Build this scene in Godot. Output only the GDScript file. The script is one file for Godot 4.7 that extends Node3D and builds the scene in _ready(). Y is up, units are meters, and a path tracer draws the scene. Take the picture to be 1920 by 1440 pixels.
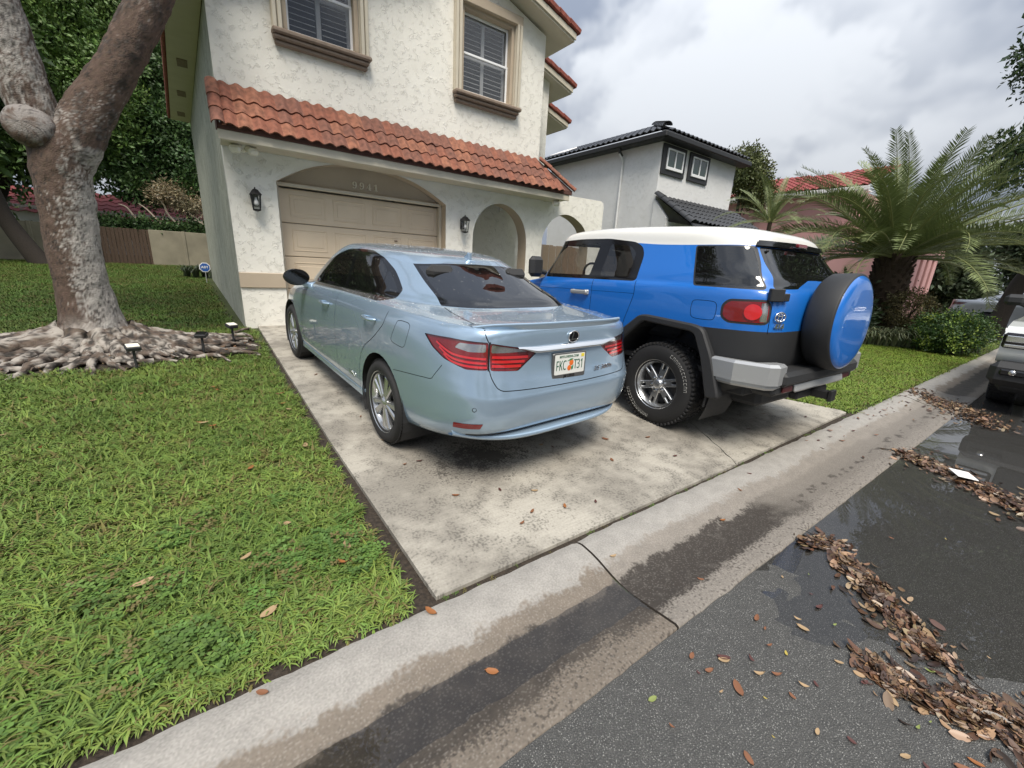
extends Node3D

# ---------------------------------------------------------------- helpers
class MB:
	var v := PackedVector3Array()
	var n := PackedVector3Array()
	var uv := PackedVector2Array()
	var c := PackedColorArray()
	var col := Color.WHITE
	var use_c := false

	func tri(a: Vector3, b: Vector3, d: Vector3, na = null, nb = null, nd = null) -> void:
		var g := (b - a).cross(d - a)
		if na == null:
			var f := -g.normalized()
			v.append(a); v.append(b); v.append(d)
			n.append(f); n.append(f); n.append(f)
		elif g.dot(na + nb + nd) > 0.0:
			v.append(a); v.append(d); v.append(b)
			n.append(na); n.append(nd); n.append(nb)
		else:
			v.append(a); v.append(b); v.append(d)
			n.append(na); n.append(nb); n.append(nd)
		if use_c:
			c.append(col); c.append(col); c.append(col)

	# flat quad a b c d (in order round), outward side decided by hint
	func quad(a: Vector3, b: Vector3, d: Vector3, e: Vector3, hint := Vector3.ZERO) -> void:
		var f := (d - a).cross(e - b).normalized()
		if hint != Vector3.ZERO and f.dot(hint) < 0.0:
			f = -f
		tri(a, b, d, f, f, f)
		tri(a, d, e, f, f, f)

	# box with chamfered edges, centre o, half extents h, basis b
	func box(o: Vector3, size: Vector3, r := 0.0, b := Basis.IDENTITY) -> void:
		var h := size * 0.5
		r = minf(r, minf(h.x, minf(h.y, h.z)) * 0.95)
		if r <= 0.0:
			for ax in 3:
				for s in [-1.0, 1.0]:
					var p := Vector3.ZERO
					var q := Vector3.ZERO
					var w := Vector3.ZERO
					p[ax] = h[ax] * s
					q[(ax + 1) % 3] = h[(ax + 1) % 3]
					w[(ax + 2) % 3] = h[(ax + 2) % 3]
					quad(o + b * (p - q - w), o + b * (p + q - w), o + b * (p + q + w), o + b * (p - q + w), b * p)
			return
		var k := h - Vector3(r, r, r)
		for ax in 3:
			var i := (ax + 1) % 3
			var j := (ax + 2) % 3
			for s in [-1.0, 1.0]:
				var f: Array[Vector3] = []
				for e in [[-1, -1], [1, -1], [1, 1], [-1, 1]]:
					var p := Vector3.ZERO
					p[ax] = h[ax] * s
					p[i] = k[i] * e[0]
					p[j] = k[j] * e[1]
					f.append(o + b * p)
				var hint := Vector3.ZERO
				hint[ax] = s
				quad(f[0], f[1], f[2], f[3], b * hint)
			for s in [-1.0, 1.0]:
				for t in [-1.0, 1.0]:
					var p1 := Vector3.ZERO
					p1[i] = h[i] * s
					p1[j] = k[j] * t
					var p2 := Vector3.ZERO
					p2[i] = k[i] * s
					p2[j] = h[j] * t
					var e1 := Vector3.ZERO
					e1[ax] = k[ax]
					var hint := Vector3.ZERO
					hint[i] = s
					hint[j] = t
					quad(o + b * (p1 - e1), o + b * (p1 + e1), o + b * (p2 + e1), o + b * (p2 - e1), b * hint)
		for sx in [-1.0, 1.0]:
			for sy in [-1.0, 1.0]:
				for sz in [-1.0, 1.0]:
					var q1 := Vector3(h.x * sx, k.y * sy, k.z * sz)
					var q2 := Vector3(k.x * sx, h.y * sy, k.z * sz)
					var q3 := Vector3(k.x * sx, k.y * sy, h.z * sz)
					var hn := b * Vector3(sx, sy, sz).normalized()
					tri(o + b * q1, o + b * q2, o + b * q3, hn, hn, hn)

	# tube along a path with a radius at each point
	func tube(path: Array, rad: Array, sides := 8, caps := true, wob := 0.0, seedv := 0) -> void:
		var m := path.size()
		var rings: Array = []
		var nrm: Array = []
		var up := Vector3.UP
		var rg := RandomNumberGenerator.new()
		rg.seed = seedv
		var t0: Vector3 = (path[1] - path[0]).normalized()
		if absf(t0.dot(up)) > 0.9:
			up = Vector3.RIGHT
		var side := t0.cross(up).normalized()
		for i in m:
			var t: Vector3
			if i == 0:
				t = path[1] - path[0]
			elif i == m - 1:
				t = path[i] - path[i - 1]
			else:
				t = path[i + 1] - path[i - 1]
			t = t.normalized()
			side = (side - t * side.dot(t)).normalized()
			var oth := t.cross(side)
			var r: Array = []
			var q: Array = []
			for k in sides:
				var an := TAU * k / sides
				var d := side * cos(an) + oth * sin(an)
				var rr: float = rad[i] * (1.0 + (rg.randf() - 0.5) * wob)
				r.append(path[i] + d * rr)
				q.append(d)
			rings.append(r)
			nrm.append(q)
		for i in m - 1:
			for k in sides:
				var k2 := (k + 1) % sides
				tri(rings[i][k], rings[i + 1][k], rings[i + 1][k2], nrm[i][k], nrm[i + 1][k], nrm[i + 1][k2])
				tri(rings[i][k], rings[i + 1][k2], rings[i][k2], nrm[i][k], nrm[i + 1][k2], nrm[i][k2])
		if caps:
			for e in [0, m - 1]:
				var d: Vector3 = (path[1] - path[0]).normalized() * -1.0 if e == 0 else (path[m - 1] - path[m - 2]).normalized()
				for k in sides:
					tri(path[e], rings[e][k], rings[e][(k + 1) % sides], d, d, d)

	# lathe of (radius, height) points about an axis through o
	func lathe(prof: Array, segs: int, o := Vector3.ZERO, b := Basis.IDENTITY, a0 := 0.0, a1 := TAU) -> void:
		var m := prof.size()
		var fn: Array = []
		for i in m:
			var d: Vector2
			if i == 0:
				d = prof[1] - prof[0]
			elif i == m - 1:
				d = prof[i] - prof[i - 1]
			else:
				d = (prof[i + 1] - prof[i]).normalized() + (prof[i] - prof[i - 1]).normalized()
			d = d.normalized()
			fn.append(Vector2(d.y, -d.x))
		for k in segs:
			var x0 := a0 + (a1 - a0) * k / segs
			var x1 := a0 + (a1 - a0) * (k + 1) / segs
			var d0 := Vector3(cos(x0), 0, sin(x0))
			var d1 := Vector3(cos(x1), 0, sin(x1))
			for i in m - 1:
				var p: Vector2 = prof[i]
				var q: Vector2 = prof[i + 1]
				var np: Vector2 = fn[i]
				var nq: Vector2 = fn[i + 1]
				# sharp corners: use the face normal where the turn is strong
				var fd := (q - p).normalized()
				var ff := Vector2(fd.y, -fd.x)
				if ff.dot(np) < 0.8:
					np = ff
				if ff.dot(nq) < 0.8:
					nq = ff
				var a := o + b * (d0 * p.x + Vector3.UP * p.y)
				var e := o + b * (d1 * p.x + Vector3.UP * p.y)
				var f := o + b * (d0 * q.x + Vector3.UP * q.y)
				var g := o + b * (d1 * q.x + Vector3.UP * q.y)
				var na := b * (d0 * np.x + Vector3.UP * np.y)
				var ne := b * (d1 * np.x + Vector3.UP * np.y)
				var nf := b * (d0 * nq.x + Vector3.UP * nq.y)
				var ng := b * (d1 * nq.x + Vector3.UP * nq.y)
				if p.x > 1e-5:
					tri(a, e, g, na, ne, ng)
				if q.x > 1e-5:
					tri(a, g, f, na, ng, nf)

	# extrude a polygon (x, y) from z0 to z1, placed by t
	func extrude(poly: PackedVector2Array, z0: float, z1: float, t := Transform3D.IDENTITY, bevel := 0.0) -> void:
		var top := poly
		if bevel > 0.0:
			var off := Geometry2D.offset_polygon(poly, -bevel)
			if off.size() == 1 and off[0].size() > 2:
				top = off[0]
			else:
				bevel = 0.0
		var f := t.basis * Vector3(0, 0, 1 if z1 > z0 else -1)
		f = f.normalized()
		var idx := Geometry2D.triangulate_polygon(top)
		for i in range(0, idx.size(), 3):
			tri(t * Vector3(top[idx[i]].x, top[idx[i]].y, z1), t * Vector3(top[idx[i + 1]].x, top[idx[i + 1]].y, z1), t * Vector3(top[idx[i + 2]].x, top[idx[i + 2]].y, z1), f, f, f)
		idx = Geometry2D.triangulate_polygon(poly)
		for i in range(0, idx.size(), 3):
			tri(t * Vector3(poly[idx[i]].x, poly[idx[i]].y, z0), t * Vector3(poly[idx[i + 1]].x, poly[idx[i + 1]].y, z0), t * Vector3(poly[idx[i + 2]].x, poly[idx[i + 2]].y, z0), -f, -f, -f)
		var cw := Geometry2D.is_polygon_clockwise(poly)
		var zb := z1 - signf(z1 - z0) * bevel
		for i in poly.size():
			var a := poly[i]
			var b := poly[(i + 1) % poly.size()]
			var d := (b - a).normalized()
			var o := Vector2(d.y, -d.x)
			if cw:
				o = -o
			quad(t * Vector3(a.x, a.y, z0), t * Vector3(b.x, b.y, z0), t * Vector3(b.x, b.y, zb), t * Vector3(a.x, a.y, zb), t.basis * Vector3(o.x, o.y, 0))
		if bevel > 0.0:
			# chamfer strip: join nearest points of the two outlines
			for i in poly.size():
				var a := poly[i]
				var b := poly[(i + 1) % poly.size()]
				var ia := _near(top, a)
				var ib := _near(top, b)
				var d := (b - a).normalized()
				var o := Vector2(d.y, -d.x)
				if cw:
					o = -o
				var hint := t.basis * Vector3(o.x, o.y, signf(z1 - z0))
				var p0 := t * Vector3(a.x, a.y, zb)
				var p1 := t * Vector3(b.x, b.y, zb)
				var p2 := t * Vector3(top[ib].x, top[ib].y, z1)
				var p3 := t * Vector3(top[ia].x, top[ia].y, z1)
				var nn := (p1 - p0).cross(p3 - p0).normalized()
				if nn.length() < 0.5:
					continue
				if nn.dot(hint) < 0.0:
					nn = -nn
				tri(p0, p1, p2, nn, nn, nn)
				if ia != ib:
					tri(p0, p2, p3, nn, nn, nn)

	func _near(p: PackedVector2Array, a: Vector2) -> int:
		var best := 0
		for i in p.size():
			if p[i].distance_squared_to(a) < p[best].distance_squared_to(a):
				best = i
		return best

	# grid of points with given normals: pts[i][j]
	func sheet(pts: Array, nrm: Array, cols = null, uvs = null) -> void:
		for i in pts.size() - 1:
			for j in pts[i].size() - 1:
				var a: Vector3 = pts[i][j]
				var b: Vector3 = pts[i + 1][j]
				var d: Vector3 = pts[i + 1][j + 1]
				var e: Vector3 = pts[i][j + 1]
				var g := (b - a).cross(d - a)
				var fl: bool = g.dot(nrm[i][j]) > 0.0
				for q in ([[i, j], [i + 1, j + 1], [i + 1, j], [i, j], [i, j + 1], [i + 1, j + 1]] if fl else [[i, j], [i + 1, j], [i + 1, j + 1], [i, j], [i + 1, j + 1], [i, j + 1]]):
					v.append(pts[q[0]][q[1]])
					n.append(nrm[q[0]][q[1]])
					if cols != null:
						c.append(cols[q[0]][q[1]])
					if uvs != null:
						uv.append(uvs[q[0]][q[1]])

	func add(o: MB, t: Transform3D) -> void:
		for i in o.v.size():
			v.append(t * o.v[i])
			n.append((t.basis * o.n[i]).normalized())
		if use_c:
			for i in o.v.size():
				c.append(col)

	func mesh() -> ArrayMesh:
		var a := []
		a.resize(Mesh.ARRAY_MAX)
		a[Mesh.ARRAY_VERTEX] = v
		a[Mesh.ARRAY_NORMAL] = n
		if uv.size() == v.size():
			a[Mesh.ARRAY_TEX_UV] = uv
		if c.size() == v.size():
			a[Mesh.ARRAY_COLOR] = c
		var m := ArrayMesh.new()
		m.add_surface_from_arrays(Mesh.PRIMITIVE_TRIANGLES, a)
		return m

var M := {}
var taken := {}
var R := RandomNumberGenerator.new()

func numbered(called: String) -> String:
	if not taken.has(called):
		taken[called] = 0
		return called
	taken[called] += 1
	return "%s_%03d" % [called, taken[called]]

func tag(o: Node3D, label := "", category := "", group := "", kind := "") -> Node3D:
	if label: o.set_meta("label", label)
	if category: o.set_meta("category", category)
	if group: o.set_meta("group", group)
	if kind: o.set_meta("kind", kind)
	return o

func thing(called: String, at: Vector3, label: String, category: String, group := "") -> Node3D:
	var o := Node3D.new()
	o.name = numbered(called)
	add_child(o)
	o.position = at
	return tag(o, label, category, group)

# one mesh as a part (parent given) or as a top-level object
func part(called: String, mesh, mat: Material, parent: Node3D = null, tr = null) -> MeshInstance3D:
	var o := MeshInstance3D.new()
	o.mesh = mesh.mesh() if mesh is MB else mesh
	o.material_override = mat
	if parent == null:
		o.name = numbered(called)
		add_child(o)
	else:
		o.name = called
		parent.add_child(o, true)
	if tr != null:
		o.transform = tr
	return o

func structure(called: String, mesh, mat: Material) -> MeshInstance3D:
	var o := part(called, mesh, mat)
	o.set_meta("kind", "structure")
	return o

func srgb(r: float, g: float, b: float) -> Color:
	return Color(r, g, b).linear_to_srgb()

func mat(called: String, lin: Array, rough := 0.8, metal := 0.0) -> StandardMaterial3D:
	var m := StandardMaterial3D.new()
	m.resource_name = called
	m.albedo_color = srgb(lin[0], lin[1], lin[2])
	m.roughness = rough
	m.metallic = metal
	M[called] = m
	return m

func noise(sd: int, freq: float, oct := 4, kind := FastNoiseLite.TYPE_SIMPLEX_SMOOTH) -> FastNoiseLite:
	var f := FastNoiseLite.new()
	f.seed = sd
	f.noise_type = kind
	f.frequency = freq
	f.fractal_octaves = oct
	return f

# seamless noise texture from -> to (linear colours)
func ntex(sd: int, freq: float, size: int, lo: Array, hi: Array, oct := 5, mid = null, gam := 1.0, kind := FastNoiseLite.TYPE_SIMPLEX_SMOOTH) -> ImageTexture:
	var f := noise(sd, freq, oct, kind)
	var im := f.get_seamless_image(size, size)
	im.convert(Image.FORMAT_L8)
	var d := im.get_data()
	var lut: Array = []
	for i in 256:
		var t := pow(i / 255.0, gam)
		var cc: Color
		if mid == null:
			cc = Color(lo[0], lo[1], lo[2]).lerp(Color(hi[0], hi[1], hi[2]), t)
		elif t < 0.5:
			cc = Color(lo[0], lo[1], lo[2]).lerp(Color(mid[0], mid[1], mid[2]), t * 2.0)
		else:
			cc = Color(mid[0], mid[1], mid[2]).lerp(Color(hi[0], hi[1], hi[2]), t * 2.0 - 1.0)
		cc = cc.linear_to_srgb()
		lut.append([int(clampf(cc.r, 0, 1) * 255), int(clampf(cc.g, 0, 1) * 255), int(clampf(cc.b, 0, 1) * 255)])
	var out := PackedByteArray()
	out.resize(size * size * 3)
	for i in size * size:
		var q: Array = lut[d[i]]
		out[i * 3] = q[0]
		out[i * 3 + 1] = q[1]
		out[i * 3 + 2] = q[2]
	return ImageTexture.create_from_image(Image.create_from_data(size, size, false, Image.FORMAT_RGB8, out))

func gtex(sd: int, freq: float, size: int, oct := 5, kind := FastNoiseLite.TYPE_SIMPLEX_SMOOTH, warp := 0.0) -> ImageTexture:
	var f := noise(sd, freq, oct, kind)
	if warp > 0.0:
		f.domain_warp_enabled = true
		f.domain_warp_amplitude = warp
	var im := f.get_seamless_image(size, size)
	im.convert(Image.FORMAT_L8)
	return ImageTexture.create_from_image(im)

func tri_map(m: StandardMaterial3D, metres: float, world := true) -> StandardMaterial3D:
	m.uv1_triplanar = true
	m.uv1_world_triplanar = world
	m.uv1_scale = Vector3.ONE / metres
	return m

func bump(m: StandardMaterial3D, t: Texture2D, cm: float) -> StandardMaterial3D:
	m.heightmap_enabled = true
	m.heightmap_texture = t
	m.heightmap_scale = cm
	return m

# smooth path through points
func spline(p: Array, per: int) -> Array:
	var out: Array = []
	for i in p.size() - 1:
		var a = p[maxi(i - 1, 0)]
		var b = p[i]
		var d = p[i + 1]
		var e = p[mini(i + 2, p.size() - 1)]
		for k in per:
			var t := float(k) / per
			out.append(0.5 * ((2.0 * b) + (d - a) * t + (2.0 * a - 5.0 * b + 4.0 * d - e) * t * t + (3.0 * b - a - 3.0 * d + e) * t * t * t))
	out.append(p[p.size() - 1])
	return out

func arc(c: Vector2, r: float, a0: float, a1: float, seg: int) -> PackedVector2Array:
	var o := PackedVector2Array()
	for i in seg + 1:
		var a := a0 + (a1 - a0) * i / seg
		o.append(c + Vector2(cos(a), sin(a)) * r)
	return o

func rrect(w: float, h: float, r: float, seg := 3) -> PackedVector2Array:
	var o := PackedVector2Array()
	o.append_array(arc(Vector2(w / 2 - r, h / 2 - r), r, 0, PI / 2, seg))
	o.append_array(arc(Vector2(-w / 2 + r, h / 2 - r), r, PI / 2, PI, seg))
	o.append_array(arc(Vector2(-w / 2 + r, -h / 2 + r), r, PI, PI * 1.5, seg))
	o.append_array(arc(Vector2(w / 2 - r, -h / 2 + r), r, PI * 1.5, TAU, seg))
	return o

func text_mesh(s: String, size: float, depth: float, font := "Droid Sans", weight := 700) -> TextMesh:
	var t := TextMesh.new()
	var f := SystemFont.new()
	f.font_names = PackedStringArray([font])
	f.font_weight = weight
	t.font = f
	t.text = s
	t.font_size = 64
	t.pixel_size = size / 64.0
	t.depth = depth
	return t

# ground height on the lot: rises towards the house and the back fence
func lot(z: float) -> float:
	return -0.0448 * z

# ---------------------------------------------------------------- sky, light, camera
func make_sky() -> PanoramaSkyMaterial:
	var w := 1024
	var h := 512
	var f1 := noise(11, 0.55, 5)
	f1.domain_warp_enabled = true
	f1.domain_warp_amplitude = 0.5
	f1.domain_warp_frequency = 0.6
	var f2 := noise(23, 1.9, 4)
	var d := PackedFloat32Array()
	d.resize(w * h * 3)
	for j in h:
		var el := PI * 0.5 - PI * (j + 0.5) / h
		for i in w:
			var az := TAU * (i + 0.5) / w
			var cr: Color
			if el < -0.02:
				cr = Color(0.22, 0.23, 0.22)
			else:
				var e := maxf(el, 0.0)
				var k := cos(e) / (sin(e) + 0.28)
				var px := sin(az) * k
				var pz := cos(az) * k
				var a := f1.get_noise_2d(px * 1.15, pz * 1.15) * 1.5
				var b := f2.get_noise_2d(px * 1.2 + a, pz * 1.2)
				var t := clampf(0.50 + a * 0.85 + b * 0.38, 0.0, 1.0)
				t = t * t * (3.0 - 2.0 * t)
				cr = Color(0.30, 0.35, 0.45).lerp(Color(0.80, 0.84, 0.90), t)
				cr *= 0.235 * (1.0 + 2.2 * sin(e))
			var q := (j * w + i) * 3
			d[q] = cr.r
			d[q + 1] = cr.g
			d[q + 2] = cr.b
	var im := Image.create_from_data(w, h, false, Image.FORMAT_RGBF, d.to_byte_array())
	var s := PanoramaSkyMaterial.new()
	s.panorama = ImageTexture.create_from_image(im)
	return s

func setup() -> void:
	var cam := Camera3D.new()
	cam.name = "camera"
	cam.fov = 85.806
	cam.near = 0.05
	cam.far = 600.0
	cam.transform = Transform3D(Basis(Vector3(0.81574, 0.05224, 0.57605), Vector3(0.11765, 0.96011, -0.25367), Vector3(-0.56632, 0.27471, 0.77706)).orthonormalized(), Vector3(0, 1.54, 0))
	cam.current = true
	add_child(cam)
	var env := Environment.new()
	env.background_mode = Environment.BG_SKY
	var sky := Sky.new()
	sky.sky_material = make_sky()
	env.sky = sky
	env.tonemap_mode = Environment.TONE_MAPPER_LINEAR
	env.tonemap_exposure = 2.6
	env.sdfgi_enabled = true
	env.ssao_enabled = true
	env.ssil_enabled = true
	var we := WorldEnvironment.new()
	we.name = "environment"
	we.environment = env
	add_child(we)
	var sun := DirectionalLight3D.new()
	sun.name = "sun"
	sun.light_energy = 0.5
	sun.light_color = Color(1.0, 0.965, 0.91)
	sun.light_angular_distance = 24.0
	sun.shadow_enabled = true
	sun.look_at_from_position(Vector3(-4.0, 13.0, 7.0), Vector3.ZERO, Vector3.UP)
	add_child(sun)

# ---------------------------------------------------------------- shared materials
func materials() -> void:
	var grain := gtex(3, 0.05, 512, 5)
	var fine := gtex(4, 0.22, 512, 3)
	var blotch := ntex(5, 0.012, 512, [0.72, 0.71, 0.70], [1, 1, 1], 5)
	M.grain_tex = grain
	M.fine_tex = fine
	# stucco: creamy white, worked with a trowel into ridges
	var st := noise(41, 0.0085, 3)
	st.domain_warp_enabled = true
	st.domain_warp_amplitude = 34.0
	st.domain_warp_frequency = 0.014
	var st2 := noise(43, 0.012, 2).get_seamless_image(1024, 1024)
	st2.convert(Image.FORMAT_L8)
	var sm := st2.get_data()
	var sim := st.get_seamless_image(1024, 1024)
	sim.convert(Image.FORMAT_L8)
	var sd := sim.get_data()
	for i in sd.size():
		# skip-trowel coat: flat fields with torn, raised lips
		var t := sd[i] / 255.0 * 7.0
		var fr := t - floorf(t)
		var keep := smoothstep(0.48, 0.66, sm[i] / 255.0)
		var lip := smoothstep(0.0, 0.06, fr) * (1.0 - 0.92 * smoothstep(0.06, 0.34, fr))
		sd[i] = int(255.0 * (0.18 * sd[i] / 255.0 + 0.62 * lip * keep + 0.10 * lip))
	var stex := ImageTexture.create_from_image(Image.create_from_data(1024, 1024, false, Image.FORMAT_L8, sd))
	M.stucco_tex = stex
	var s := mat("stucco", [0.82, 0.80, 0.735], 0.9)
	s.albedo_texture = ntex(6, 0.006, 512, [0.93, 0.925, 0.915], [1, 1, 1], 5)
	tri_map(s, 1.9)
	bump(s, stex, 0.95)
	s = mat("stucco_white", [0.74, 0.75, 0.755], 0.9)
	s.albedo_texture = M.stucco.albedo_texture
	tri_map(s, 2.0)
	bump(s, stex, 0.8)
	# the side wall carries grey-green algae in vertical runs
	s = mat("stucco_weathered", [1, 1, 1], 0.92)
	var wn := noise(71, 1.0, 4)
	var wi := Image.create(512, 512, false, Image.FORMAT_RGB8)
	for y in 512:
		for x in 512:
			var a := wn.get_noise_2d(x * 0.055, y * 0.006) * 0.7 + wn.get_noise_2d(x * 0.25 + 80, y * 0.05) * 0.5
			var t := clampf(0.45 + a, 0, 1)
			wi.set_pixel(x, y, Color(0.20, 0.215, 0.175).lerp(Color(0.46, 0.465, 0.40), t).linear_to_srgb())
	s.albedo_texture = ImageTexture.create_from_image(wi)
	tri_map(s, 2.6)
	bump(s, stex, 1.0)
	s = mat("pink_stucco", [0.60, 0.335, 0.325], 0.9)
	s.albedo_texture = M.stucco.albedo_texture
	tri_map(s, 3.0)
	s = mat("tan_paint", [0.47, 0.39, 0.295], 0.75)
	s.albedo_texture = ntex(8, 0.01, 256, [0.90, 0.89, 0.88], [1, 1, 1], 4)
	tri_map(s, 1.5)
	bump(s, fine, 0.06)
	s = mat("garage_paint", [0.68, 0.565, 0.425], 0.55)
	s.albedo_texture = M.tan_paint.albedo_texture
	tri_map(s, 1.9)
	bump(s, fine, 0.05)
	s = mat("cream_trim", [0.58, 0.53, 0.43], 0.7)
	s.albedo_texture = M.tan_paint.albedo_texture
	tri_map(s, 1.1)
	s = mat("trim_dark", [0.26, 0.20, 0.155], 0.7)
	s.albedo_texture = ntex(9, 0.03, 256, [0.7, 0.68, 0.66], [1, 1, 1], 4)
	tri_map(s, 0.8)
	mat("number_paint", [0.70, 0.64, 0.52], 0.5)
	mat("window_frame", [0.82, 0.83, 0.84], 0.35)
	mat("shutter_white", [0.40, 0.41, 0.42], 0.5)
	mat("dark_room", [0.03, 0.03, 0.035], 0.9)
	var gl := mat("window_glass", [0.08, 0.09, 0.10], 0.02)
	gl.transparency = BaseMaterial3D.TRANSPARENCY_ALPHA
	gl.albedo_color.a = 0.12
	# clay tiles, three firings
	for i in 3:
		s = mat("clay_%d" % i, [[0.37, 0.165, 0.105], [0.30, 0.120, 0.078], [0.24, 0.110, 0.080]][i], 0.85)
		s.albedo_texture = ntex(60 + i, 0.028, 256, [0.16, 0.15, 0.15], [1.15, 1.08, 1.02], 5, [0.78, 0.73, 0.70])
		tri_map(s, 0.75)
		bump(s, grain, 0.15)
	s = mat("clay_dark", [0.10, 0.045, 0.035], 0.9)
	s = mat("rake_clay", [0.30, 0.085, 0.06], 0.85)
	s.albedo_texture = ntex(64, 0.03, 256, [0.4, 0.38, 0.36], [1.05, 1, 1], 5)
	tri_map(s, 0.8)
	s = mat("black_tile", [0.035, 0.037, 0.042], 0.42)
	s.albedo_texture = ntex(65, 0.03, 256, [0.6, 0.6, 0.6], [1.3, 1.3, 1.3], 4)
	tri_map(s, 0.9)
	s = mat("black_trim", [0.022, 0.023, 0.025], 0.5)
	s = mat("red_tile", [0.27, 0.058, 0.055], 0.8)
	s.albedo_texture = ntex(66, 0.02, 256, [0.6, 0.56, 0.56], [1.1, 1.05, 1.05], 4)
	tri_map(s, 2.0)
	mat("black_metal", [0.018, 0.018, 0.02], 0.45, 0.2)
	mat("rubber", [0.017, 0.017, 0.018], 0.78)
	bump(M.rubber, fine, 0.05)
	tri_map(M.rubber, 0.3, false)
	mat("black_plastic", [0.022, 0.023, 0.025], 0.62)
	bump(M.black_plastic, fine, 0.04)
	tri_map(M.black_plastic, 0.25, false)
	mat("gloss_black", [0.008, 0.008, 0.009], 0.08)
	mat("chrome", [0.80, 0.81, 0.82], 0.07, 1.0)
	mat("alloy", [0.56, 0.57, 0.58], 0.24, 0.85)
	mat("silver_paint", [0.46, 0.47, 0.475], 0.36, 0.55)
	mat("plain_white", [0.8, 0.8, 0.8], 0.6)
	mat("lamp_cover", [0.75, 0.72, 0.62], 0.5)
	# asphalt, wet and dark, with pale stone chips
	var ch := noise(17, 0.085, 2, FastNoiseLite.TYPE_CELLULAR)
	ch.cellular_return_type = FastNoiseLite.RETURN_CELL_VALUE
	var ci := ch.get_seamless_image(1024, 1024)
	ci.convert(Image.FORMAT_L8)
	var cd := FastNoiseLite.new()
	cd.seed = 17
	cd.noise_type = FastNoiseLite.TYPE_CELLULAR
	cd.frequency = 0.085
	cd.fractal_type = FastNoiseLite.FRACTAL_NONE
	cd.cellular_return_type = FastNoiseLite.RETURN_DISTANCE
	var di := cd.get_seamless_image(1024, 1024)
	di.convert(Image.FORMAT_L8)
	cd.cellular_return_type = FastNoiseLite.RETURN_CELL_VALUE
	var vi := cd.get_seamless_image(1024, 1024)
	vi.convert(Image.FORMAT_L8)
	var dd := di.get_data()
	var vd := vi.get_data()
	var fd := noise(19, 0.01, 4).get_seamless_image(1024, 1024)
	fd.convert(Image.FORMAT_L8)
	var fb := fd.get_data()
	var ac := PackedByteArray()
	ac.resize(1024 * 1024 * 3)
	var hb := PackedByteArray()
	hb.resize(1024 * 1024)
	for i in 1024 * 1024:
		var stone := clampf(1.0 - dd[i] / 150.0, 0.0, 1.0)
		var val := vd[i] / 255.0
		var base := 0.058 + 0.042 * fb[i] / 255.0
		var chip := 0.078 + 0.13 * val + (0.20 * (val - 0.78) / 0.22 if val > 0.78 else 0.0)
		var t := smoothstep(0.25, 0.6, stone)
		var lum := sqrt(lerpf(base, chip, t))
		ac[i * 3] = int(255.0 * lum)
		ac[i * 3 + 1] = int(255.0 * lum * 0.995)
		ac[i * 3 + 2] = int(255.0 * lum * 0.97)
		hb[i] = int(255.0 * t * (0.5 + 0.5 * val))
	s = mat("asphalt", [1, 1, 1], 0.5)
	s.albedo_texture = ImageTexture.create_from_image(Image.create_from_data(1024, 1024, false, Image.FORMAT_RGB8, ac))
	tri_map(s, 0.50)
	bump(s, ImageTexture.create_from_image(Image.create_from_data(1024, 1024, false, Image.FORMAT_L8, hb)), 0.35)
	s = mat("soil", [0.045, 0.036, 0.028], 0.95)
	s.albedo_texture = ntex(31, 0.06, 512, [0.35, 0.33, 0.3], [1.3, 1.2, 1.1], 5)
	tri_map(s, 0.9)
	bump(s, grain, 1.5)
	s = mat("lawn_soil", [0.052, 0.070, 0.022], 0.95)
	s.albedo_texture = ntex(32, 0.05, 512, [0.45, 0.42, 0.35], [1.3, 1.3, 1.2], 5)
	tri_map(s, 1.1)
	bump(s, grain, 2.0)
	var wt := mat("water", [0.016, 0.013, 0.009], 0.0)
	wt.transparency = BaseMaterial3D.TRANSPARENCY_ALPHA
	wt.albedo_color.a = 0.32
	s = mat("fence_stucco", [0.25, 0.225, 0.175], 0.9)
	s.albedo_texture = ntex(33, 0.01, 256, [0.7, 0.7, 0.66], [1.05, 1.05, 1.0], 5)
	tri_map(s, 2.0)
	s = mat("fence_wood", [0.075, 0.048, 0.032], 0.85)
	s.albedo_texture = ntex(34, 0.05, 256, [0.5, 0.5, 0.5], [1.3, 1.25, 1.2], 4)
	tri_map(s, 0.7)

# ---------------------------------------------------------------- ground, street, kerb, driveway
const KERB_Z := [-1.395, -1.38, -1.355, -1.32, -1.27, -1.22, -1.17, -1.13, -1.10, -1.07, -1.04, -1.01, -0.98, -0.95, -0.92, -0.89, -0.86, -0.83, -0.80, -0.77, -0.745, -0.73]
func kerb_y(z: float) -> float:
	var k := [[-1.395, 0.045], [-1.37, 0.058], [-1.34, 0.061], [-1.25, 0.052], [-1.15, 0.024], [-1.07, 0.005], [-1.0, 0.0], [-0.93, 0.006], [-0.84, 0.019], [-0.74, 0.031], [-0.73, 0.024]]
	for i in k.size() - 1:
		if z <= k[i + 1][0]:
			var t: float = (z - k[i][0]) / (k[i + 1][0] - k[i][0])
			return lerpf(k[i][1], k[i + 1][1], clampf(t, 0, 1))
	return 0.024

var fa := FastNoiseLite.new()
func street_y(x: float, z: float) -> float:
	var y := 0.021 + 0.004 * smoothstep(1.0, 0.2, x)
	y -= 0.0105 * smoothstep(2.0, 3.1, x + 0.35 * fa.get_noise_2d(x * 1.3, z * 1.3) - 0.25 * clampf(z, -1, 1.5))
	y += 0.0045 * fa.get_noise_2d(x * 2.2 + 40.0, z * 2.2) + 0.002 * fa.get_noise_2d(x * 9.0, z * 9.0 + 70.0)
	y += 0.012 * smoothstep(0.6, 3.5, z)
	return y

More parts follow.
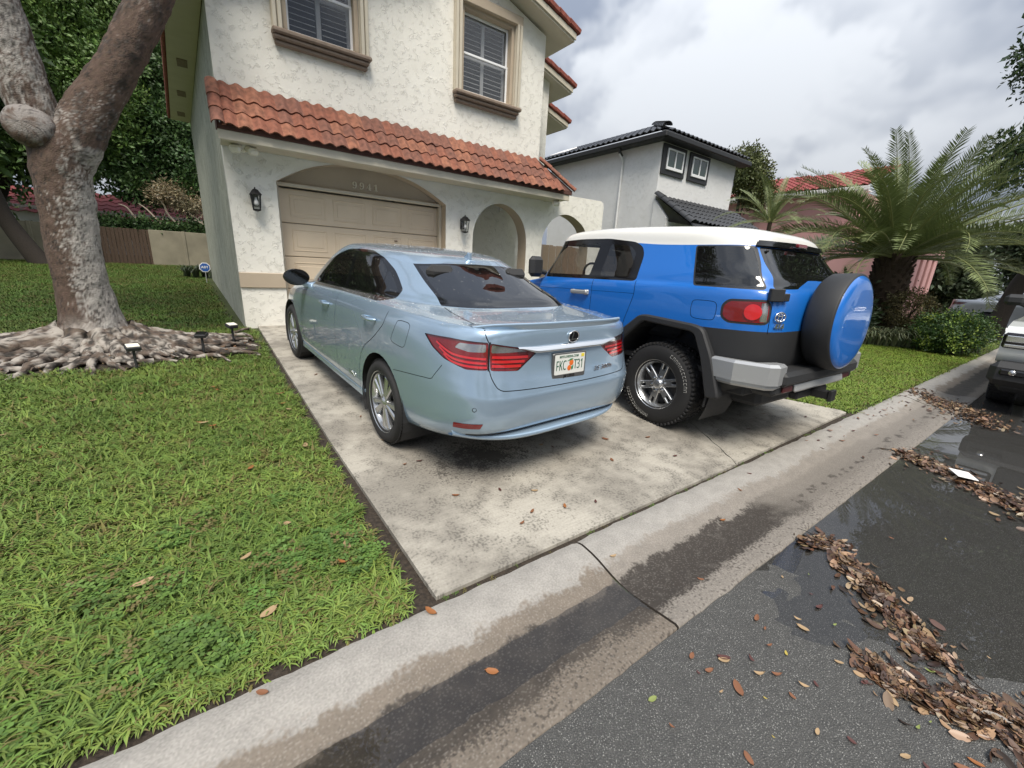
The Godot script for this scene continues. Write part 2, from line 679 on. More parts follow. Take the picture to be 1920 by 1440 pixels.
func poly_slab(poly: PackedVector2Array, thick: float, cell: float, top: Callable) -> MB:
	# flat slab following the lot's slope, its top cut into cells with uv from x, z
	var b := MB.new()
	var lo := poly[0]
	var hi := poly[0]
	for p in poly:
		lo = lo.min(p)
		hi = hi.max(p)
	var nx := int(ceil((hi.x - lo.x) / cell))
	var nz := int(ceil((hi.y - lo.y) / cell))
	for i in nx:
		for j in nz:
			var a := lo + Vector2(i, j) * cell
			var q := PackedVector2Array([a, a + Vector2(cell, 0), a + Vector2(cell, cell), a + Vector2(0, cell)])
			for r in Geometry2D.intersect_polygons(q, poly):
				var idx := Geometry2D.triangulate_polygon(r)
				for k in range(0, idx.size(), 3):
					var t3: Array = []
					for m in 3:
						t3.append(r[idx[k + m]])
					var p0 := Vector3(t3[0].x, top.call(t3[0].x, t3[0].y), t3[0].y)
					var p1 := Vector3(t3[1].x, top.call(t3[1].x, t3[1].y), t3[1].y)
					var p2 := Vector3(t3[2].x, top.call(t3[2].x, t3[2].y), t3[2].y)
					var s0 := b.v.size()
					b.tri(p0, p1, p2, Vector3(0, 1, 0.0448).normalized(), Vector3(0, 1, 0.0448).normalized(), Vector3(0, 1, 0.0448).normalized())
					for m in range(s0, b.v.size()):
						b.uv.append(Vector2(b.v[m].x / 7.0, -b.v[m].z / 9.0))
	var cw := Geometry2D.is_polygon_clockwise(poly)
	for i in poly.size():
		var p := poly[i]
		var q := poly[(i + 1) % poly.size()]
		var segs := maxi(1, int((q - p).length() / 0.08))
		var d := (q - p).normalized()
		var o := Vector2(d.y, -d.x) * (-1.0 if cw else 1.0)
		for k in segs:
			var a := p.lerp(q, float(k) / segs)
			var e := p.lerp(q, float(k + 1) / segs)
			var ya: float = top.call(a.x, a.y)
			var ye: float = top.call(e.x, e.y)
			var s0 := b.v.size()
			b.quad(Vector3(a.x, ya, a.y), Vector3(e.x, ye, e.y), Vector3(e.x, ye - thick, e.y), Vector3(a.x, ya - thick, a.y), Vector3(o.x, 0, o.y))
			for m in range(s0, b.v.size()):
				b.uv.append(Vector2(b.v[m].x / 7.0, -b.v[m].z / 9.0))
	return b

func ground() -> void:
	fa.seed = 5
	fa.frequency = 1.0
	fa.fractal_octaves = 3
	# one soil sheet out to the horizon
	var b := MB.new()
	var zs := [150.0, 12.0, 4.0, -0.6, -1.37, -3.0, -6.0, -9.0, -13.0, -17.0, -21.0, -40.0, -250.0]
	var ys := [-0.06, -0.06, -0.06, -0.06, 0.030, 0.10, 0.235, 0.37, 0.55, 0.73, 0.91, 0.95, 0.95]
	var xs := [-250.0, -30.0, -10.0, 0.0, 10.0, 30.0, 60.0, 250.0]
	for i in zs.size() - 1:
		for j in xs.size() - 1:
			b.quad(Vector3(xs[j], ys[i], zs[i]), Vector3(xs[j + 1], ys[i], zs[i]), Vector3(xs[j + 1], ys[i + 1], zs[i + 1]), Vector3(xs[j], ys[i + 1], zs[i + 1]), Vector3.UP)
	structure("ground", b, M.lawn_soil)
	# bare soil strip beside kerb and driveway
	b = MB.new()
	for i in 40:
		var x0 := -6.0 + i * 0.166
		var x1 := x0 + 0.166
		b.quad(Vector3(x0, 0.036, -1.39), Vector3(x1, 0.036, -1.39), Vector3(x1, 0.042, -1.49), Vector3(x0, 0.042, -1.49), Vector3.UP)
	for i in 30:
		var z0 := -1.4 - i * 0.22
		var z1 := z0 - 0.22
		b.quad(Vector3(0.56, lot(z0) - 0.028, z0), Vector3(0.69, lot(z0) - 0.028, z0), Vector3(0.69, lot(z1) - 0.028, z1), Vector3(0.55, lot(z1) - 0.028, z1), Vector3.UP)
	b.quad(Vector3(0.5, 0.043, -1.45), Vector3(6.3, 0.043, -1.45), Vector3(6.3, 0.043, -1.38), Vector3(0.5, 0.043, -1.38), Vector3.UP)
	var so := structure("soil_strip", b, M.soil)
	# street
	b = MB.new()
	var gx: Array = [-40.0, -20.0, -10.0, -5.0, -2.5]
	var x := -1.2
	while x < 7.0:
		gx.append(x)
		x += 0.05
	while x < 14.0:
		gx.append(x)
		x += 0.12
	gx.append_array([18.0, 25.0, 40.0, 70.0, 140.0])
	var gz: Array = []
	var z := -0.728
	while z < 1.0:
		gz.append(z)
		z += 0.05
	gz.append_array([1.1, 1.3, 1.6, 2.0, 2.6, 3.4, 4.5, 6.0, 7.4])
	var pts: Array = []
	var nr: Array = []
	for i in gx.size():
		var rp: Array = []
		var rn: Array = []
		for j in gz.size():
			rp.append(Vector3(gx[i], street_y(gx[i], gz[j]), gz[j]))
			var e := 0.02
			rn.append(Vector3(street_y(gx[i] - e, gz[j]) - street_y(gx[i] + e, gz[j]), 2 * e, street_y(gx[i], gz[j] - e) - street_y(gx[i], gz[j] + e)).normalized())
		pts.append(rp)
		nr.append(rn)
	b.sheet(pts, nr)
	structure("road", b, M.asphalt)
	# standing water: a level sheet, seen where the asphalt dips below it
	b = MB.new()
	b.quad(Vector3(1.3, 0.0185, -0.725), Vector3(60, 0.0185, -0.725), Vector3(60, 0.0185, 3.0), Vector3(1.3, 0.0185, 3.0), Vector3.UP)
	structure("puddle", b, M.water)
	b = MB.new()
	b.quad(Vector3(-6, 0.0085, -1.14), Vector3(1.522, 0.0085, -1.14), Vector3(1.522, 0.0085, -0.86), Vector3(-6, 0.0085, -0.86), Vector3.UP)
	structure("gutter_water", b, M.water)
	kerb()
	driveway()

func kerb() -> void:
	# colour sheet for x -3 .. 9 and the kerb's width
	var w := 2048
	var h := 144
	var n1 := noise(81, 1.0, 4)
	var n2 := noise(82, 1.0, 2)
	var by := PackedByteArray()
	by.resize(w * h * 3)
	for i in w:
		var x := -3.0 + 12.0 * i / w
		for j in h:
			var z := -1.40 + 0.68 * j / h
			var big := n1.get_noise_2d(x * 1.6, z * 3.0)
			var med := n1.get_noise_2d(x * 7.0 + 30.0, z * 9.0)
			var spk := n2.get_noise_2d(x * 95.0, z * 95.0)
			var spk2 := n2.get_noise_2d(x * 42.0 + 9.0, z * 42.0)
			var pale := Color(0.300, 0.285, 0.262)
			var brown := Color(0.150, 0.122, 0.094)
			var dark := Color(0.040, 0.033, 0.027)
			var cc := pale
			var zz := z + 0.05 * big + 0.035 * med + 0.022 * spk2 + 0.012 * spk
			var sec := x > 1.53
			# exposed aggregate below the crown of the kerb
			cc = cc.lerp(brown, smoothstep(-1.21, -1.175, zz) * (0.9 if not sec else 0.55))
			# silt and algae along the flow line and on the street side
			var st := smoothstep(-1.105, -1.075, zz) * smoothstep(-0.83, -0.87, zz + 0.03 * spk2)
			if sec:
				st *= 0.25 + 1.0 * smoothstep(3.5, 2.6, x + 0.5 * big)
				st = maxf(st, 0.8 * smoothstep(0.05, 0.02, absf(z + 0.93 + 0.04 * big)) * smoothstep(0.0, 0.25, med))
			cc = cc.lerp(dark, clampf(st * (0.86 + 0.3 * med), 0, 1))
			# mould specks near the street edge
			cc = cc.lerp(dark, 0.75 * smoothstep(0.16, 0.42, spk2 + 0.5 * med - 0.12) * smoothstep(-1.0, -0.86, z))
			cc *= 1.0 + 0.30 * spk + 0.16 * med
			if spk > 0.40:
				cc = cc.lerp(Color(0.36, 0.34, 0.31), 0.22)
			cc = cc.linear_to_srgb()
			var q := (j * w + i) * 3
			by[q] = int(clampf(cc.r, 0, 1) * 255)
			by[q + 1] = int(clampf(cc.g, 0, 1) * 255)
			by[q + 2] = int(clampf(cc.b, 0, 1) * 255)
	var s := mat("kerb_concrete", [1, 1, 1], 0.72)
	s.albedo_texture = ImageTexture.create_from_image(Image.create_from_data(w, h, false, Image.FORMAT_RGB8, by))
	var kr := Node3D.new()
	kr.name = "kerb"
	add_child(kr)
	kr.set_meta("kind", "structure")
	var joints := [-7.9, -4.75, -1.62, 1.53, 4.69, 7.85, 11.0, 14.2, 17.4, 20.6]
	var rn := noise(83, 1.0, 3)
	for k in joints.size() - 1:
		var x0: float = joints[k] + 0.005
		var x1: float = joints[k + 1] - 0.005
		var near: bool = k >= 2 and k <= 5
		var nx := int((x1 - x0) / (0.035 if near else 0.4))
		var b := MB.new()
		var pts: Array = []
		var nr: Array = []
		var uvs: Array = []
		var dy: float = [0.0, 0.0, 0.0, 0.004, -0.002, 0.002, 0.0, 0.0, 0.0, 0.0][k]
		for i in nx + 1:
			var x := lerpf(x0, x1, float(i) / nx)
			var edge := smoothstep(0.03, 0.0, minf(x - x0, x1 - x)) * 0.006
			var rp: Array = []
			var rq: Array = []
			var ru: Array = []
			rp.append(Vector3(x, -0.05, -1.398)); rq.append(Vector3(0, 0.2, -1).normalized()); ru.append(Vector2((x + 3.0) / 12.0, 0.004))
			for z in KERB_Z:
				var zj: float = z
				if z > -0.76:
					zj += 0.012 * rn.get_noise_2d(x * 3.0, 7.0)
				if z < -1.35:
					zj += 0.012 * rn.get_noise_2d(x * 4.0, 3.0)
				rp.append(Vector3(x, kerb_y(z) + dy - edge + 0.0022 * rn.get_noise_2d(x * 12.0, z * 12.0), zj))
				var e := 0.03
				rq.append(Vector3(0.5 * (rn.get_noise_2d((x - 0.02) * 12.0, z * 12.0) - rn.get_noise_2d((x + 0.02) * 12.0, z * 12.0)) * 0.11, 1.0, (kerb_y(z - e) - kerb_y(z + e)) / (2 * e)).normalized())
				ru.append(Vector2((x + 3.0) / 12.0, (zj + 1.40) / 0.68))
			rp.append(Vector3(x, -0.05, -0.728 + 0.012 * rn.get_noise_2d(x * 3.0, 7.0))); rq.append(Vector3(0, 0.2, 1).normalized()); ru.append(Vector2((x + 3.0) / 12.0, 0.99))
			pts.append(rp)
			nr.append(rq)
			uvs.append(ru)
		b.sheet(pts, nr, null, uvs)
		bump(s, M.fine_tex, 0.0)
		for xe in [0, nx]:
			for j in pts[xe].size() - 1:
				var s0 := b.v.size()
				var p: Vector3 = pts[xe][j]
				var q: Vector3 = pts[xe][j + 1]
				b.quad(p, q, Vector3(q.x, -0.06, q.z), Vector3(p.x, -0.06, p.z), Vector3(-1 if xe == 0 else 1, 0, 0))
				for m in range(s0, b.v.size()):
					b.uv.append(Vector2((b.v[m].x + 3.0) / 12.0, 0.5))
		part("kerb_section", b, s, kr)
	s.heightmap_enabled = false

func driveway() -> void:
	# concrete colour over x 0 .. 7, z -9 .. 0
	var w := 1400
	var h := 1500
	var n1 := noise(91, 1.0, 5)
	var n2 := noise(92, 1.0, 2)
	var by := PackedByteArray()
	by.resize(w * h * 3)
	for j in h:
		var z := -9.0 + 9.0 * j / h
		for i in w:
			var x := 7.0 * i / w
			var q := (j * w + i) * 3
			if z > -1.3 or x < 0.4 or x > 6.3:
				continue
			var big := n1.get_noise_2d(x * 0.9, z * 0.9)
			var med := n1.get_noise_2d(x * 5.0 + 30.0, z * 5.0)
			# broom finish runs across the drive
			var br := n2.get_noise_2d(x * 5.0, z * 80.0)
			var spk := n2.get_noise_2d(x * 60.0, z * 60.0)
			var cc := Color(0.54, 0.505, 0.435).lerp(Color(0.33, 0.305, 0.262), clampf(0.46 + big * 1.3 + med * 0.6, 0, 1))
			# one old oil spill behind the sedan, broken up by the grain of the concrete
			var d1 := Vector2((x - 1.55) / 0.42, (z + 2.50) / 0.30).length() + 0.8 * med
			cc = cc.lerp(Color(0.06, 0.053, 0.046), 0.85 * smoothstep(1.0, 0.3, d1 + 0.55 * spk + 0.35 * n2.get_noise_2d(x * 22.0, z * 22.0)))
			# black mould in the pores
			var mould := smoothstep(0.20, 0.46, n2.get_noise_2d(x * 44.0, z * 44.0) * 0.75 + med * 0.6 - 0.02)
			cc = cc.lerp(Color(0.085, 0.08, 0.068), 0.55 * mould)
			cc *= (1.0 + 0.13 * br + 0.16 * spk) * 0.74
			cc = cc.linear_to_srgb()
			by[q] = int(clampf(cc.r, 0, 1) * 255)
			by[q + 1] = int(clampf(cc.g, 0, 1) * 255)
			by[q + 2] = int(clampf(cc.b, 0, 1) * 255)
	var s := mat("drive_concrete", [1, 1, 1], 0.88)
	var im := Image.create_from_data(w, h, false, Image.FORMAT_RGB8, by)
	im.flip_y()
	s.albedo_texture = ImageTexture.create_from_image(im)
	var top := func(_x: float, z: float) -> float: return lot(z)
	var dr := Node3D.new()
	dr.name = "driveway"
	add_child(dr)
	dr.set_meta("kind", "structure")
	# one old crack runs from the kerb to the right edge
	var crack := [Vector2(3.37, -1.42), Vector2(3.44, -1.50), Vector2(3.47, -1.56), Vector2(3.55, -1.66), Vector2(3.60, -1.76), Vector2(3.66, -1.83), Vector2(3.73, -1.96), Vector2(3.82, -2.08), Vector2(3.88, -2.22), Vector2(3.99, -2.36), Vector2(4.10, -2.6), Vector2(4.32, -2.95), Vector2(4.6, -3.3), Vector2(5.0, -3.7), Vector2(5.43, -4.1)]
	var left := PackedVector2Array([Vector2(0.675, -1.425)])
	left.append_array(PackedVector2Array([Vector2(0.62, -3.2), Vector2(0.59, -5.5), Vector2(0.555, -8.02), Vector2(1.03, -8.02), Vector2(1.03, -8.5), Vector2(4.0, -8.5), Vector2(4.0, -8.02), Vector2(5.42, -8.02), Vector2(5.43, -4.1)]))
	for i in range(crack.size() - 2, -1, -1):
		left.append(crack[i] + Vector2(-0.010 + 0.006 * sin(i * 2.3), 0.004))
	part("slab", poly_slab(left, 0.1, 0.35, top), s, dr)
	var hair := [Vector2(4.62, -1.435), Vector2(4.60, -1.62), Vector2(4.70, -1.78), Vector2(4.66, -1.93), Vector2(4.78, -2.05), Vector2(5.05, -2.02), Vector2(5.33, -1.93), Vector2(5.52, -1.80), Vector2(5.63, -1.66), Vector2(5.72, -1.45)]
	var right := PackedVector2Array()
	for p in crack:
		right.append(p + Vector2(0.006, -0.003))
	right.append_array(PackedVector2Array([Vector2(5.47, -3.3), Vector2(5.68, -2.3), Vector2(6.05, -1.52), Vector2(6.02, -1.45), Vector2(5.725, -1.445)]))
	for i in range(hair.size() - 2, 0, -1):
		right.append(hair[i] + Vector2(0.0, -0.0032))
	right.append(Vector2(4.6135, -1.435))
	right.append(Vector2(3.40, -1.425))
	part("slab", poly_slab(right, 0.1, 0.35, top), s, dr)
	var corner := PackedVector2Array()
	for p in hair:
		corner.append(p + Vector2(0, 0.001))
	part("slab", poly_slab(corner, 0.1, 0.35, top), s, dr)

# ---------------------------------------------------------------- the house
func wpart(called: String, mesh, m: Material, parent: Node3D) -> MeshInstance3D:
	var o := part(called, mesh, m, parent)
	o.position = -parent.global_position
	return o

func tile_mesh(w: float, l: float, amp: float, th: float, rise: float) -> ArrayMesh:
	# S-profile pan tile: x across, z down the slope, nose at z = l
	var b := MB.new()
	var m := 8
	var top: Array = []
	var nr: Array = []
	for j in 2:
		var rp: Array = []
		var rn: Array = []
		for i in m + 1:
			var t := float(i) / m
			var y := amp * (0.5 - 0.5 * cos(TAU * t)) * (1.15 if t < 0.5 else 1.0) + (rise if j == 1 else 0.0)
			var sl := amp * PI / w * sin(TAU * t)
			rp.append(Vector3((t - 0.5) * w * 1.04, y, l * j))
			rn.append(Vector3(-sl, 1, -rise / l).normalized())
		top.append(rp)
		nr.append(rn)
	b.sheet(top, nr)
	for i in m:
		var a: Vector3 = top[1][i]
		var e: Vector3 = top[1][i + 1]
		b.quad(a, e, e - Vector3(0, th, 0.004), a - Vector3(0, th, 0.004), Vector3(0, 0, 1))
	return b.mesh()

func barrel_mesh(r: float, l: float) -> ArrayMesh:
	var b := MB.new()
	var top: Array = []
	var nr: Array = []
	for j in 2:
		var rp: Array = []
		var rn: Array = []
		for i in 9:
			var a := PI * i / 8.0
			var rr := r * (0.9 + 0.1 * j)
			rp.append(Vector3(-cos(a) * rr, sin(a) * rr * 0.85 + 0.012 * j, l * j))
			rn.append(Vector3(-cos(a), sin(a), -0.05).normalized())
		top.append(rp)
		nr.append(rn)
	b.sheet(top, nr)
	for i in 8:
		b.quad(top[1][i], top[1][i + 1], top[1][i + 1] * Vector3(0.84, 0.84, 1), top[1][i] * Vector3(0.84, 0.84, 1), Vector3(0, 0, 1))
	return b.mesh()

func arch_poly(pts: Array, bottom: float, per := 6) -> PackedVector2Array:
	# opening: jambs down to bottom, smooth head through pts (left to right)
	var q: Array = []
	for p in pts:
		q.append(Vector2(p[0], p[1]))
	var o := PackedVector2Array()
	o.append(Vector2(q[0].x, bottom))
	for p in spline(q, per):
		o.append(p)
	o.append(Vector2(q[q.size() - 1].x, bottom))
	return o

func reveal(poly: PackedVector2Array, z0: float, z1: float) -> MB:
	var b := MB.new()
	var cx := 0.0
	for p in poly:
		cx += p.x / poly.size()
	for i in poly.size() - 1:
		var a := poly[i]
		var e := poly[i + 1]
		var d := (e - a).normalized()
		var inn := Vector2(d.y, -d.x)
		var na := Vector3(inn.x, inn.y, 0)
		var o := inn * 0.004
		b.quad(Vector3(a.x + o.x, a.y + o.y, z0), Vector3(e.x + o.x, e.y + o.y, z0), Vector3(e.x + o.x, e.y + o.y, z1), Vector3(a.x + o.x, a.y + o.y, z1), na)
	return b

func shuttered_window(h: Node3D, x0: float, x1: float, y0: float, y1: float, zf: float) -> void:
	# tan surround with storm-shutter tracks, white sash window, plantation shutters
	var w := Node3D.new()
	w.name = "window"
	h.add_child(w, true)
	var b := MB.new()
	for xc in [x0 + 0.07, x1 - 0.07]:
		b = MB.new()
		for dx in [-0.035, 0.035]:
			b.box(Vector3(xc + dx, (y0 + y1) / 2, zf + 0.055), Vector3(0.055, y1 - y0, 0.11), 0.008)
		b.box(Vector3(xc, (y0 + y1) / 2, zf + 0.03), Vector3(0.14, y1 - y0 - 0.004, 0.06), 0.004)
		wpart("shutter_track", b, M.cream_trim, w)
	b = MB.new()
	b.box(Vector3((x0 + x1) / 2, y0 - 0.03, zf + 0.085), Vector3(x1 - x0 + 0.03, 0.07, 0.17), 0.02)
	b.box(Vector3((x0 + x1) / 2 - 0.01, y0 - 0.095, zf + 0.065), Vector3(x1 - x0 - 0.02, 0.06, 0.13), 0.02)
	b.box(Vector3((x0 + x1) / 2 - 0.01, y0 - 0.155, zf + 0.04), Vector3(x1 - x0 - 0.06, 0.06, 0.08), 0.015)
	wpart("sill", b, M.trim_dark, w)
	b = MB.new()
	b.box(Vector3((x0 + x1) / 2, y1 + 0.07, zf + 0.05), Vector3(x1 - x0, 0.16, 0.10), 0.01)
	# recessed reveal round the sash
	var a0 := x0 + 0.15
	var a1 := x1 - 0.15
	b.box(Vector3((a0 + a1) / 2, y0 + 0.03, zf - 0.05), Vector3(a1 - a0, 0.06, 0.14), 0.004)
	b.box(Vector3((a0 + a1) / 2, y1 - 0.03, zf - 0.05), Vector3(a1 - a0, 0.06, 0.14), 0.004)
	b.box(Vector3(a0 + 0.03, (y0 + y1) / 2, zf - 0.05), Vector3(0.06, y1 - y0 - 0.12, 0.14), 0.004)
	b.box(Vector3(a1 - 0.03, (y0 + y1) / 2, zf - 0.05), Vector3(0.06, y1 - y0 - 0.12, 0.14), 0.004)
	wpart("surround", b, M.tan_paint, w)
	var f0 := a0 + 0.06
	var f1 := a1 - 0.06
	var g0 := y0 + 0.06
	var g1 := y1 - 0.06
	var ym := (g0 + g1) / 2
	b = MB.new()
	for s in [[g0, ym + 0.02, -0.10], [ym - 0.02, g1, -0.125]]:
		var zz: float = zf + s[2]
		b.box(Vector3((f0 + f1) / 2, s[0] + 0.022, zz), Vector3(f1 - f0, 0.044, 0.035), 0.006)
		b.box(Vector3((f0 + f1) / 2, s[1] - 0.02, zz), Vector3(f1 - f0, 0.04, 0.035), 0.006)
		b.box(Vector3(f0 + 0.02, (s[0] + s[1]) / 2, zz - 0.001), Vector3(0.04, s[1] - s[0], 0.034), 0.006)
		b.box(Vector3(f1 - 0.02, (s[0] + s[1]) / 2, zz - 0.001), Vector3(0.04, s[1] - s[0], 0.034), 0.006)
	wpart("sash", b, M.window_frame, w)
	for s in [[g0 + 0.04, ym, -0.10], [ym, g1 - 0.04, -0.125]]:
		b = MB.new()
		b.box(Vector3((f0 + f1) / 2, (s[0] + s[1]) / 2, zf + s[2]), Vector3(f1 - f0 - 0.07, s[1] - s[0], 0.006))
		wpart("pane", b, M.window_glass, w)
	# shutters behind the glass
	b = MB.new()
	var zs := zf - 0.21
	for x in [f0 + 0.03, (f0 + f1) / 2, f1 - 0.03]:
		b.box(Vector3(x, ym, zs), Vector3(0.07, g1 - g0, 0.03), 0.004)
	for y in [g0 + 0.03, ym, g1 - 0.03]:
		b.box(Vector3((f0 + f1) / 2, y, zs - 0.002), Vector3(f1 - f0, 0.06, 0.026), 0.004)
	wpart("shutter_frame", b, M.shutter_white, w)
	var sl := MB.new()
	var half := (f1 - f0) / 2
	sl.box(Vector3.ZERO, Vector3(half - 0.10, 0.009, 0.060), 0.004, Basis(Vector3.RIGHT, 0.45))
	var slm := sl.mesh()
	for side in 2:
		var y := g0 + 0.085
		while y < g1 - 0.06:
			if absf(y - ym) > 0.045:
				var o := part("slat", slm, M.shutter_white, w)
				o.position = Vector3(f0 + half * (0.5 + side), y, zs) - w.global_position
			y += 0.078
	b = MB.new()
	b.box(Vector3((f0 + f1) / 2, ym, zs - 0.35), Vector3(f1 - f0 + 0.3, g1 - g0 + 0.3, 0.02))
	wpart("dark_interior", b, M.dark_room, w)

func gable_end(h: Node3D, xe: float, ye: float, xr: float, zf: float, zb: float, slope: float, tiles: int) -> void:
	# roof sloping down to the right: boarded slab, fascia, rake tiles along the front edge
	var roof := Node3D.new()
	roof.name = "roof"
	h.add_child(roof, true)
	var b := MB.new()
	var yr := ye + (xe - xr) * slope
	var sof := PackedVector2Array([Vector2(xe - 0.02, ye - 0.13), Vector2(xe - 0.02, ye - 0.01), Vector2(xr, yr - 0.01), Vector2(xr, yr - 0.15)])
	b.extrude(sof, zb, zf, Transform3D.IDENTITY)
	wpart("soffit", b, M.cream_trim, roof)
	b = MB.new()
	b.extrude(PackedVector2Array([Vector2(xe, ye - 0.10), Vector2(xe + 0.0, ye + 0.012), Vector2(xr, yr + 0.012), Vector2(xr, yr - 0.10)]), zf + 0.002, zf + 0.03, Transform3D.IDENTITY, 0.004)
	wpart("fascia", b, M.cream_trim, roof)
	b = MB.new()
	b.extrude(PackedVector2Array([Vector2(xe + 0.02, ye + 0.014), Vector2(xe + 0.02, ye + 0.05), Vector2(xr, yr + 0.05), Vector2(xr, yr + 0.014)]), zb, zf + 0.02, Transform3D.IDENTITY)
	wpart("underlay", b, M.black_trim, roof)
	var t := MB.new()
	t.box(Vector3(0, 0, 0), Vector3(0.36, 0.11, 0.15), 0.02)
	var tm := t.mesh()
	var an := atan(slope)
	for i in tiles:
		var o := part("tile", tm, M.rake_clay, roof)
		var d := -0.02 + i * 0.30
		o.transform = Transform3D(Basis(Vector3.BACK, -an - 0.06), Vector3(xe - d * cos(an) - 0.1, ye + d * sin(an) + 0.115, zf + 0.0) - roof.global_position)
	# field tiles behind the rake, seen only on edge
	b = MB.new()
	b.extrude(PackedVector2Array([Vector2(xe + 0.06, ye + 0.045), Vector2(xe + 0.06, ye + 0.10), Vector2(xr, yr + 0.12), Vector2(xr, yr + 0.06)]), zb, zf - 0.08, Transform3D.IDENTITY)
	wpart("tile_field", b, M.rake_clay, roof)

func house() -> void:
	var h := thing("house", Vector3(3.3, lot(-8.0), -8.0), "cream stucco two storey house with red clay pent roof and arched beige garage", "house")
	var zf := -8.0
	# --- lower wall with arched openings
	var garch := arch_poly([[1.03, 2.63], [1.21, 2.735], [1.49, 2.88], [1.82, 2.985], [2.23, 3.045], [2.68, 3.05], [3.18, 2.975], [3.57, 2.845], [3.98, 2.63]], 0.1)
	var a1 := arch_poly([[4.60, 2.0], [4.62, 2.22], [4.70, 2.44], [4.89, 2.67], [5.14, 2.78], [5.39, 2.80], [5.66, 2.70], [5.87, 2.51], [5.99, 2.23], [6.02, 1.9]], 0.1)
	var a2 := arch_poly([[6.47, 1.95], [6.50, 2.28], [6.71, 2.60], [7.01, 2.76], [7.30, 2.78], [7.62, 2.66], [7.84, 2.48], [7.98, 2.15], [8.0, 1.9]], 0.1)
	var wall := PackedVector2Array([Vector2(0.39, 0.12)])
	for ar in [garch, a1, a2]:
		for p in ar:
			wall.append(Vector2(p.x, 0.12) if p.y < 0.2 else p)
	wall.append_array(PackedVector2Array([Vector2(8.43, 0.12), Vector2(8.42, 3.10), Vector2(8.39, 3.19), Vector2(8.31, 3.225), Vector2(7.5, 3.215), Vector2(6.9, 3.21), Vector2(6.9, 3.20), Vector2(0.37, 3.20)]))
	var b := MB.new()
	b.extrude(wall, zf - 0.32, zf)
	wpart("wall", b, M.stucco, h)
	wpart("arch_reveal", reveal(garch, zf - 0.30, zf - 0.006), M.tan_paint, h)
	wpart("arch_reveal", reveal(a1, zf - 0.32, zf - 0.006), M.tan_paint, h)
	wpart("arch_reveal", reveal(a2, zf - 0.32, zf - 0.006), M.tan_paint, h)
	# --- upper wall round the two windows
	var w1 := [1.16, 2.55, 4.66, 6.02]
	var w2 := [4.10, 5.57, 4.62, 6.03]
	b = MB.new()
	var rects := [[0.38, w1[0] + 0.15, 3.204, 5.05], [w1[0] + 0.15, w1[1] - 0.15, 3.204, w1[2]], [w1[1] - 0.15, w2[0] + 0.15, 3.204, 7.0], [w2[0] + 0.15, w2[1] - 0.15, 3.204, w2[2]], [w2[1] - 0.15, 6.22, 3.204, 6.10], [w2[0] + 0.15, w2[1] - 0.15, w2[3], 6.10], [w1[0] + 0.15, w1[1] - 0.15, w1[3], 6.3]]
	for r in rects:
		b.extrude(PackedVector2Array([Vector2(r[0], r[2]), Vector2(r[1], r[2]), Vector2(r[1], r[3]), Vector2(r[0], r[3])]), zf - 0.25, zf)
	b.extrude(PackedVector2Array([Vector2(w2[0] + 0.15, 6.10), Vector2(6.22, 6.10), Vector2(w2[0] + 0.15, 6.72)]), zf - 0.25, zf)
	b.extrude(PackedVector2Array([Vector2(0.38, 5.05), Vector2(w1[0] + 0.15, 5.05), Vector2(w1[0] + 0.15, 5.5)]), zf - 0.25, zf)
	wpart("wall", b, M.stucco, h)
	# --- side and back walls (the left side wall is greenish with algae)
	b = MB.new()
	b.quad(Vector3(0.384, 0.2, -8.0), Vector3(0.384, 4.9, -8.0), Vector3(0.06, 4.9, -15.8), Vector3(0.06, 0.2, -15.8), Vector3(-1, 0, 0))
	wpart("side_wall", b, M.stucco_weathered, h)
	b = MB.new()
	b.quad(Vector3(0.06, 0.2, -15.8), Vector3(0.06, 6.0, -15.8), Vector3(6.2, 6.0, -15.8), Vector3(6.2, 0.2, -15.8), Vector3(0, 0, -1))
	b.quad(Vector3(6.215, 3.0, -8.25), Vector3(6.215, 6.3, -8.25), Vector3(6.215, 6.3, -15.8), Vector3(6.215, 3.0, -15.8), Vector3(1, 0, 0))
	# stepped-back wings on the right, each with its own gable end
	b.box(Vector3(6.7, 4.5, -10.3), Vector3(1.3, 3.4, 2.2))
	b.box(Vector3(7.55, 4.3, -12.0), Vector3(1.3, 3.0, 3.0))
	b.box(Vector3(6.9, 1.7, -12.6), Vector3(2.7, 3.0, 3.6))
	# porch wall seen through the first arch
	b.box(Vector3(5.0, 1.6, -9.35), Vector3(3.2, 3.1, 0.2))
	b.box(Vector3(4.55, 1.6, -8.85), Vector3(0.1, 3.0, 0.85))
	wpart("wall", b, M.stucco, h)
	# --- left eave: boxed soffit with vents, running back along the side wall
	b = MB.new()
	var e0 := Vector3(0.384, 4.88, -7.7)
	var e1 := Vector3(0.06, 4.88, -15.9)
	b.quad(e0, e1, e1 + Vector3(-0.42, 0, 0), e0 + Vector3(-0.42, 0, 0), Vector3.DOWN)
	b.quad(e0 + Vector3(-0.42, 0, 0), e1 + Vector3(-0.42, 0, 0), e1 + Vector3(-0.42, 0.2, 0), e0 + Vector3(-0.42, 0.2, 0), Vector3.LEFT)
	b.quad(e1, e1 + Vector3(-0.42, 0, 0), e1 + Vector3(-0.42, 0.2, 0), e1 + Vector3(0, 0.3, 0), Vector3.FORWARD)
	wpart("soffit", b, M.cream_trim, h)
	for k in 3:
		var t: float = [0.42, 0.67, 0.9][k]
		var c := e0.lerp(e1, t) + Vector3(-0.2, -0.006, 0)
		b = MB.new()
		b.box(c, Vector3(0.16, 0.01, 0.42), 0.003)
		wpart("vent", b, M.trim_dark, h)
	b = MB.new()
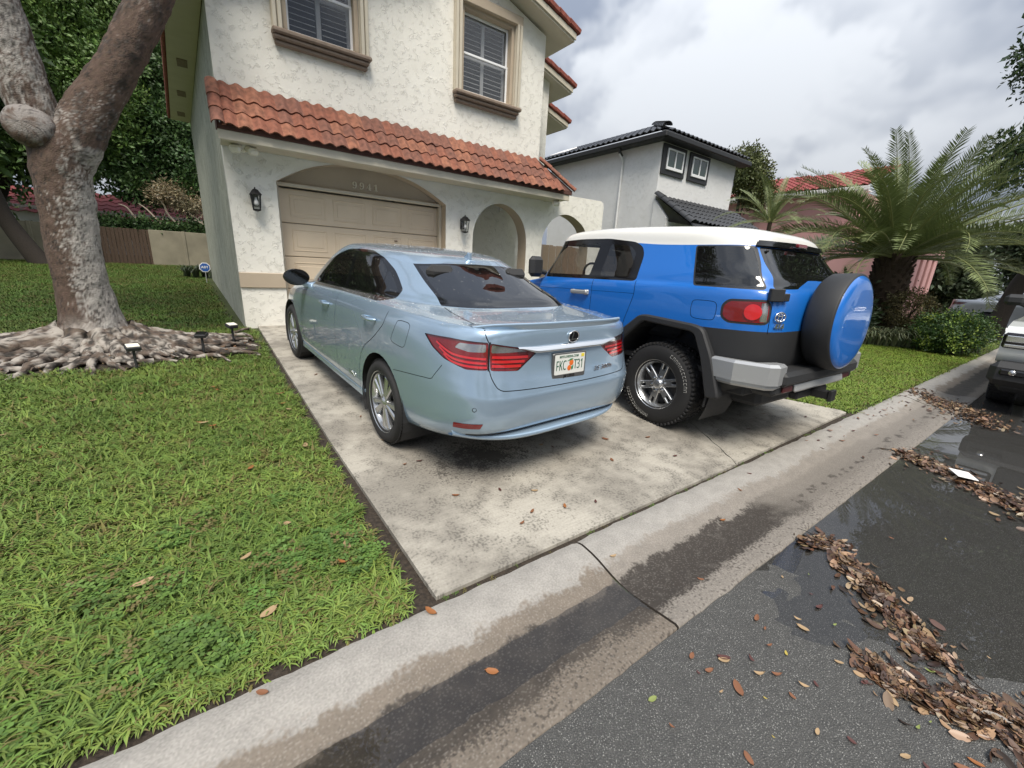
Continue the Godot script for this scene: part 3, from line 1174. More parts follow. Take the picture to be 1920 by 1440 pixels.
	b.quad(e0 + Vector3(-0.46, 0.05, 0), e1 + Vector3(-0.46, 0.05, 0), e1 + Vector3(3.5, 1.5, 0), e0 + Vector3(3.2, 1.5, 0), Vector3.UP)
	b.box(e0.lerp(e1, 0.5) + Vector3(-0.45, 0.1, 0), Vector3(0.06, 0.16, 8.3), 0.02, Basis(Vector3.UP, 0.0395))
	b.quad(Vector3(3.4, 6.4, -7.8), Vector3(3.4, 6.4, -15.9), Vector3(2.0, 7.2, -15.9), Vector3(2.0, 7.2, -7.8), Vector3.UP)
	wpart("roof_cover", b, M.rake_clay, h)
	gable_end(h, 6.72, 6.16, 2.0, -7.66, -15.8, 0.284, 8)
	gable_end(h, 7.93, 5.86, 6.3, -9.0, -12.0, 0.30, 5)
	gable_end(h, 8.82, 5.50, 7.3, -10.1, -14.0, 0.30, 4)
	# --- pent roof of S-tiles over the garage
	var roof := Node3D.new()
	roof.name = "pent_roof"
	h.add_child(roof)
	var ya := 3.80
	var za := -8.0
	var yb := 3.20
	var zb := -7.50
	var dir := Vector3(0, yb - ya, zb - za).normalized()
	var nrm := Vector3(0, -dir.z, dir.y) * -1.0
	if nrm.y < 0.0:
		nrm = -nrm
	var bs := Basis(Vector3.RIGHT, nrm, dir)
	var tm := [tile_mesh(0.182, 0.34, 0.042, 0.020, 0.026), tile_mesh(0.182, 0.345, 0.046, 0.022, 0.028), tile_mesh(0.180, 0.335, 0.040, 0.020, 0.024)]
	for k in 3:
		for i in 36:
			var x := 0.46 + i * 0.182 + (k * 0.004)
			var s := 0.0 + k * 0.262
			if x > 6.26 + s * 0.75:
				continue
			var o := part("tile", tm[R.randi() % 3], M["clay_%d" % (R.randi() % 3)], roof)
			o.transform = Transform3D(bs.rotated(Vector3.UP, R.randf_range(-0.012, 0.012)), Vector3(x, ya, za) + dir * (s + R.randf_range(-0.006, 0.006)) + nrm * (0.014 + R.randf_range(-0.003, 0.003)) - roof.global_position)
	var br := barrel_mesh(0.085, 0.33)
	for k in 3:
		var o := part("rake_tile", br, M["clay_%d" % (k % 3)], roof)
		o.transform = Transform3D(bs, Vector3(0.335, ya, za) + dir * (0.015 + k * 0.262) + nrm * 0.02 - roof.global_position)
	# hip at the right corner, and the roof turning back along the side
	var hd := Vector3(0.62, yb - ya, 0.5).normalized()
	var hs := hd.cross(Vector3.UP).normalized()
	var hb := Basis(hs, hs.cross(hd).normalized() * (1.0 if hs.cross(hd).y > 0 else -1.0), hd)
	for k in 4:
		var o := part("hip_tile", br, M["clay_%d" % ((k + 1) % 3)], roof)
		o.transform = Transform3D(hb, Vector3(6.23, ya + 0.03, za) + hd * (k * 0.24) - roof.global_position)
	b = MB.new()
	b.quad(Vector3(6.22, ya, za), Vector3(6.86, yb, zb), Vector3(6.86, yb, -10.0), Vector3(6.22, ya, -10.0), Vector3(1, 1, 0))
	b.quad(Vector3(0.42, ya - 0.0, za), Vector3(6.22, ya - 0.0, za), Vector3(6.84, yb + 0.0, zb), Vector3(0.42, yb + 0.0, zb), Vector3(0, 1, 1))
	wpart("underlay", b, M.clay_dark, roof)
	b = MB.new()
	b.box(Vector3(3.58, 3.155, -7.50), Vector3(6.5, 0.07, 0.03), 0.006)
	b.extrude(PackedVector2Array([Vector2(7.50, 3.12), Vector2(7.50, 3.19), Vector2(8.0, 3.78), Vector2(8.0, 3.2)]), 0.32, 0.35, Transform3D(Basis(Vector3(0, 0, -1), Vector3(0, 1, 0), Vector3(1, 0, 0)), Vector3.ZERO))
	wpart("tile_closure", b, M.clay_dark, roof)
	b = MB.new()
	b.box(Vector3(3.55, 3.06, -7.52), Vector3(6.46, 0.125, 0.03), 0.008)
	b.box(Vector3(3.55, 3.03, -7.76), Vector3(6.4, 0.05, 0.46), 0.006)
	wpart("fascia", b, M.cream_trim, roof)
	# --- garage: tan tympanum, lintel, house number, sectional door
	b = MB.new()
	b.box(Vector3(2.5, 2.85, -8.27), Vector3(3.1, 0.45, 0.04))
	wpart("tympanum", b, M.tan_paint, h)
	b = MB.new()
	b.box(Vector3(2.505, 2.625, -8.215), Vector3(2.93, 0.055, 0.07), 0.008)
	b.box(Vector3(3.955, 1.45, -8.24), Vector3(0.05, 2.3, 0.10), 0.008)
	b.box(Vector3(1.055, 1.45, -8.24), Vector3(0.05, 2.3, 0.10), 0.008)
	wpart("lintel", b, M.cream_trim, h)
	for i in 4:
		var o := part("house_number", text_mesh("9941"[i], 0.15, 0.02, "Droid Serif", 700), M.number_paint, h)
		o.position = Vector3(2.30 + i * 0.125, 2.775, -8.235) - h.global_position
	var door := Node3D.new()
	door.name = "garage_door"
	h.add_child(door)
	for r in 4:
		b = MB.new()
		var y0 := 2.60 - 0.545 * (r + 1)
		b.box(Vector3(2.52, y0 + 0.27, -8.47), Vector3(3.0, 0.535, 0.04), 0.008)
		wpart("door_section", b, M.garage_paint, door)
		for c in 4:
			b = MB.new()
			var cx := 1.55 + c * 0.69
			var cy := y0 + 0.27
			# raised field with a moulded border
			for s in [[0.56, 0.34, 0.012], [0.50, 0.28, 0.004], [0.42, 0.20, 0.014]]:
				pass
			var t := 0.022
			b.box(Vector3(cx, cy + 0.17, -8.449), Vector3(0.56, t, 0.014), 0.006)
			b.box(Vector3(cx, cy - 0.17, -8.449), Vector3(0.56, t, 0.014), 0.006)
			b.box(Vector3(cx - 0.27, cy, -8.4492), Vector3(t, 0.318, 0.0136), 0.006)
			b.box(Vector3(cx + 0.27, cy, -8.4492), Vector3(t, 0.318, 0.0136), 0.006)
			b.box(Vector3(cx, cy, -8.451), Vector3(0.43, 0.225, 0.014), 0.0065)
			wpart("raised_panel", b, M.garage_paint, door)
	b = MB.new()
	b.box(Vector3(3.09, 1.895, -8.44), Vector3(0.06, 0.03, 0.03), 0.008)
	wpart("handle", b, M.trim_dark, door)
	door.position += Vector3(-0.03, -0.01, 0.13)
	b = MB.new()
	b.box(Vector3(0.705, 1.10, -7.988), Vector3(0.65, 0.235, 0.04), 0.008)
	wpart("belt_course", b, M.tan_paint, h)
	shuttered_window(h, w1[0], w1[1], w1[2], w1[3], zf)
	shuttered_window(h, w2[0], w2[1], w2[2], w2[3], zf)
	wall_lantern(Vector3(0.715, 2.30, -8.0), "black wall lantern on the pier between the side wall and the garage arch")
	wall_lantern(Vector3(4.345, 2.29, -8.0), "black wall lantern between garage arch and small porch arch")
	flood_light(Vector3(0.62, 3.0, -7.78), "white twin floodlight under pent roof eave above pier lantern", 2)
	flood_light(Vector3(6.55, 2.99, -7.72), "white floodlight under pent roof corner by the porch arches", 1)

func wall_lantern(at: Vector3, label: String) -> void:
	var t := thing("wall_lantern", at, label, "wall lantern", "lanterns beside the garage")
	var b := MB.new()
	b.box(Vector3(0, 0.02, 0.012), Vector3(0.09, 0.20, 0.024), 0.006)
	b.tube([Vector3(0, 0.06, 0.02), Vector3(0, 0.10, 0.08), Vector3(0, 0.13, 0.125)], [0.012, 0.012, 0.010], 6)
	part("bracket", b, M.black_metal, t)
	b = MB.new()
	var sq := Basis(Vector3.UP, PI / 4)
	b.lathe([Vector2(0.0, 0.185), Vector2(0.012, 0.18), Vector2(0.012, 0.16), Vector2(0.05, 0.145), Vector2(0.105, 0.085), Vector2(0.112, 0.075), Vector2(0.0, 0.075)], 4, Vector3(0, 0, 0.125), sq)
	part("roof", b, M.black_metal, t)
	b = MB.new()
	for i in 4:
		var a := PI / 4 + i * PI / 2
		var d := Vector3(cos(a), 0, sin(a))
		b.tube([Vector3(0, 0.08, 0.125) + d * 0.088, Vector3(0, -0.14, 0.125) + d * 0.062], [0.007, 0.007], 5)
	b.lathe([Vector2(0.0, -0.165), Vector2(0.03, -0.16), Vector2(0.072, -0.145), Vector2(0.072, -0.13), Vector2(0.0, -0.13)], 4, Vector3(0, 0, 0.125), sq)
	part("cage", b, M.black_metal, t)
	for i in 4:
		b = MB.new()
		var a := PI / 4 + i * PI / 2
		var a2 := a + PI / 2
		var d := Vector3(cos(a), 0, sin(a))
		var e := Vector3(cos(a2), 0, sin(a2))
		var o := Vector3(0, 0, 0.125)
		b.quad(o + d * 0.085 + Vector3(0, 0.078, 0), o + e * 0.085 + Vector3(0, 0.078, 0), o + e * 0.060 + Vector3(0, -0.132, 0), o + d * 0.060 + Vector3(0, -0.132, 0), d + e)
		part("pane", b, M.window_glass, t)
	b = MB.new()
	b.lathe([Vector2(0.0, -0.06), Vector2(0.022, -0.055), Vector2(0.032, -0.03), Vector2(0.028, 0.0), Vector2(0.016, 0.03), Vector2(0.014, 0.055), Vector2(0.0, 0.06)], 12, Vector3(0, -0.02, 0.125))
	part("bulb", b, M.plain_white, t)

func flood_light(at: Vector3, label: String, heads: int) -> void:
	var t := thing("floodlight", at, label, "floodlight")
	var b := MB.new()
	b.lathe([Vector2(0, 0.02), Vector2(0.06, 0.02), Vector2(0.06, 0.0), Vector2(0.045, -0.02), Vector2(0.0, -0.022)], 14)
	part("mount", b, M.lamp_cover, t)
	for i in heads:
		var s := -1.0 if i == 0 else 1.0
		b = MB.new()
		var bs := Basis(Vector3.UP, 0.45 * s) * Basis(Vector3.RIGHT, 0.5)
		var o := Vector3(0.10 * s * (1.0 if heads == 2 else 0.2), -0.05, 0.06)
		b.box(o, Vector3(0.15, 0.10, 0.13), 0.025, bs)
		b.tube([Vector3(0, -0.01, 0), o], [0.015, 0.015], 6)
		part("lamp_head", b, M.lamp_cover, t)
	b = MB.new()
	b.lathe([Vector2(0.0, -0.085), Vector2(0.025, -0.075), Vector2(0.032, -0.05), Vector2(0.03, -0.02), Vector2(0, -0.02)], 12)
	part("sensor", b, M.lamp_cover, t)

# ---------------------------------------------------------------- car bodies
# A body is a stack of plan-view rings (two half superellipses, rear and front).
# ring = [half width, rear z, front z, rear exponent, front exponent, y at five stations]
class Shell:
	var P: Array = []      # [ring][col] Vector3, left half (x <= 0)
	var N: Array = []
	var A := PackedFloat32Array()
	var rp := PackedFloat32Array()
	var nr := 0
	var nc := 0
	var zs: Array
	var zm: float

	func station(r: Array, z: float) -> float:
		var k := zs.size()
		if z <= zs[0]: return r[5]
		if z >= zs[k - 1]: return r[4 + k]
		for i in k - 1:
			if z <= zs[i + 1]:
				var h: float = zs[i + 1] - zs[i]
				var t: float = (z - zs[i]) / h
				var y0: float = r[5 + i]
				var y1: float = r[6 + i]
				var m0: float = (y1 - y0) / h if i == 0 else (y1 - r[4 + i]) / (zs[i + 1] - zs[i - 1])
				var m1: float = (y1 - y0) / h if i == k - 2 else (r[7 + i] - y0) / (zs[i + 2] - zs[i])
				var t2 := t * t
				var t3 := t2 * t
				return (2 * t3 - 3 * t2 + 1) * y0 + (t3 - 2 * t2 + t) * h * m0 + (-2 * t3 + 3 * t2) * y1 + (t3 - t2) * h * m1
		return 0.0

	func at(r: Array, rear: bool, phi: float) -> Vector3:
		var n: float = r[3] if rear else r[4]
		var s := pow(maxf(sin(phi), 0.0), 2.0 / n)
		var c := pow(maxf(cos(phi), 0.0), 2.0 / n)
		var z: float = zm + (r[1] - zm) * c if rear else zm + (r[2] - zm) * c
		return Vector3(-r[0] * s, station(r, z), z)

	func build(ctrl: Array, stations: Array, mid: float, ref: int, cols: int, sub: int) -> void:
		zs = stations
		zm = mid
		# columns: even steps of arc length on the reference ring
		var rr: Array = ctrl[ref]
		var par: Array = []
		var acc := 0.0
		var fine: Array = []
		var last := Vector3.ZERO
		for half in 2:
			for i in 1201:
				var t := i / 1200.0
				if half == 1:
					t = 1.0 - t
				var p: float = (rr[3] if half == 0 else rr[4]) * 0.5
				var phi := PI * 0.5 * pow(t, p) / (pow(t, p) + pow(1.0 - t, p))
				var q := at(rr, half == 0, phi)
				q.y = 0.0
				if not fine.is_empty():
					acc += q.distance_to(last)
				last = q
				fine.append([acc, half == 0, phi])
		var j := 0
		for i in cols + 1:
			var want := acc * i / cols
			while j < fine.size() - 1 and fine[j + 1][0] < want:
				j += 1
			par.append(fine[j])
			A.append(fine[j][0])
		par[0] = [0.0, true, 0.0]
		A[0] = 0.0
		nc = cols + 1
		for k in ctrl.size() - 1:
			for s in (sub if k < ctrl.size() - 2 else sub + 1):
				var t := float(s) / sub
				var a: Array = ctrl[maxi(k - 1, 0)]
				var b: Array = ctrl[k]
				var d: Array = ctrl[k + 1]
				var e: Array = ctrl[mini(k + 2, ctrl.size() - 1)]
				var ring: Array = []
				for m in b.size():
					# monotone cubic, so that close rings make crisp creases
					var d0: float = b[m] - a[m]
					var d1: float = d[m] - b[m]
					var d2: float = e[m] - d[m]
					var m0 := 0.0 if d0 * d1 <= 0.0 else 2.0 * d0 * d1 / (d0 + d1)
					var m1 := 0.0 if d1 * d2 <= 0.0 else 2.0 * d1 * d2 / (d1 + d2)
					if k == 0: m0 = d1
					if k == ctrl.size() - 2: m1 = d1
					var t2 := t * t
					var t3 := t2 * t
					ring.append((2 * t3 - 3 * t2 + 1) * b[m] + (t3 - 2 * t2 + t) * m0 + (-2 * t3 + 3 * t2) * d[m] + (t3 - t2) * m1)
				var row: Array = []
				for q in par:
					row.append(at(ring, q[1], q[2]))
				P.append(row)
				rp.append(k + t)
		nr = P.size()
		normals()

	func normals() -> void:
		N.clear()
		for i in nr:
			var row: Array = []
			for j in nc:
				var up: Vector3 = P[mini(i + 1, nr - 1)][j] - P[maxi(i - 1, 0)][j]
				var l: Vector3
				var r: Vector3
				if j == 0:
					r = P[i][1]
					l = r * Vector3(-1, 1, 1)
				elif j == nc - 1:
					l = P[i][nc - 2]
					r = l * Vector3(-1, 1, 1)
				else:
					l = P[i][j - 1]
					r = P[i][j + 1]
				var n := (r - l).cross(up).normalized()
				if n.length() < 0.5:
					n = Vector3.UP
				row.append(n)
			N.append(row)
		# outward
		var mid: Vector3 = N[nr / 3][nc / 2]
		if mid.x > 0.0:
			for row in N:
				for j in nc:
					row[j] = -row[j]

	func hit(o: Vector3, d: Vector3, both := true) -> Array:
		# nearest hit of a ray, returns [a, y, x, z, ring] (for measuring)
		var best := 1e9
		var out: Array = []
		for side in [1.0, -1.0]:
			var m := Vector3(side, 1, 1)
			for i in nr - 1:
				for j in nc - 1:
					for q in [[[i, j], [i + 1, j], [i + 1, j + 1]], [[i, j], [i + 1, j + 1], [i, j + 1]]]:
						var p0: Vector3 = P[q[0][0]][q[0][1]] * m
						var p1: Vector3 = P[q[1][0]][q[1][1]] * m
						var p2: Vector3 = P[q[2][0]][q[2][1]] * m
						var h = Geometry3D.ray_intersects_triangle(o, d, p0, p1, p2)
						if h != null and o.distance_to(h) < best:
							best = o.distance_to(h)
							var w := Geometry3D.get_triangle_barycentric_coords(h, p0, p1, p2)
							out = [(A[q[0][1]] * w.x + A[q[1][1]] * w.y + A[q[2][1]] * w.z) * side, h.y, h.x, h.z, rp[q[0][0]] * w.x + rp[q[1][0]] * w.y + rp[q[2][0]] * w.z]
		return out

# panels: {name, space ("ay" or "xz"), poly, r0, r1, mat, inset, side ("", "L", "R"), split}
class Cutter:
	var panels: Array = []
	var shell: Shell
	var out := {}

	func key(p: Dictionary, left: bool) -> String:
		return p.name + (("|L" if left else "|R") if p.get("split", false) else "")

	func put(p: Dictionary, t: Array, left: bool) -> void:
		var k := key(p, left)
		if not out.has(k):
			out[k] = [MB.new(), p]
		var m := Vector3(1, 1, 1) if left else Vector3(-1, 1, 1)
		var ins: float = p.get("inset", 0.0)
		out[k][0].tri((t[0][0] - t[0][1] * ins) * m, (t[1][0] - t[1][1] * ins) * m, (t[2][0] - t[2][1] * ins) * m, t[0][1] * m, t[1][1] * m, t[2][1] * m)

	func p2(v: Array, space: String) -> Vector2:
		match space:
			"ay": return Vector2(v[2], v[0].y)
			"zy": return Vector2(v[0].z, v[0].y)
			"xy": return Vector2(v[0].x, v[0].y)
		return Vector2(v[0].x, v[0].z)

	func sub(t: Array, poly: PackedVector2Array, q: PackedVector2Array) -> Array:
		# triangles of poly with attributes carried over from t (whose plane coords are q)
		var res: Array = []
		var idx := Geometry2D.triangulate_polygon(poly)
		var den := (q[1] - q[0]).cross(q[2] - q[0])
		if absf(den) < 1e-12:
			return res
		for i in range(0, idx.size(), 3):
			var tt: Array = []
			for k in 3:
				var p := poly[idx[i + k]]
				var w1 := (p - q[0]).cross(q[2] - q[0]) / den
				var w2 := (q[1] - q[0]).cross(p - q[0]) / den
				var w0 := 1.0 - w1 - w2
				tt.append([t[0][0] * w0 + t[1][0] * w1 + t[2][0] * w2, (t[0][1] * w0 + t[1][1] * w1 + t[2][1] * w2).normalized(), t[0][2] * w0 + t[1][2] * w1 + t[2][2] * w2])
			res.append(tt)
		return res

	func cut(t: Array, r: float, k: int, left: bool) -> void:
		while k < panels.size():
			var p: Dictionary = panels[k]
			k += 1
			if r < p.r0 or r > p.r1:
				continue
			if p.has("zmin") and t[0][0].z < p.zmin:
				continue
			if p.has("zmax") and t[0][0].z > p.zmax:
				continue
			if p.get("side", "") != "" and (p.side == "L") != left:
				continue
			if not p.has("poly"):
				put(p, t, left)
				return
			var q := PackedVector2Array([p2(t[0], p.space), p2(t[1], p.space), p2(t[2], p.space)])
			var lo := q[0].min(q[1]).min(q[2])
			var hi := q[0].max(q[1]).max(q[2])
			var bb: Rect2 = p.box
			if hi.x < bb.position.x or hi.y < bb.position.y or lo.x > bb.end.x or lo.y > bb.end.y:
				continue
			if absf((q[1] - q[0]).cross(q[2] - q[0])) < 1e-9:
				if Geometry2D.is_point_in_polygon((q[0] + q[1] + q[2]) / 3.0, p.poly):
					if p.get("drop", false): return
					put(p, t, left)
					return
				continue
			var inn := Geometry2D.intersect_polygons(q, p.poly)
			if inn.is_empty():
				continue
			var rest := Geometry2D.clip_polygons(q, p.poly)
			var hole := false
			for x in rest:
				if Geometry2D.is_polygon_clockwise(x):
					hole = true
			if hole:
				var m01 := mid(t[0], t[1])
				var m12 := mid(t[1], t[2])
				var m20 := mid(t[2], t[0])
				for s in [[t[0], m01, m20], [m01, t[1], m12], [m20, m12, t[2]], [m01, m12, m20]]:
					cut(s, r, k - 1, left)
				return
			if not p.get("drop", false):
				for x in inn:
					for s in sub(t, x, q):
						put(p, s, left)
			for x in rest:
				for s in sub(t, x, q):
					cut(s, r, k, left)
			return

	func mid(a: Array, b: Array) -> Array:
		return [(a[0] + b[0]) * 0.5, (a[1] + b[1]).normalized(), (a[2] + b[2]) * 0.5]

	func run(rlo := -1.0, rhi := 99.0) -> Dictionary:
		for p in panels:
			if p.has("poly"):
				var lo: Vector2 = p.poly[0]
				var hi: Vector2 = p.poly[0]
				for v in p.poly:
					lo = lo.min(v)
					hi = hi.max(v)
				p.box = Rect2(lo, hi - lo)
		for i in shell.nr - 1:
			var r := (shell.rp[i] + shell.rp[i + 1]) * 0.5
			if r < rlo or r > rhi:
				continue
			for j in shell.nc - 1:
				var a := [shell.P[i][j], shell.N[i][j], shell.A[j]]
				var b := [shell.P[i + 1][j], shell.N[i + 1][j], shell.A[j]]
				var c := [shell.P[i + 1][j + 1], shell.N[i + 1][j + 1], shell.A[j + 1]]
				var d := [shell.P[i][j + 1], shell.N[i][j + 1], shell.A[j + 1]]
				for left in [true, false]:
					cut([a, b, c], r, 0, left)
					cut([a, c, d], r, 0, left)
		return out

func pv(a: Array) -> PackedVector2Array:
	var o := PackedVector2Array()
	for p in a:
		o.append(Vector2(p[0], p[1]))
	return o

# rounded version of a polygon given as [x, y] pairs
func soft(a: Array, r: float) -> PackedVector2Array:
	var p := pv(a)
	var o := PackedVector2Array()
	for i in p.size():
		var b := p[i]
		var d0 := p[(i - 1 + p.size()) % p.size()] - b
		var d1 := p[(i + 1) % p.size()] - b
		var rr := minf(r, 0.45 * minf(d0.length(), d1.length()))
		var s := b + d0.normalized() * rr
		var e := b + d1.normalized() * rr
		for k in 5:
			var t := k / 4.0
			o.append(s.lerp(b, t).lerp(b.lerp(e, t), t))
	return o

func grow(p: PackedVector2Array, d: float) -> PackedVector2Array:
	var o := Geometry2D.offset_polygon(p, d, Geometry2D.JOIN_ROUND)
	return o[0] if o.size() > 0 else p

func seam(path: Array, w := 0.0028) -> PackedVector2Array:
	var q: Array = []
	for p in path:
		q.append(Vector2(p[0], p[1]))
	var o := Geometry2D.offset_polyline(PackedVector2Array(spline(q, 4)), w, Geometry2D.JOIN_MITER, Geometry2D.END_BUTT)
	return o[0]

func seam_straight(path: Array, w := 0.0028) -> PackedVector2Array:
	return Geometry2D.offset_polyline(pv(path), w, Geometry2D.JOIN_MITER, Geometry2D.END_BUTT)[0]

const SEDAN_RINGS := [
	[0.80, 0.86, -3.66, 6.0, 4.6, 0.19, 0.20, 0.20, 0.22, 0.33],
	[0.875, 0.98, -3.74, 6.5, 4.6, 0.25, 0.25, 0.25, 0.26, 0.39],
	[0.90, 1.055, -3.78, 6.8, 4.6, 0.36, 0.36, 0.36, 0.36, 0.45],
	[0.910, 1.085, -3.80, 7.0, 4.6, 0.50, 0.52, 0.52, 0.52, 0.56],
	[0.912, 1.090, -3.80, 7.0, 4.6, 0.60, 0.66, 0.67, 0.66, 0.655],
	[0.908, 1.075, -3.79, 7.0, 4.6, 0.66, 0.77, 0.80, 0.80, 0.705],
	[0.900, 1.050, -3.76, 7.0, 4.5, 0.70, 0.85, 0.90, 0.90, 0.78],
	[0.888, 1.030, -3.72, 6.8, 4.4, 0.74, 0.91, 0.965, 0.985, 0.90],
	[0.868, 1.025, -3.66, 6.5, 4.2, 0.775, 0.945, 1.01, 1.04, 1.03],
	[0.848, 1.015, -3.58, 6.0, 4.0, 0.80, 0.965, 1.035, 1.07, 1.075],
	[0.825, 0.96, -3.35, 5.2, 4.0, 0.83, 0.985, 1.05, 1.085, 1.088],
	[0.80, 0.53, -2.72, 4.0, 4.5, 0.95, 1.01, 1.065, 1.115, 1.115],
	[0.778, 0.42, -2.58, 3.8, 5.0, 1.03, 1.07, 1.115, 1.165, 1.165],
	[0.738, 0.20, -2.28, 3.6, 4.8, 1.17, 1.21, 1.23, 1.245, 1.25],
	[0.690, -0.04, -1.98, 3.4, 4.4, 1.29, 1.345, 1.355, 1.338, 1.335],
	[0.650, -0.185, -1.78, 3.3, 4.0, 1.36, 1.415, 1.425, 1.393, 1.386],
	[0.585, -0.30, -1.64, 3.2, 3.6, 1.40, 1.452, 1.465, 1.432, 1.422],
	[0.40, -0.58, -1.48, 3.0, 3.2, 1.42, 1.472, 1.486, 1.462, 1.45],
	[0.0, -0.90, -1.10, 3.0, 3.0, 1.42, 1.478, 1.494, 1.478, 1.46]]
const SEDAN_Z := [-3.8, -2.5, -1.35, -0.1, 1.08]

const SUV_RINGS := [
	[0.82, 0.72, -3.30, 8, 6, 0.46, 0.46, 0.46, 0.46, 0.46],
	[0.90, 0.84, -3.38, 9, 6, 0.56, 0.56, 0.56, 0.56, 0.58],
	[0.925, 0.90, -3.42, 9, 6, 0.78, 0.78, 0.78, 0.78, 0.80],
	[0.93, 0.915, -3.44, 9, 6, 0.95, 0.97, 0.98, 0.98, 0.99],
	[0.93, 0.915, -3.44, 9, 6, 1.05, 1.12, 1.14, 1.14, 1.15],
	[0.928, 0.905, -3.42, 9, 6, 1.12, 1.24, 1.27, 1.265, 1.26],
	[0.918, 0.885, -3.38, 9, 5.5, 1.16, 1.30, 1.335, 1.33, 1.32],
	[0.905, 0.865, -3.25, 9, 5, 1.18, 1.33, 1.365, 1.355, 1.345],
	[0.892, 0.845, -2.10, 9, 7, 1.24, 1.385, 1.395, 1.375, 1.365],
	[0.872, 0.815, -2.02, 9, 7, 1.38, 1.45, 1.46, 1.44, 1.43],
	[0.822, 0.705, -1.90, 8, 7, 1.58, 1.61, 1.61, 1.575, 1.56],
	[0.780, 0.625, -1.82, 8, 7, 1.72, 1.765, 1.75, 1.69, 1.665],
	[0.766, 0.605, -1.80, 8, 7, 1.77, 1.82, 1.80, 1.73, 1.70],
	[0.742, 0.58, -1.77, 7, 6, 1.81, 1.868, 1.868, 1.812, 1.752],
	[0.67, 0.49, -1.66, 6, 5, 1.84, 1.902, 1.912, 1.876, 1.80],
	[0.46, 0.28, -1.35, 4, 4, 1.86, 1.922, 1.935, 1.905, 1.835],
	[0.0, -0.35, -0.75, 3, 3, 1.87, 1.93, 1.942, 1.915, 1.855]]
const SUV_Z := [-3.4, -1.7, -1.0, -0.2, 0.9]

func sedan_pose() -> Transform3D:
	return Transform3D(Basis(Vector3.UP, deg_to_rad(3.945)) * Basis(Vector3.RIGHT, deg_to_rad(2.568)), Vector3(1.8752, 0.1384, -3.0864))

func suv_pose() -> Transform3D:
	return Transform3D(Basis(Vector3.UP, deg_to_rad(-1.477)) * Basis(Vector3.RIGHT, deg_to_rad(-1.36)), Vector3(4.3498, 0.1027, -2.2924))

# ---------------------------------------------------------------- wheels and shared car parts
func spoke_poly(r0: float, r1: float, w0: float, w1: float) -> PackedVector2Array:
	return PackedVector2Array([Vector2(-w0, r0), Vector2(w0, r0), Vector2(w1, r1), Vector2(-w1, r1)])

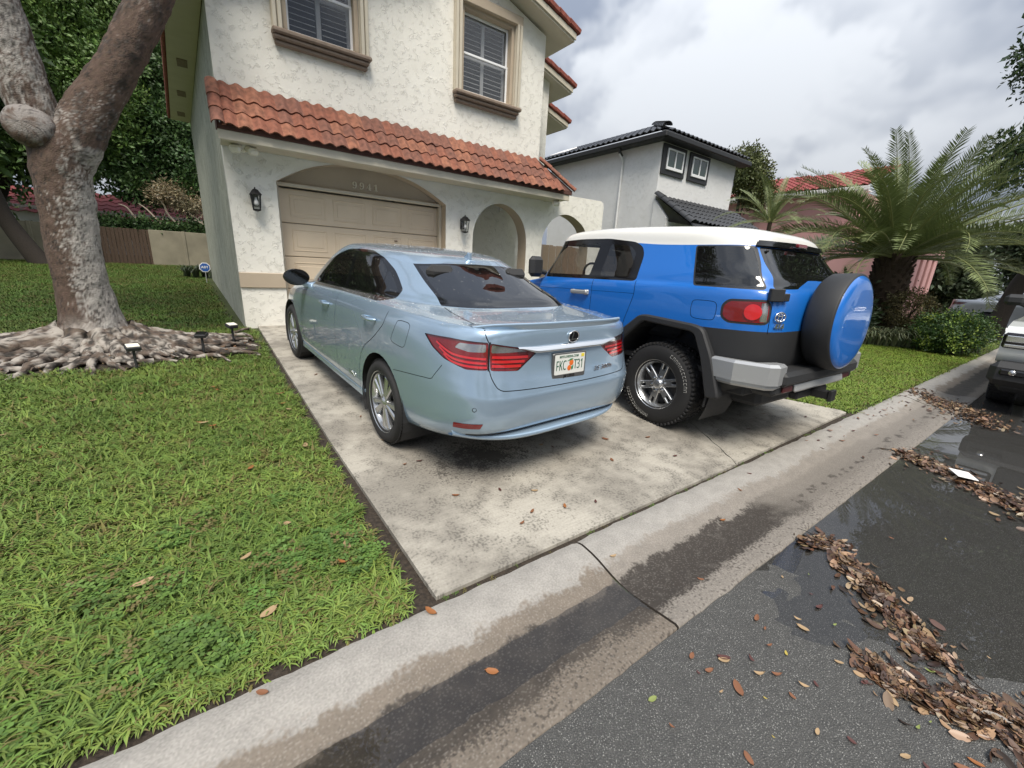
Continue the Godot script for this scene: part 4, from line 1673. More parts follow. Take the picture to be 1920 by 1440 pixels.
func wheel(car: Node3D, at: Vector3, side: float, rad: float, rim: float, wid: float, kind: String) -> void:
	# axis along x; side = -1 for the left of the car (outer face towards -x)
	var w := Node3D.new()
	w.name = "wheel"
	car.add_child(w, true)
	w.position = at
	var bs := Basis(Vector3(0, 1, 0), Vector3(side, 0, 0), Vector3(0, 0, 1))
	bs = Basis(Vector3(0, 0, 1), Vector3(side, 0, 0), Vector3(0, side, 0))
	var h := wid / 2
	var b := MB.new()
	var sh := 0.024 if kind == "sedan" else 0.03
	b.lathe([Vector2(rim - 0.012, -h * 0.9), Vector2(rim + 0.01, -h), Vector2((rad + rim) * 0.5, -h * 1.06), Vector2(rad - sh, -h * 0.98), Vector2(rad - 0.004, -h * 0.80), Vector2(rad, -h * 0.5), Vector2(rad, h * 0.5), Vector2(rad - 0.004, h * 0.80), Vector2(rad - sh, h * 0.98), Vector2((rad + rim) * 0.5 + 0.02, h * 1.06), Vector2((rad + rim) * 0.5 - 0.02, h * 1.06), Vector2(rim + 0.014, h * 1.02), Vector2(rim, h * 0.98), Vector2(rim - 0.012, h * 0.9)], 64, Vector3.ZERO, bs)
	if kind == "suv":
		# tread lugs on crown and shoulders
		for i in 60:
			var a := TAU * i / 60.0
			for s in [-1.0, 1.0]:
				var d := Vector3(0, sin(a), cos(a))
				var tg := Vector3(0, cos(a), -sin(a))
				var o := d * (rad + 0.001)
				b.box(o + Vector3(s * h * 0.80, 0, 0) - d * 0.006, Vector3(h * 0.36, 0.026, 0.022), 0.004, Basis(Vector3.RIGHT, d, tg))
				if i % 2 == 0:
					b.box(o + Vector3(s * h * 0.28, 0, 0) + tg * 0.012 * s, Vector3(h * 0.42, 0.014, 0.034), 0.003, Basis(Vector3.RIGHT, d, tg).rotated(d, 0.35 * s))
	else:
		for i in 72:
			var a := TAU * i / 72.0
			var d := Vector3(0, sin(a), cos(a))
			var tg := Vector3(0, cos(a), -sin(a))
			for s in [-1.0, 1.0]:
				b.box(d * (rad - 0.001) + Vector3(s * h * 0.66, 0, 0), Vector3(h * 0.4, 0.008, 0.022), 0.002, Basis(Vector3.RIGHT, d, tg))
	part("tyre", b, M.rubber, w)
	b = MB.new()
	b.lathe([Vector2(rim - 0.03, -h * 0.9), Vector2(rim - 0.018, -h * 0.5), Vector2(rim - 0.03, h * 0.2), Vector2(rim - 0.028, h * 0.72), Vector2(rim - 0.004, h * 0.90), Vector2(rim + 0.003, h * 1.0), Vector2(rim + 0.006, h * 1.02), Vector2(rim + 0.004, h * 0.96)], 48, Vector3.ZERO, bs)
	part("rim", b, M.alloy, w)
	b = MB.new()
	b.lathe([Vector2(0, h * 0.25), Vector2(rim - 0.05, h * 0.25), Vector2(rim - 0.03, h * 0.1)], 32, Vector3.ZERO, bs)
	part("brake_disc", b, M.black_metal, w)
	var face := Transform3D(Basis(Vector3(0, 0, side), Vector3(0, 1, 0), Vector3(side, 0, 0)), Vector3.ZERO)
	if kind == "sedan":
		for i in 10:
			b = MB.new()
			var an := TAU * i / 10.0 + (0.10 if i % 2 == 0 else -0.10) + 0.15
			var t := face * Transform3D(Basis(Vector3(0, 0, 1), an), Vector3.ZERO)
			b.extrude(spoke_poly(0.035, rim - 0.018, 0.016, 0.030 if i % 2 == 0 else 0.024), h * 0.55, h * 0.86, t, 0.009)
			part("spoke", b, M.alloy, w)
		b = MB.new()
		b.lathe([Vector2(0.062, h * 0.5), Vector2(0.060, h * 0.84), Vector2(0.034, h * 0.88), Vector2(0.030, h * 0.95), Vector2(0, h * 0.97)], 24, Vector3.ZERO, bs)
		part("hub_cap", b, M.alloy, w)
	else:
		for i in 6:
			var an := TAU * i / 6.0 + 0.26
			var t := face * Transform3D(Basis(Vector3(0, 0, 1), an), Vector3.ZERO)
			b = MB.new()
			# forked spoke: two bars with a slot between them at the rim
			b.extrude(pv([[-0.034, 0.05], [0.034, 0.05], [0.040, rim - 0.085], [0.040, rim - 0.02], [0.016, rim - 0.02], [0.012, rim - 0.085], [-0.012, rim - 0.085], [-0.016, rim - 0.02], [-0.040, rim - 0.02], [-0.040, rim - 0.085]]), h * 0.3, h * 0.66, t, 0.006)
			part("spoke", b, M.alloy, w)
		b = MB.new()
		b.lathe([Vector2(0.095, h * 0.3), Vector2(0.092, h * 0.62), Vector2(0.05, h * 0.66), Vector2(0.046, h * 0.82), Vector2(0.036, h * 0.86), Vector2(0, h * 0.86)], 28, Vector3.ZERO, bs)
		part("hub_cap", b, M.alloy, w)
		for i in 6:
			var an := TAU * (i + 0.5) / 6.0 + 0.26
			b = MB.new()
			b.lathe([Vector2(0.013, h * 0.6), Vector2(0.012, h * 0.78), Vector2(0.0, h * 0.80)], 6, face.basis * Vector3(cos(an) * 0.072, sin(an) * 0.072, 0), bs)
			part("lug_nut", b, M.chrome, w)
		# raised white outline lettering worn down to strokes on the sidewall
		b = MB.new()
		for arcs in [[2.0, 3.1], [-1.45, -0.35]]:
			var a: float = arcs[0]
			while a < arcs[1]:
				var d := face.basis * Vector3(cos(a), sin(a), 0)
				var tg := face.basis * Vector3(-sin(a), cos(a), 0)
				var o := d * (rad * 0.5 + rim * 0.5 + 0.012) + Vector3(side * (h * 1.064), 0, 0)
				b.box(o + tg * 0.0, Vector3(0.003, 0.030, 0.0030), 0.0, Basis(Vector3.RIGHT, d, tg))
				b.box(o + tg * 0.010 + d * 0.014, Vector3(0.003, 0.0030, 0.016), 0.0, Basis(Vector3.RIGHT, d, tg))
				if int(a * 100) % 2 == 0:
					b.box(o + tg * 0.010 - d * 0.014, Vector3(0.003, 0.0030, 0.016), 0.0, Basis(Vector3.RIGHT, d, tg))
				else:
					b.box(o + tg * 0.018, Vector3(0.003, 0.030, 0.0030), 0.0, Basis(Vector3.RIGHT, d, tg))
				a += 0.098
		part("sidewall_lettering", b, M.sidewall_white, w).set_meta("kind", "stuff")

func wheel_well(car: Node3D, z: float, y: float, r: float, x0: float, x1: float) -> void:
	for s in [-1.0, 1.0]:
		var b := MB.new()
		var pts := arc(Vector2(z, y), r, -0.5, PI + 0.5, 20)
		for i in pts.size() - 1:
			var a := pts[i]
			var e := pts[i + 1]
			b.quad(Vector3(s * x0, a.y, a.x), Vector3(s * x0, e.y, e.x), Vector3(s * x1, e.y, e.x), Vector3(s * x1, a.y, a.x), Vector3(0, y - a.y, z - a.x))
			b.tri(Vector3(s * x1, y, z), Vector3(s * x1, a.y, a.x), Vector3(s * x1, e.y, e.x))
		part("wheel_well", b, M.black_plastic, car)

func car_materials() -> void:
	var p := mat("sedan_paint", [0.345, 0.465, 0.595], 0.24, 0.52)
	p.clearcoat_enabled = true
	p.clearcoat = 1.0
	p.clearcoat_roughness = 0.02
	p = mat("suv_paint", [0.008, 0.150, 0.56], 0.35, 0.0)
	p.clearcoat_enabled = true
	p.clearcoat = 1.0
	p.clearcoat_roughness = 0.02
	p = mat("white_paint", [0.74, 0.735, 0.70], 0.35)
	p.clearcoat_enabled = true
	p.clearcoat = 0.7
	p.clearcoat_roughness = 0.04
	p = mat("grey_paint", [0.40, 0.41, 0.42], 0.3, 0.5)
	p.clearcoat_enabled = true
	p.clearcoat = 1.0
	p.clearcoat_roughness = 0.03
	for g in [["tint_glass", 0.93, 0.006], ["tint_mid", 0.72, 0.008], ["clear_glass", 0.24, 0.012], ["lens_clear", 0.35, 0.55], ["lens_cover", 0.03, 0.02]]:
		var m := mat(g[0], [g[2], g[2], g[2]], 0.0)
		m.transparency = BaseMaterial3D.TRANSPARENCY_ALPHA
		m.albedo_color.a = g[1]
	M.tint_glass.metallic_specular = 0.7
	M.tint_mid.metallic_specular = 0.6
	p = mat("lens_red", [0.20, 0.005, 0.008], 0.25)
	p.clearcoat_enabled = true
	p.clearcoat = 1.0
	p.clearcoat_roughness = 0.0
	p = mat("lens_red_bright", [0.62, 0.018, 0.024], 0.15)
	p.clearcoat_enabled = true
	p.clearcoat = 1.0
	p.clearcoat_roughness = 0.0
	p = mat("lens_red_dark", [0.075, 0.004, 0.006], 0.1)
	p.clearcoat_enabled = true
	p.clearcoat = 1.0
	mat("lens_silver", [0.62, 0.62, 0.62], 0.12, 0.9)
	mat("gap", [0.006, 0.006, 0.007], 0.9)
	mat("seat_cloth", [0.035, 0.035, 0.036], 0.9)
	mat("plate_white", [0.72, 0.73, 0.70], 0.4)
	mat("plate_green", [0.015, 0.10, 0.055], 0.5)
	mat("plate_orange", [0.75, 0.16, 0.02], 0.5)
	mat("plate_leaf", [0.04, 0.22, 0.10], 0.5)
	mat("sticker_yellow", [0.75, 0.60, 0.05], 0.5)
	mat("frame_grey", [0.16, 0.16, 0.16], 0.35, 0.6)
	mat("sidewall_white", [0.42, 0.42, 0.40], 0.7)
	mat("drop_water", [0.6, 0.6, 0.6], 0.0)
	M.drop_water.transparency = BaseMaterial3D.TRANSPARENCY_ALPHA
	M.drop_water.albedo_color.a = 0.12

func seats(car: Node3D, rows: Array, y: float) -> void:
	for r in rows:
		for x in [-0.38, 0.38]:
			var b := MB.new()
			b.box(Vector3(x, y, r - 0.25), Vector3(0.48, 0.16, 0.50), 0.05)
			b.box(Vector3(x, y + 0.34, r + 0.06), Vector3(0.46, 0.60, 0.15), 0.06, Basis(Vector3.RIGHT, 0.22))
			b.box(Vector3(x, y + 0.74, r + 0.15), Vector3(0.24, 0.17, 0.10), 0.04, Basis(Vector3.RIGHT, 0.15))
			part("seat", b, M.seat_cloth, car)

func steering(car: Node3D, at: Vector3, tilt: float) -> void:
	var b := MB.new()
	var p: Array = []
	var r: Array = []
	var bs := Basis(Vector3.RIGHT, tilt)
	for i in 25:
		var a := TAU * i / 24.0
		p.append(at + bs * Vector3(cos(a) * 0.19, sin(a) * 0.19, 0))
		r.append(0.015)
	b.tube(p, r, 6, false)
	b.box(at, Vector3(0.34, 0.07, 0.03), 0.01, bs)
	part("steering_wheel", b, M.black_plastic, car)

func emit_panels(car: Node3D, cut: Cutter) -> void:
	var res := cut.run()
	for k in res:
		var p: Dictionary = res[k][1]
		part(p.name, res[k][0], p.mat, car)

func pan(cut: Cutter, called: String, space: String, poly, r0: float, r1: float, m: Material, extra := {}) -> void:
	var d := {"name": called, "space": space, "r0": r0, "r1": r1, "mat": m}
	if poly != null:
		d.poly = poly
	d.merge(extra)
	cut.panels.append(d)

# ---------------------------------------------------------------- the pale blue sedan
func sedan() -> void:
	var car := thing("sedan", Vector3.ZERO, "pale ice blue four door sedan with rear spoiler, wet with rain, parked on driveway", "car")
	car.transform = sedan_pose()
	var s := Shell.new()
	s.build(SEDAN_RINGS, SEDAN_Z, -1.35, 4, 128, 5)
	var c := Cutter.new()
	c.shell = s
	var paint: Material = M.sedan_paint
	var circ := func(z: float, y: float, r: float) -> PackedVector2Array: return arc(Vector2(z, y), r, 0, TAU * 0.98, 36)
	pan(c, "arch", "zy", circ.call(-0.05, 0.33, 0.385), 0, 6.5, null, {"drop": true, "zmin": -1.0})
	pan(c, "arch", "zy", circ.call(-2.86, 0.33, 0.385), 0, 6.5, null, {"drop": true, "zmax": -2.0})
	# side glass, set in gloss black trim
	pan(c, "window", "zy", soft([[-2.20, 1.038], [-1.90, 1.222], [-1.56, 1.338], [-1.33, 1.396], [-1.165, 1.410], [-1.115, 1.086], [-1.8, 1.052]], 0.03), 9.4, 16, M.tint_mid, {"split": true})
	pan(c, "window", "zy", soft([[-1.085, 1.411], [-0.86, 1.411], [-0.62, 1.366], [-0.445, 1.302], [-0.335, 1.106], [-1.04, 1.083]], 0.03), 9.4, 16, M.tint_glass, {"split": true})
	pan(c, "quarter_window", "zy", soft([[-0.425, 1.292], [-0.385, 1.284], [-0.125, 1.168], [-0.135, 1.136], [-0.26, 1.105], [-0.315, 1.103]], 0.015), 9.4, 16, M.tint_glass, {"split": true})
	pan(c, "window_trim", "zy", soft([[-2.29, 1.005], [-1.92, 1.250], [-1.57, 1.362], [-1.34, 1.420], [-1.10, 1.433], [-0.85, 1.434], [-0.60, 1.388], [-0.36, 1.308], [-0.078, 1.178], [-0.092, 1.118], [-0.24, 1.078], [-1.07, 1.056], [-1.8, 1.022]], 0.05), 9.4, 16, M.gloss_black, {"split": true})
	# rear screen and windscreen
	pan(c, "rear_window", "xy", pv([[0.1, 1.130], [-0.40, 1.130], [-0.578, 1.132], [-0.50, 1.352], [-0.3, 1.372], [0.1, 1.379]]), 11.0, 15.6, M.tint_glass, {"zmin": -0.6})
	pan(c, "rear_window_border", "xy", pv([[0.1, 1.124], [-0.40, 1.124], [-0.604, 1.124], [-0.518, 1.366], [-0.3, 1.384], [0.1, 1.391]]), 11.0, 15.6, M.gloss_black, {"zmin": -0.6})
	pan(c, "windscreen", "xy", pv([[0.1, 1.06], [-0.66, 1.09], [-0.55, 1.39], [0.1, 1.42]]), 11.0, 15.6, M.tint_mid, {"zmax": -1.35})
	# tail lamps: light pipes, reversing lens, red body
	var bar := {"split": true, "inset": 0.004}
	for q in [[[1.06, 0.962], [0.95, 0.920], [0.86, 0.907], [0.70, 0.905]], [[1.03, 0.935], [0.94, 0.893], [0.85, 0.880], [0.695, 0.879]], [[0.99, 0.902], [0.93, 0.870], [0.83, 0.856], [0.69, 0.856]]]:
		pan(c, "light_pipe", "ay", seam(q, 0.0065), 5, 9, M.lens_red_bright, bar)
	for q in [[[0.665, 0.917], [0.40, 0.908]], [[0.663, 0.891], [0.425, 0.882]], [[0.66, 0.865], [0.45, 0.856]]]:
		pan(c, "light_pipe", "ay", seam_straight(q, 0.0085), 5, 9, M.lens_red_bright, bar)
	pan(c, "reversing_lens", "ay", soft([[0.915, 0.952], [0.885, 0.985], [0.712, 0.990], [0.706, 0.944], [0.81, 0.938]], 0.012), 5, 9, M.lens_silver, {"split": true, "inset": 0.012})
	pan(c, "reversing_lens", "ay", soft([[0.678, 0.990], [0.50, 0.962], [0.405, 0.940], [0.672, 0.940]], 0.012), 5, 9, M.lens_silver, {"split": true, "inset": 0.012})
	pan(c, "tail_lamp", "ay", soft([[1.178, 0.990], [0.95, 1.003], [0.700, 1.004], [0.682, 0.840], [0.82, 0.836], [0.985, 0.874], [1.09, 0.924]], 0.015), 5, 9, M.lens_red, {"split": true, "inset": 0.010})
	pan(c, "tail_lamp", "ay", soft([[0.690, 1.001], [0.498, 0.973], [0.335, 0.926], [0.473, 0.827], [0.668, 0.838]], 0.015), 5, 9, M.lens_red, {"split": true, "inset": 0.010})
	# shut lines: recessed dark grooves
	var gr := {"inset": 0.004}
	var G: Material = M.gap
	pan(c, "shut_line", "ay", seam_straight([[0.693, 1.006], [0.679, 0.836]], 0.006), 5, 9, G, gr)
	pan(c, "shut_line", "ay", seam([[0.674, 0.838], [0.652, 0.780], [0.606, 0.724], [0.50, 0.712], [0.214, 0.702], [-0.02, 0.700]]), 4, 8, G, gr)
	pan(c, "shut_line", "ay", seam([[0.70, 1.003], [0.722, 1.035], [0.745, 1.072]]), 7, 9.6, G, gr)
	pan(c, "shut_line", "xz", seam([[-0.652, 0.94], [-0.658, 0.85], [-0.654, 0.707], [-0.63, 0.52], [-0.604, 0.37]], 0.0035), 9.0, 11.1, G, gr)
	pan(c, "shut_line", "zy", seam([[0.028, 1.045], [0.022, 1.02], [-0.005, 0.95], [-0.08, 0.88], [-0.191, 0.80], [-0.33, 0.72], [-0.425, 0.62], [-0.465, 0.5], [-0.50, 0.31]]), 1.2, 9.4, G, gr)
	pan(c, "shut_line", "zy", seam([[-1.06, 1.06], [-1.075, 0.9], [-1.08, 0.6], [-1.05, 0.31]]), 1.2, 10.4, G, gr)
	pan(c, "shut_line", "zy", seam([[-2.20, 1.0], [-2.27, 0.8], [-2.30, 0.5], [-2.25, 0.31]]), 1.2, 9.8, G, gr)
	pan(c, "shut_line", "zy", seam_straight([[-2.25, 0.312], [-0.5, 0.312]]), 1.0, 3, G, gr)
	pan(c, "shut_line", "zy", seam([[0.20, 0.660], [0.33, 0.680], [0.451, 0.697], [0.60, 0.716], [0.674, 0.726], [0.70, 0.755], [0.752, 0.830]], 0.0022), 3, 7, G, gr)
	var fuel := [[[0.255, 1.016], [0.205, 1.006], [0.190, 0.985], [0.145, 0.885], [0.150, 0.860], [0.18, 0.850]], [[0.18, 0.850], [0.30, 0.845], [0.335, 0.857], [0.348, 0.88], [0.372, 0.985], [0.360, 1.008], [0.335, 1.016], [0.255, 1.016]]]
	for q in fuel:
		pan(c, "shut_line", "zy", seam(q, 0.0022), 4.5, 8.6, G, {"inset": 0.003, "side": "L"})
	pan(c, "fuel_door", "zy", soft([[0.255, 1.016], [0.205, 1.006], [0.145, 0.885], [0.155, 0.852], [0.30, 0.845], [0.348, 0.88], [0.372, 0.985], [0.335, 1.016]], 0.02), 4.5, 8.6, paint, {"side": "L"})
	# hybrid badge plinth on the sill, reflectors and parking sensors on the bumper
	pan(c, "reflector", "ay", soft([[0.90, 0.492], [0.706, 0.508], [0.720, 0.470], [0.90, 0.455]], 0.006), 1.5, 4, M.lens_red, {"split": true, "inset": -0.002})
	pan(c, "parking_sensor", "ay", arc(Vector2(0.768, 0.601), 0.011, 0, TAU * 0.97, 12), 2, 5, M.sedan_paint, {"inset": 0.002, "split": true})
	pan(c, "sensor_ring", "ay", arc(Vector2(0.768, 0.601), 0.015, 0, TAU * 0.97, 12), 2, 5, G, {"inset": 0.003})
	pan(c, "lower_valance", "ay", pv([[-0.02, 0.1], [0.80, 0.1], [0.80, 0.418], [0.6, 0.430], [-0.02, 0.434]]), 0, 2.6, M.black_plastic)
	# painted panels
	pan(c, "rear_door", "zy", pv([[-1.06, 1.06], [0.028, 1.045], [-0.005, 0.95], [-0.08, 0.88], [-0.191, 0.80], [-0.33, 0.72], [-0.425, 0.62], [-0.465, 0.5], [-0.50, 0.31], [-1.05, 0.31], [-1.08, 0.6], [-1.075, 0.9]]), 1.2, 9.9, paint, {"split": true})
	pan(c, "front_door", "zy", pv([[-2.20, 1.03], [-1.06, 1.06], [-1.075, 0.9], [-1.08, 0.6], [-1.05, 0.31], [-2.25, 0.31], [-2.30, 0.5], [-2.27, 0.8]]), 1.2, 9.9, paint, {"split": true})
	pan(c, "trunk_lid", "ay", pv([[-0.02, 1.085], [0.745, 1.072], [0.722, 1.035], [0.70, 1.003], [0.674, 0.838], [0.652, 0.780], [0.606, 0.724], [0.50, 0.712], [0.214, 0.702], [-0.02, 0.700]]), 4, 9.6, paint)
	pan(c, "trunk_lid", "xz", pv([[0.02, 1.2], [-0.652, 0.94], [-0.658, 0.85], [-0.654, 0.707], [-0.63, 0.52], [-0.604, 0.37], [0.02, 0.3]]), 9.0, 11.1, paint)
	pan(c, "rear_bumper", "ay", pv([[-0.02, 0.2], [1.65, 0.2], [1.607, 0.662], [1.34, 0.697], [1.108, 0.726], [1.0, 0.830], [0.983, 0.876], [0.82, 0.838], [0.675, 0.839], [0.652, 0.78], [0.606, 0.724], [0.214, 0.702], [-0.02, 0.70]]), 0, 7, paint)
	pan(c, "roof", "", null, 15.2, 20, paint)
	pan(c, "body", "", null, -1, 20, paint)
	emit_panels(car, c)
	# clear outer lenses over the tail lamps
	var cv := Cutter.new()
	cv.shell = s
	pan(cv, "lamp_cover", "ay", soft([[1.178, 0.990], [0.95, 1.003], [0.700, 1.004], [0.682, 0.840], [0.82, 0.836], [0.985, 0.874], [1.09, 0.924]], 0.015), 5, 9, M.lens_cover, {"split": true, "inset": -0.001})
	pan(cv, "lamp_cover", "ay", soft([[0.690, 1.001], [0.498, 0.973], [0.335, 0.926], [0.473, 0.827], [0.668, 0.838]], 0.015), 5, 9, M.lens_cover, {"split": true, "inset": -0.001})
	var cr := cv.run(5.0, 9.0)
	for k in cr:
		part("lamp_cover", cr[k][0], M.lens_cover, car)
	var b := MB.new()
	b.box(Vector3(0, 0.23, -1.6), Vector3(1.3, 0.06, 3.0), 0.02)
	for j in s.nc - 1:
		for sd in [Vector3(1, 1, 1), Vector3(-1, 1, 1)]:
			b.tri(Vector3(0, 0.24, s.P[0][j].z * 0.9), s.P[0][j] * sd, s.P[0][j + 1] * sd)
	part("underbody", b, M.black_plastic, car)
	wheel_well(car, -0.05, 0.33, 0.40, 0.90, 0.55)
	wheel_well(car, -2.86, 0.33, 0.40, 0.90, 0.55)
	for z in [-0.03, -2.85]:
		for sd in [-1.0, 1.0]:
			wheel(car, Vector3(0.795 * sd, 0.333, z), sd, 0.333, 0.238, 0.215, "sedan")
	# interior
	b = MB.new()
	b.box(Vector3(0, 0.42, -1.3), Vector3(1.45, 0.04, 2.6))
	b.box(Vector3(0, 0.92, -2.2), Vector3(1.4, 0.28, 0.5), 0.08)
	b.box(Vector3(0, 1.03, 0.16), Vector3(1.2, 0.03, 0.5), 0.01)
	part("cabin_trim", b, M.seat_cloth, car)
	seats(car, [-1.05, -0.25], 0.55)
	steering(car, Vector3(-0.38, 0.98, -1.85), -0.5)
	# rear lip spoiler
	b = MB.new()
	var rows: Array = []
	var nrm: Array = []
	for i in 41:
		var x := -0.70 + 1.40 * i / 40.0
		var e := pow(absf(x) / 0.70, 5.0)
		var z0 := 0.985 - 0.16 * e
		var y0 := 1.076 + 0.004 * e
		var ht := 0.040 * (1.0 - pow(absf(x) / 0.70, 8.0)) + 0.002
		rows.append([Vector3(x, y0 + 0.002, z0 - 0.11), Vector3(x, y0 + ht * 0.55, z0 - 0.04), Vector3(x, y0 + ht, z0 + 0.035), Vector3(x, y0 + ht - 0.006, z0 + 0.046), Vector3(x, y0 + ht - 0.02, z0 + 0.040), Vector3(x, y0 - 0.014, z0 + 0.030)])
		nrm.append([Vector3(0, 1, -0.1), Vector3(0, 1, -0.4).normalized(), Vector3(0, 0.9, 0.2).normalized(), Vector3(0, 0.3, 1).normalized(), Vector3(0, -0.5, 1).normalized(), Vector3(0, -0.2, 1).normalized()])
	b.sheet(rows, nrm)
	part("spoiler", b, paint, car)
	# bright bar between the tail lamps
	b = MB.new()
	rows = []
	nrm = []
	for i in 33:
		var x := -0.47 + 0.94 * i / 32.0
		var e := absf(x) / 0.47
		var hh := 0.023 * (1.0 - 0.75 * smoothstep(0.62, 1.0, e))
		var yc := 0.949 + 0.020 * smoothstep(0.62, 1.0, e)
		var z0 := 1.031 - 0.012 * pow(e, 4.0)
		rows.append([Vector3(x, yc + hh, z0 - 0.004), Vector3(x, yc + hh * 0.7, z0 + 0.012), Vector3(x, yc - hh * 0.35, z0 + 0.020), Vector3(x, yc - hh * 0.8, z0 + 0.016), Vector3(x, yc - hh, z0 - 0.002)])
		nrm.append([Vector3(0, 1, 0.2).normalized(), Vector3(0, 0.9, 0.75).normalized(), Vector3(0, 0.45, 1).normalized(), Vector3(0, -0.4, 1).normalized(), Vector3(0, -1, 0.2).normalized()])
	b.sheet(rows, nrm)
	part("chrome_bar", b, M.chrome, car)
	# lower bumper lip
	b = MB.new()
	rows = []
	nrm = []
	for i in 49:
		var x := -0.80 + 1.60 * i / 48.0
		var e := pow(absf(x) / 0.80, 4.0)
		var z0 := 1.075 - 0.235 * e
		var y0 := 0.372 + 0.018 * e
		rows.append([Vector3(x * 0.95, y0 - 0.005, z0 - 0.20), Vector3(x, y0 - 0.012, z0 - 0.04), Vector3(x, y0 - 0.006, z0), Vector3(x, y0 + 0.010, z0 + 0.010), Vector3(x, y0 + 0.026, z0 - 0.004), Vector3(x * 0.97, y0 + 0.036, z0 - 0.06)])
		nrm.append([Vector3.DOWN, Vector3(0, -1, 0.1).normalized(), Vector3(0, -0.8, 0.6).normalized(), Vector3(0, 0.1, 1).normalized(), Vector3(0, 0.9, 0.4).normalized(), Vector3(0, 1, 0.25).normalized()])
	b.sheet(rows, nrm)
	part("bumper_lip", b, paint, car)
	# sills
	for sd in [-1.0, 1.0]:
		b = MB.new()
		b.box(Vector3(sd * 0.872, 0.275, -1.42), Vector3(0.05, 0.085, 1.95), 0.018)
		part("side_skirt", b, paint, car)
	# door handles
	for q in [[-1.362, 0.905], [-0.235, 0.950]]:
		for sd in [-1.0, 1.0]:
			b = MB.new()
			var o := Vector3(sd * 0.902, q[1], q[0])
			b.tube(spline([o + Vector3(sd * -0.005, 0.0, -0.105), o + Vector3(sd * 0.028, 0.002, -0.075), o + Vector3(sd * 0.034, 0.004, 0.0), o + Vector3(sd * 0.028, 0.004, 0.075), o + Vector3(sd * -0.005, 0.004, 0.105)], 3), [0.010, 0.012, 0.013, 0.014, 0.014, 0.014, 0.014, 0.014, 0.014, 0.014, 0.013, 0.012, 0.010], 8)
			part("door_handle", b, paint, car)
	# mirrors: black glossy shell, paint arm
	for sd in [-1.0, 1.0]:
		b = MB.new()
		var o := Vector3(sd * 0.985, 1.075, -2.10)
		b.lathe([Vector2(0.0, -0.075), Vector2(0.045, -0.068), Vector2(0.078, -0.04), Vector2(0.092, 0.0), Vector2(0.094, 0.045), Vector2(0.088, 0.058)], 24, o, Basis(Vector3(1.35, 0, 0), Vector3(0, 0, 1), Vector3(0, -0.92, 0)))
		part("mirror_shell", b, M.gloss_black, car)
		b = MB.new()
		b.lathe([Vector2(0.0, 0.052), Vector2(0.087, 0.052)], 24, o, Basis(Vector3(1.35, 0, 0), Vector3(0, 0, 1), Vector3(0, -0.92, 0)))
		part("mirror_glass", b, M.tint_glass, car)
		b = MB.new()
		b.tube([Vector3(sd * 0.80, 0.985, -2.08), Vector3(sd * 0.86, 0.99, -2.09), Vector3(sd * 0.93, 1.02, -2.10)], [0.05, 0.035, 0.03], 8)
		part("mirror_arm", b, paint, car)
	# shark-fin aerial
	b = MB.new()
	b.extrude(pv([[-0.10, 0.0], [0.085, 0.0], [0.075, 0.058], [0.05, 0.064], [0.0, 0.030], [-0.06, 0.006]]), -0.014, 0.014, Transform3D(Basis(Vector3(0, 0, 1), Vector3(0, 1, 0), Vector3(-1, 0, 0)), Vector3(0, 1.418, -0.33)), 0.008)
	b.box(Vector3(0, 1.421, -0.32), Vector3(0.07, 0.012, 0.21), 0.006, Basis(Vector3.RIGHT, 0.09))
	part("aerial", b, paint, car)
	# badge: ring with a slanted angular stroke
	b = MB.new()
	var pp: Array = []
	var rr: Array = []
	var eo := Vector3(0.012, 1.012, 1.034)
	for i in 33:
		var a := TAU * i / 32.0
		pp.append(eo + Vector3(cos(a) * 0.049, sin(a) * 0.038, 0))
		rr.append(0.0052)
	b.tube(pp, rr, 6, false)
	b.extrude(pv([[-0.008, 0.028], [-0.018, -0.012], [0.030, -0.012], [0.033, -0.022], [-0.030, -0.022], [-0.016, 0.030]]), 0.0, 0.008, Transform3D(Basis.IDENTITY, eo))
	var em := part("emblem", b, M.chrome, car)
	b = MB.new()
	b.lathe([Vector2(0.0, -0.001), Vector2(0.048, -0.001)], 24, eo, Basis(Vector3(1, 0, 0), Vector3(0, 0, 1), Vector3(0, -0.78, 0)))
	part("emblem_field", b, M.gloss_black, em)
	var bd := part("model_badge", text_mesh("ES 300h", 0.052, 0.006, "Droid Sans", 700), M.chrome, car)
	bd.transform = Transform3D(Basis(Vector3.UP, 0.05) * Basis.from_scale(Vector3(1.15, 0.85, 1)), Vector3(0.345, 0.772, 1.058))
	var hb := part("side_badge", text_mesh("HYBRID", 0.045, 0.004, "Droid Sans", 700), M.chrome, car)
	hb.transform = Transform3D(Basis(Vector3.UP, -PI / 2), Vector3(-0.906, 0.395, -0.66))
	plate(car, Vector3(-0.022, 0.822, 1.052), -0.02)
	# rain beads on the lid, roof and rear haunch
	var drop := MB.new()
	drop.lathe([Vector2(0.0, 0.42), Vector2(0.55, 0.34), Vector2(0.9, 0.14), Vector2(1.0, 0.0)], 8)
	var mm := MultiMesh.new()
	mm.transform_format = MultiMesh.TRANSFORM_3D
	mm.mesh = drop.mesh()
	var list: Array = []
	var rg := RandomNumberGenerator.new()
	rg.seed = 99
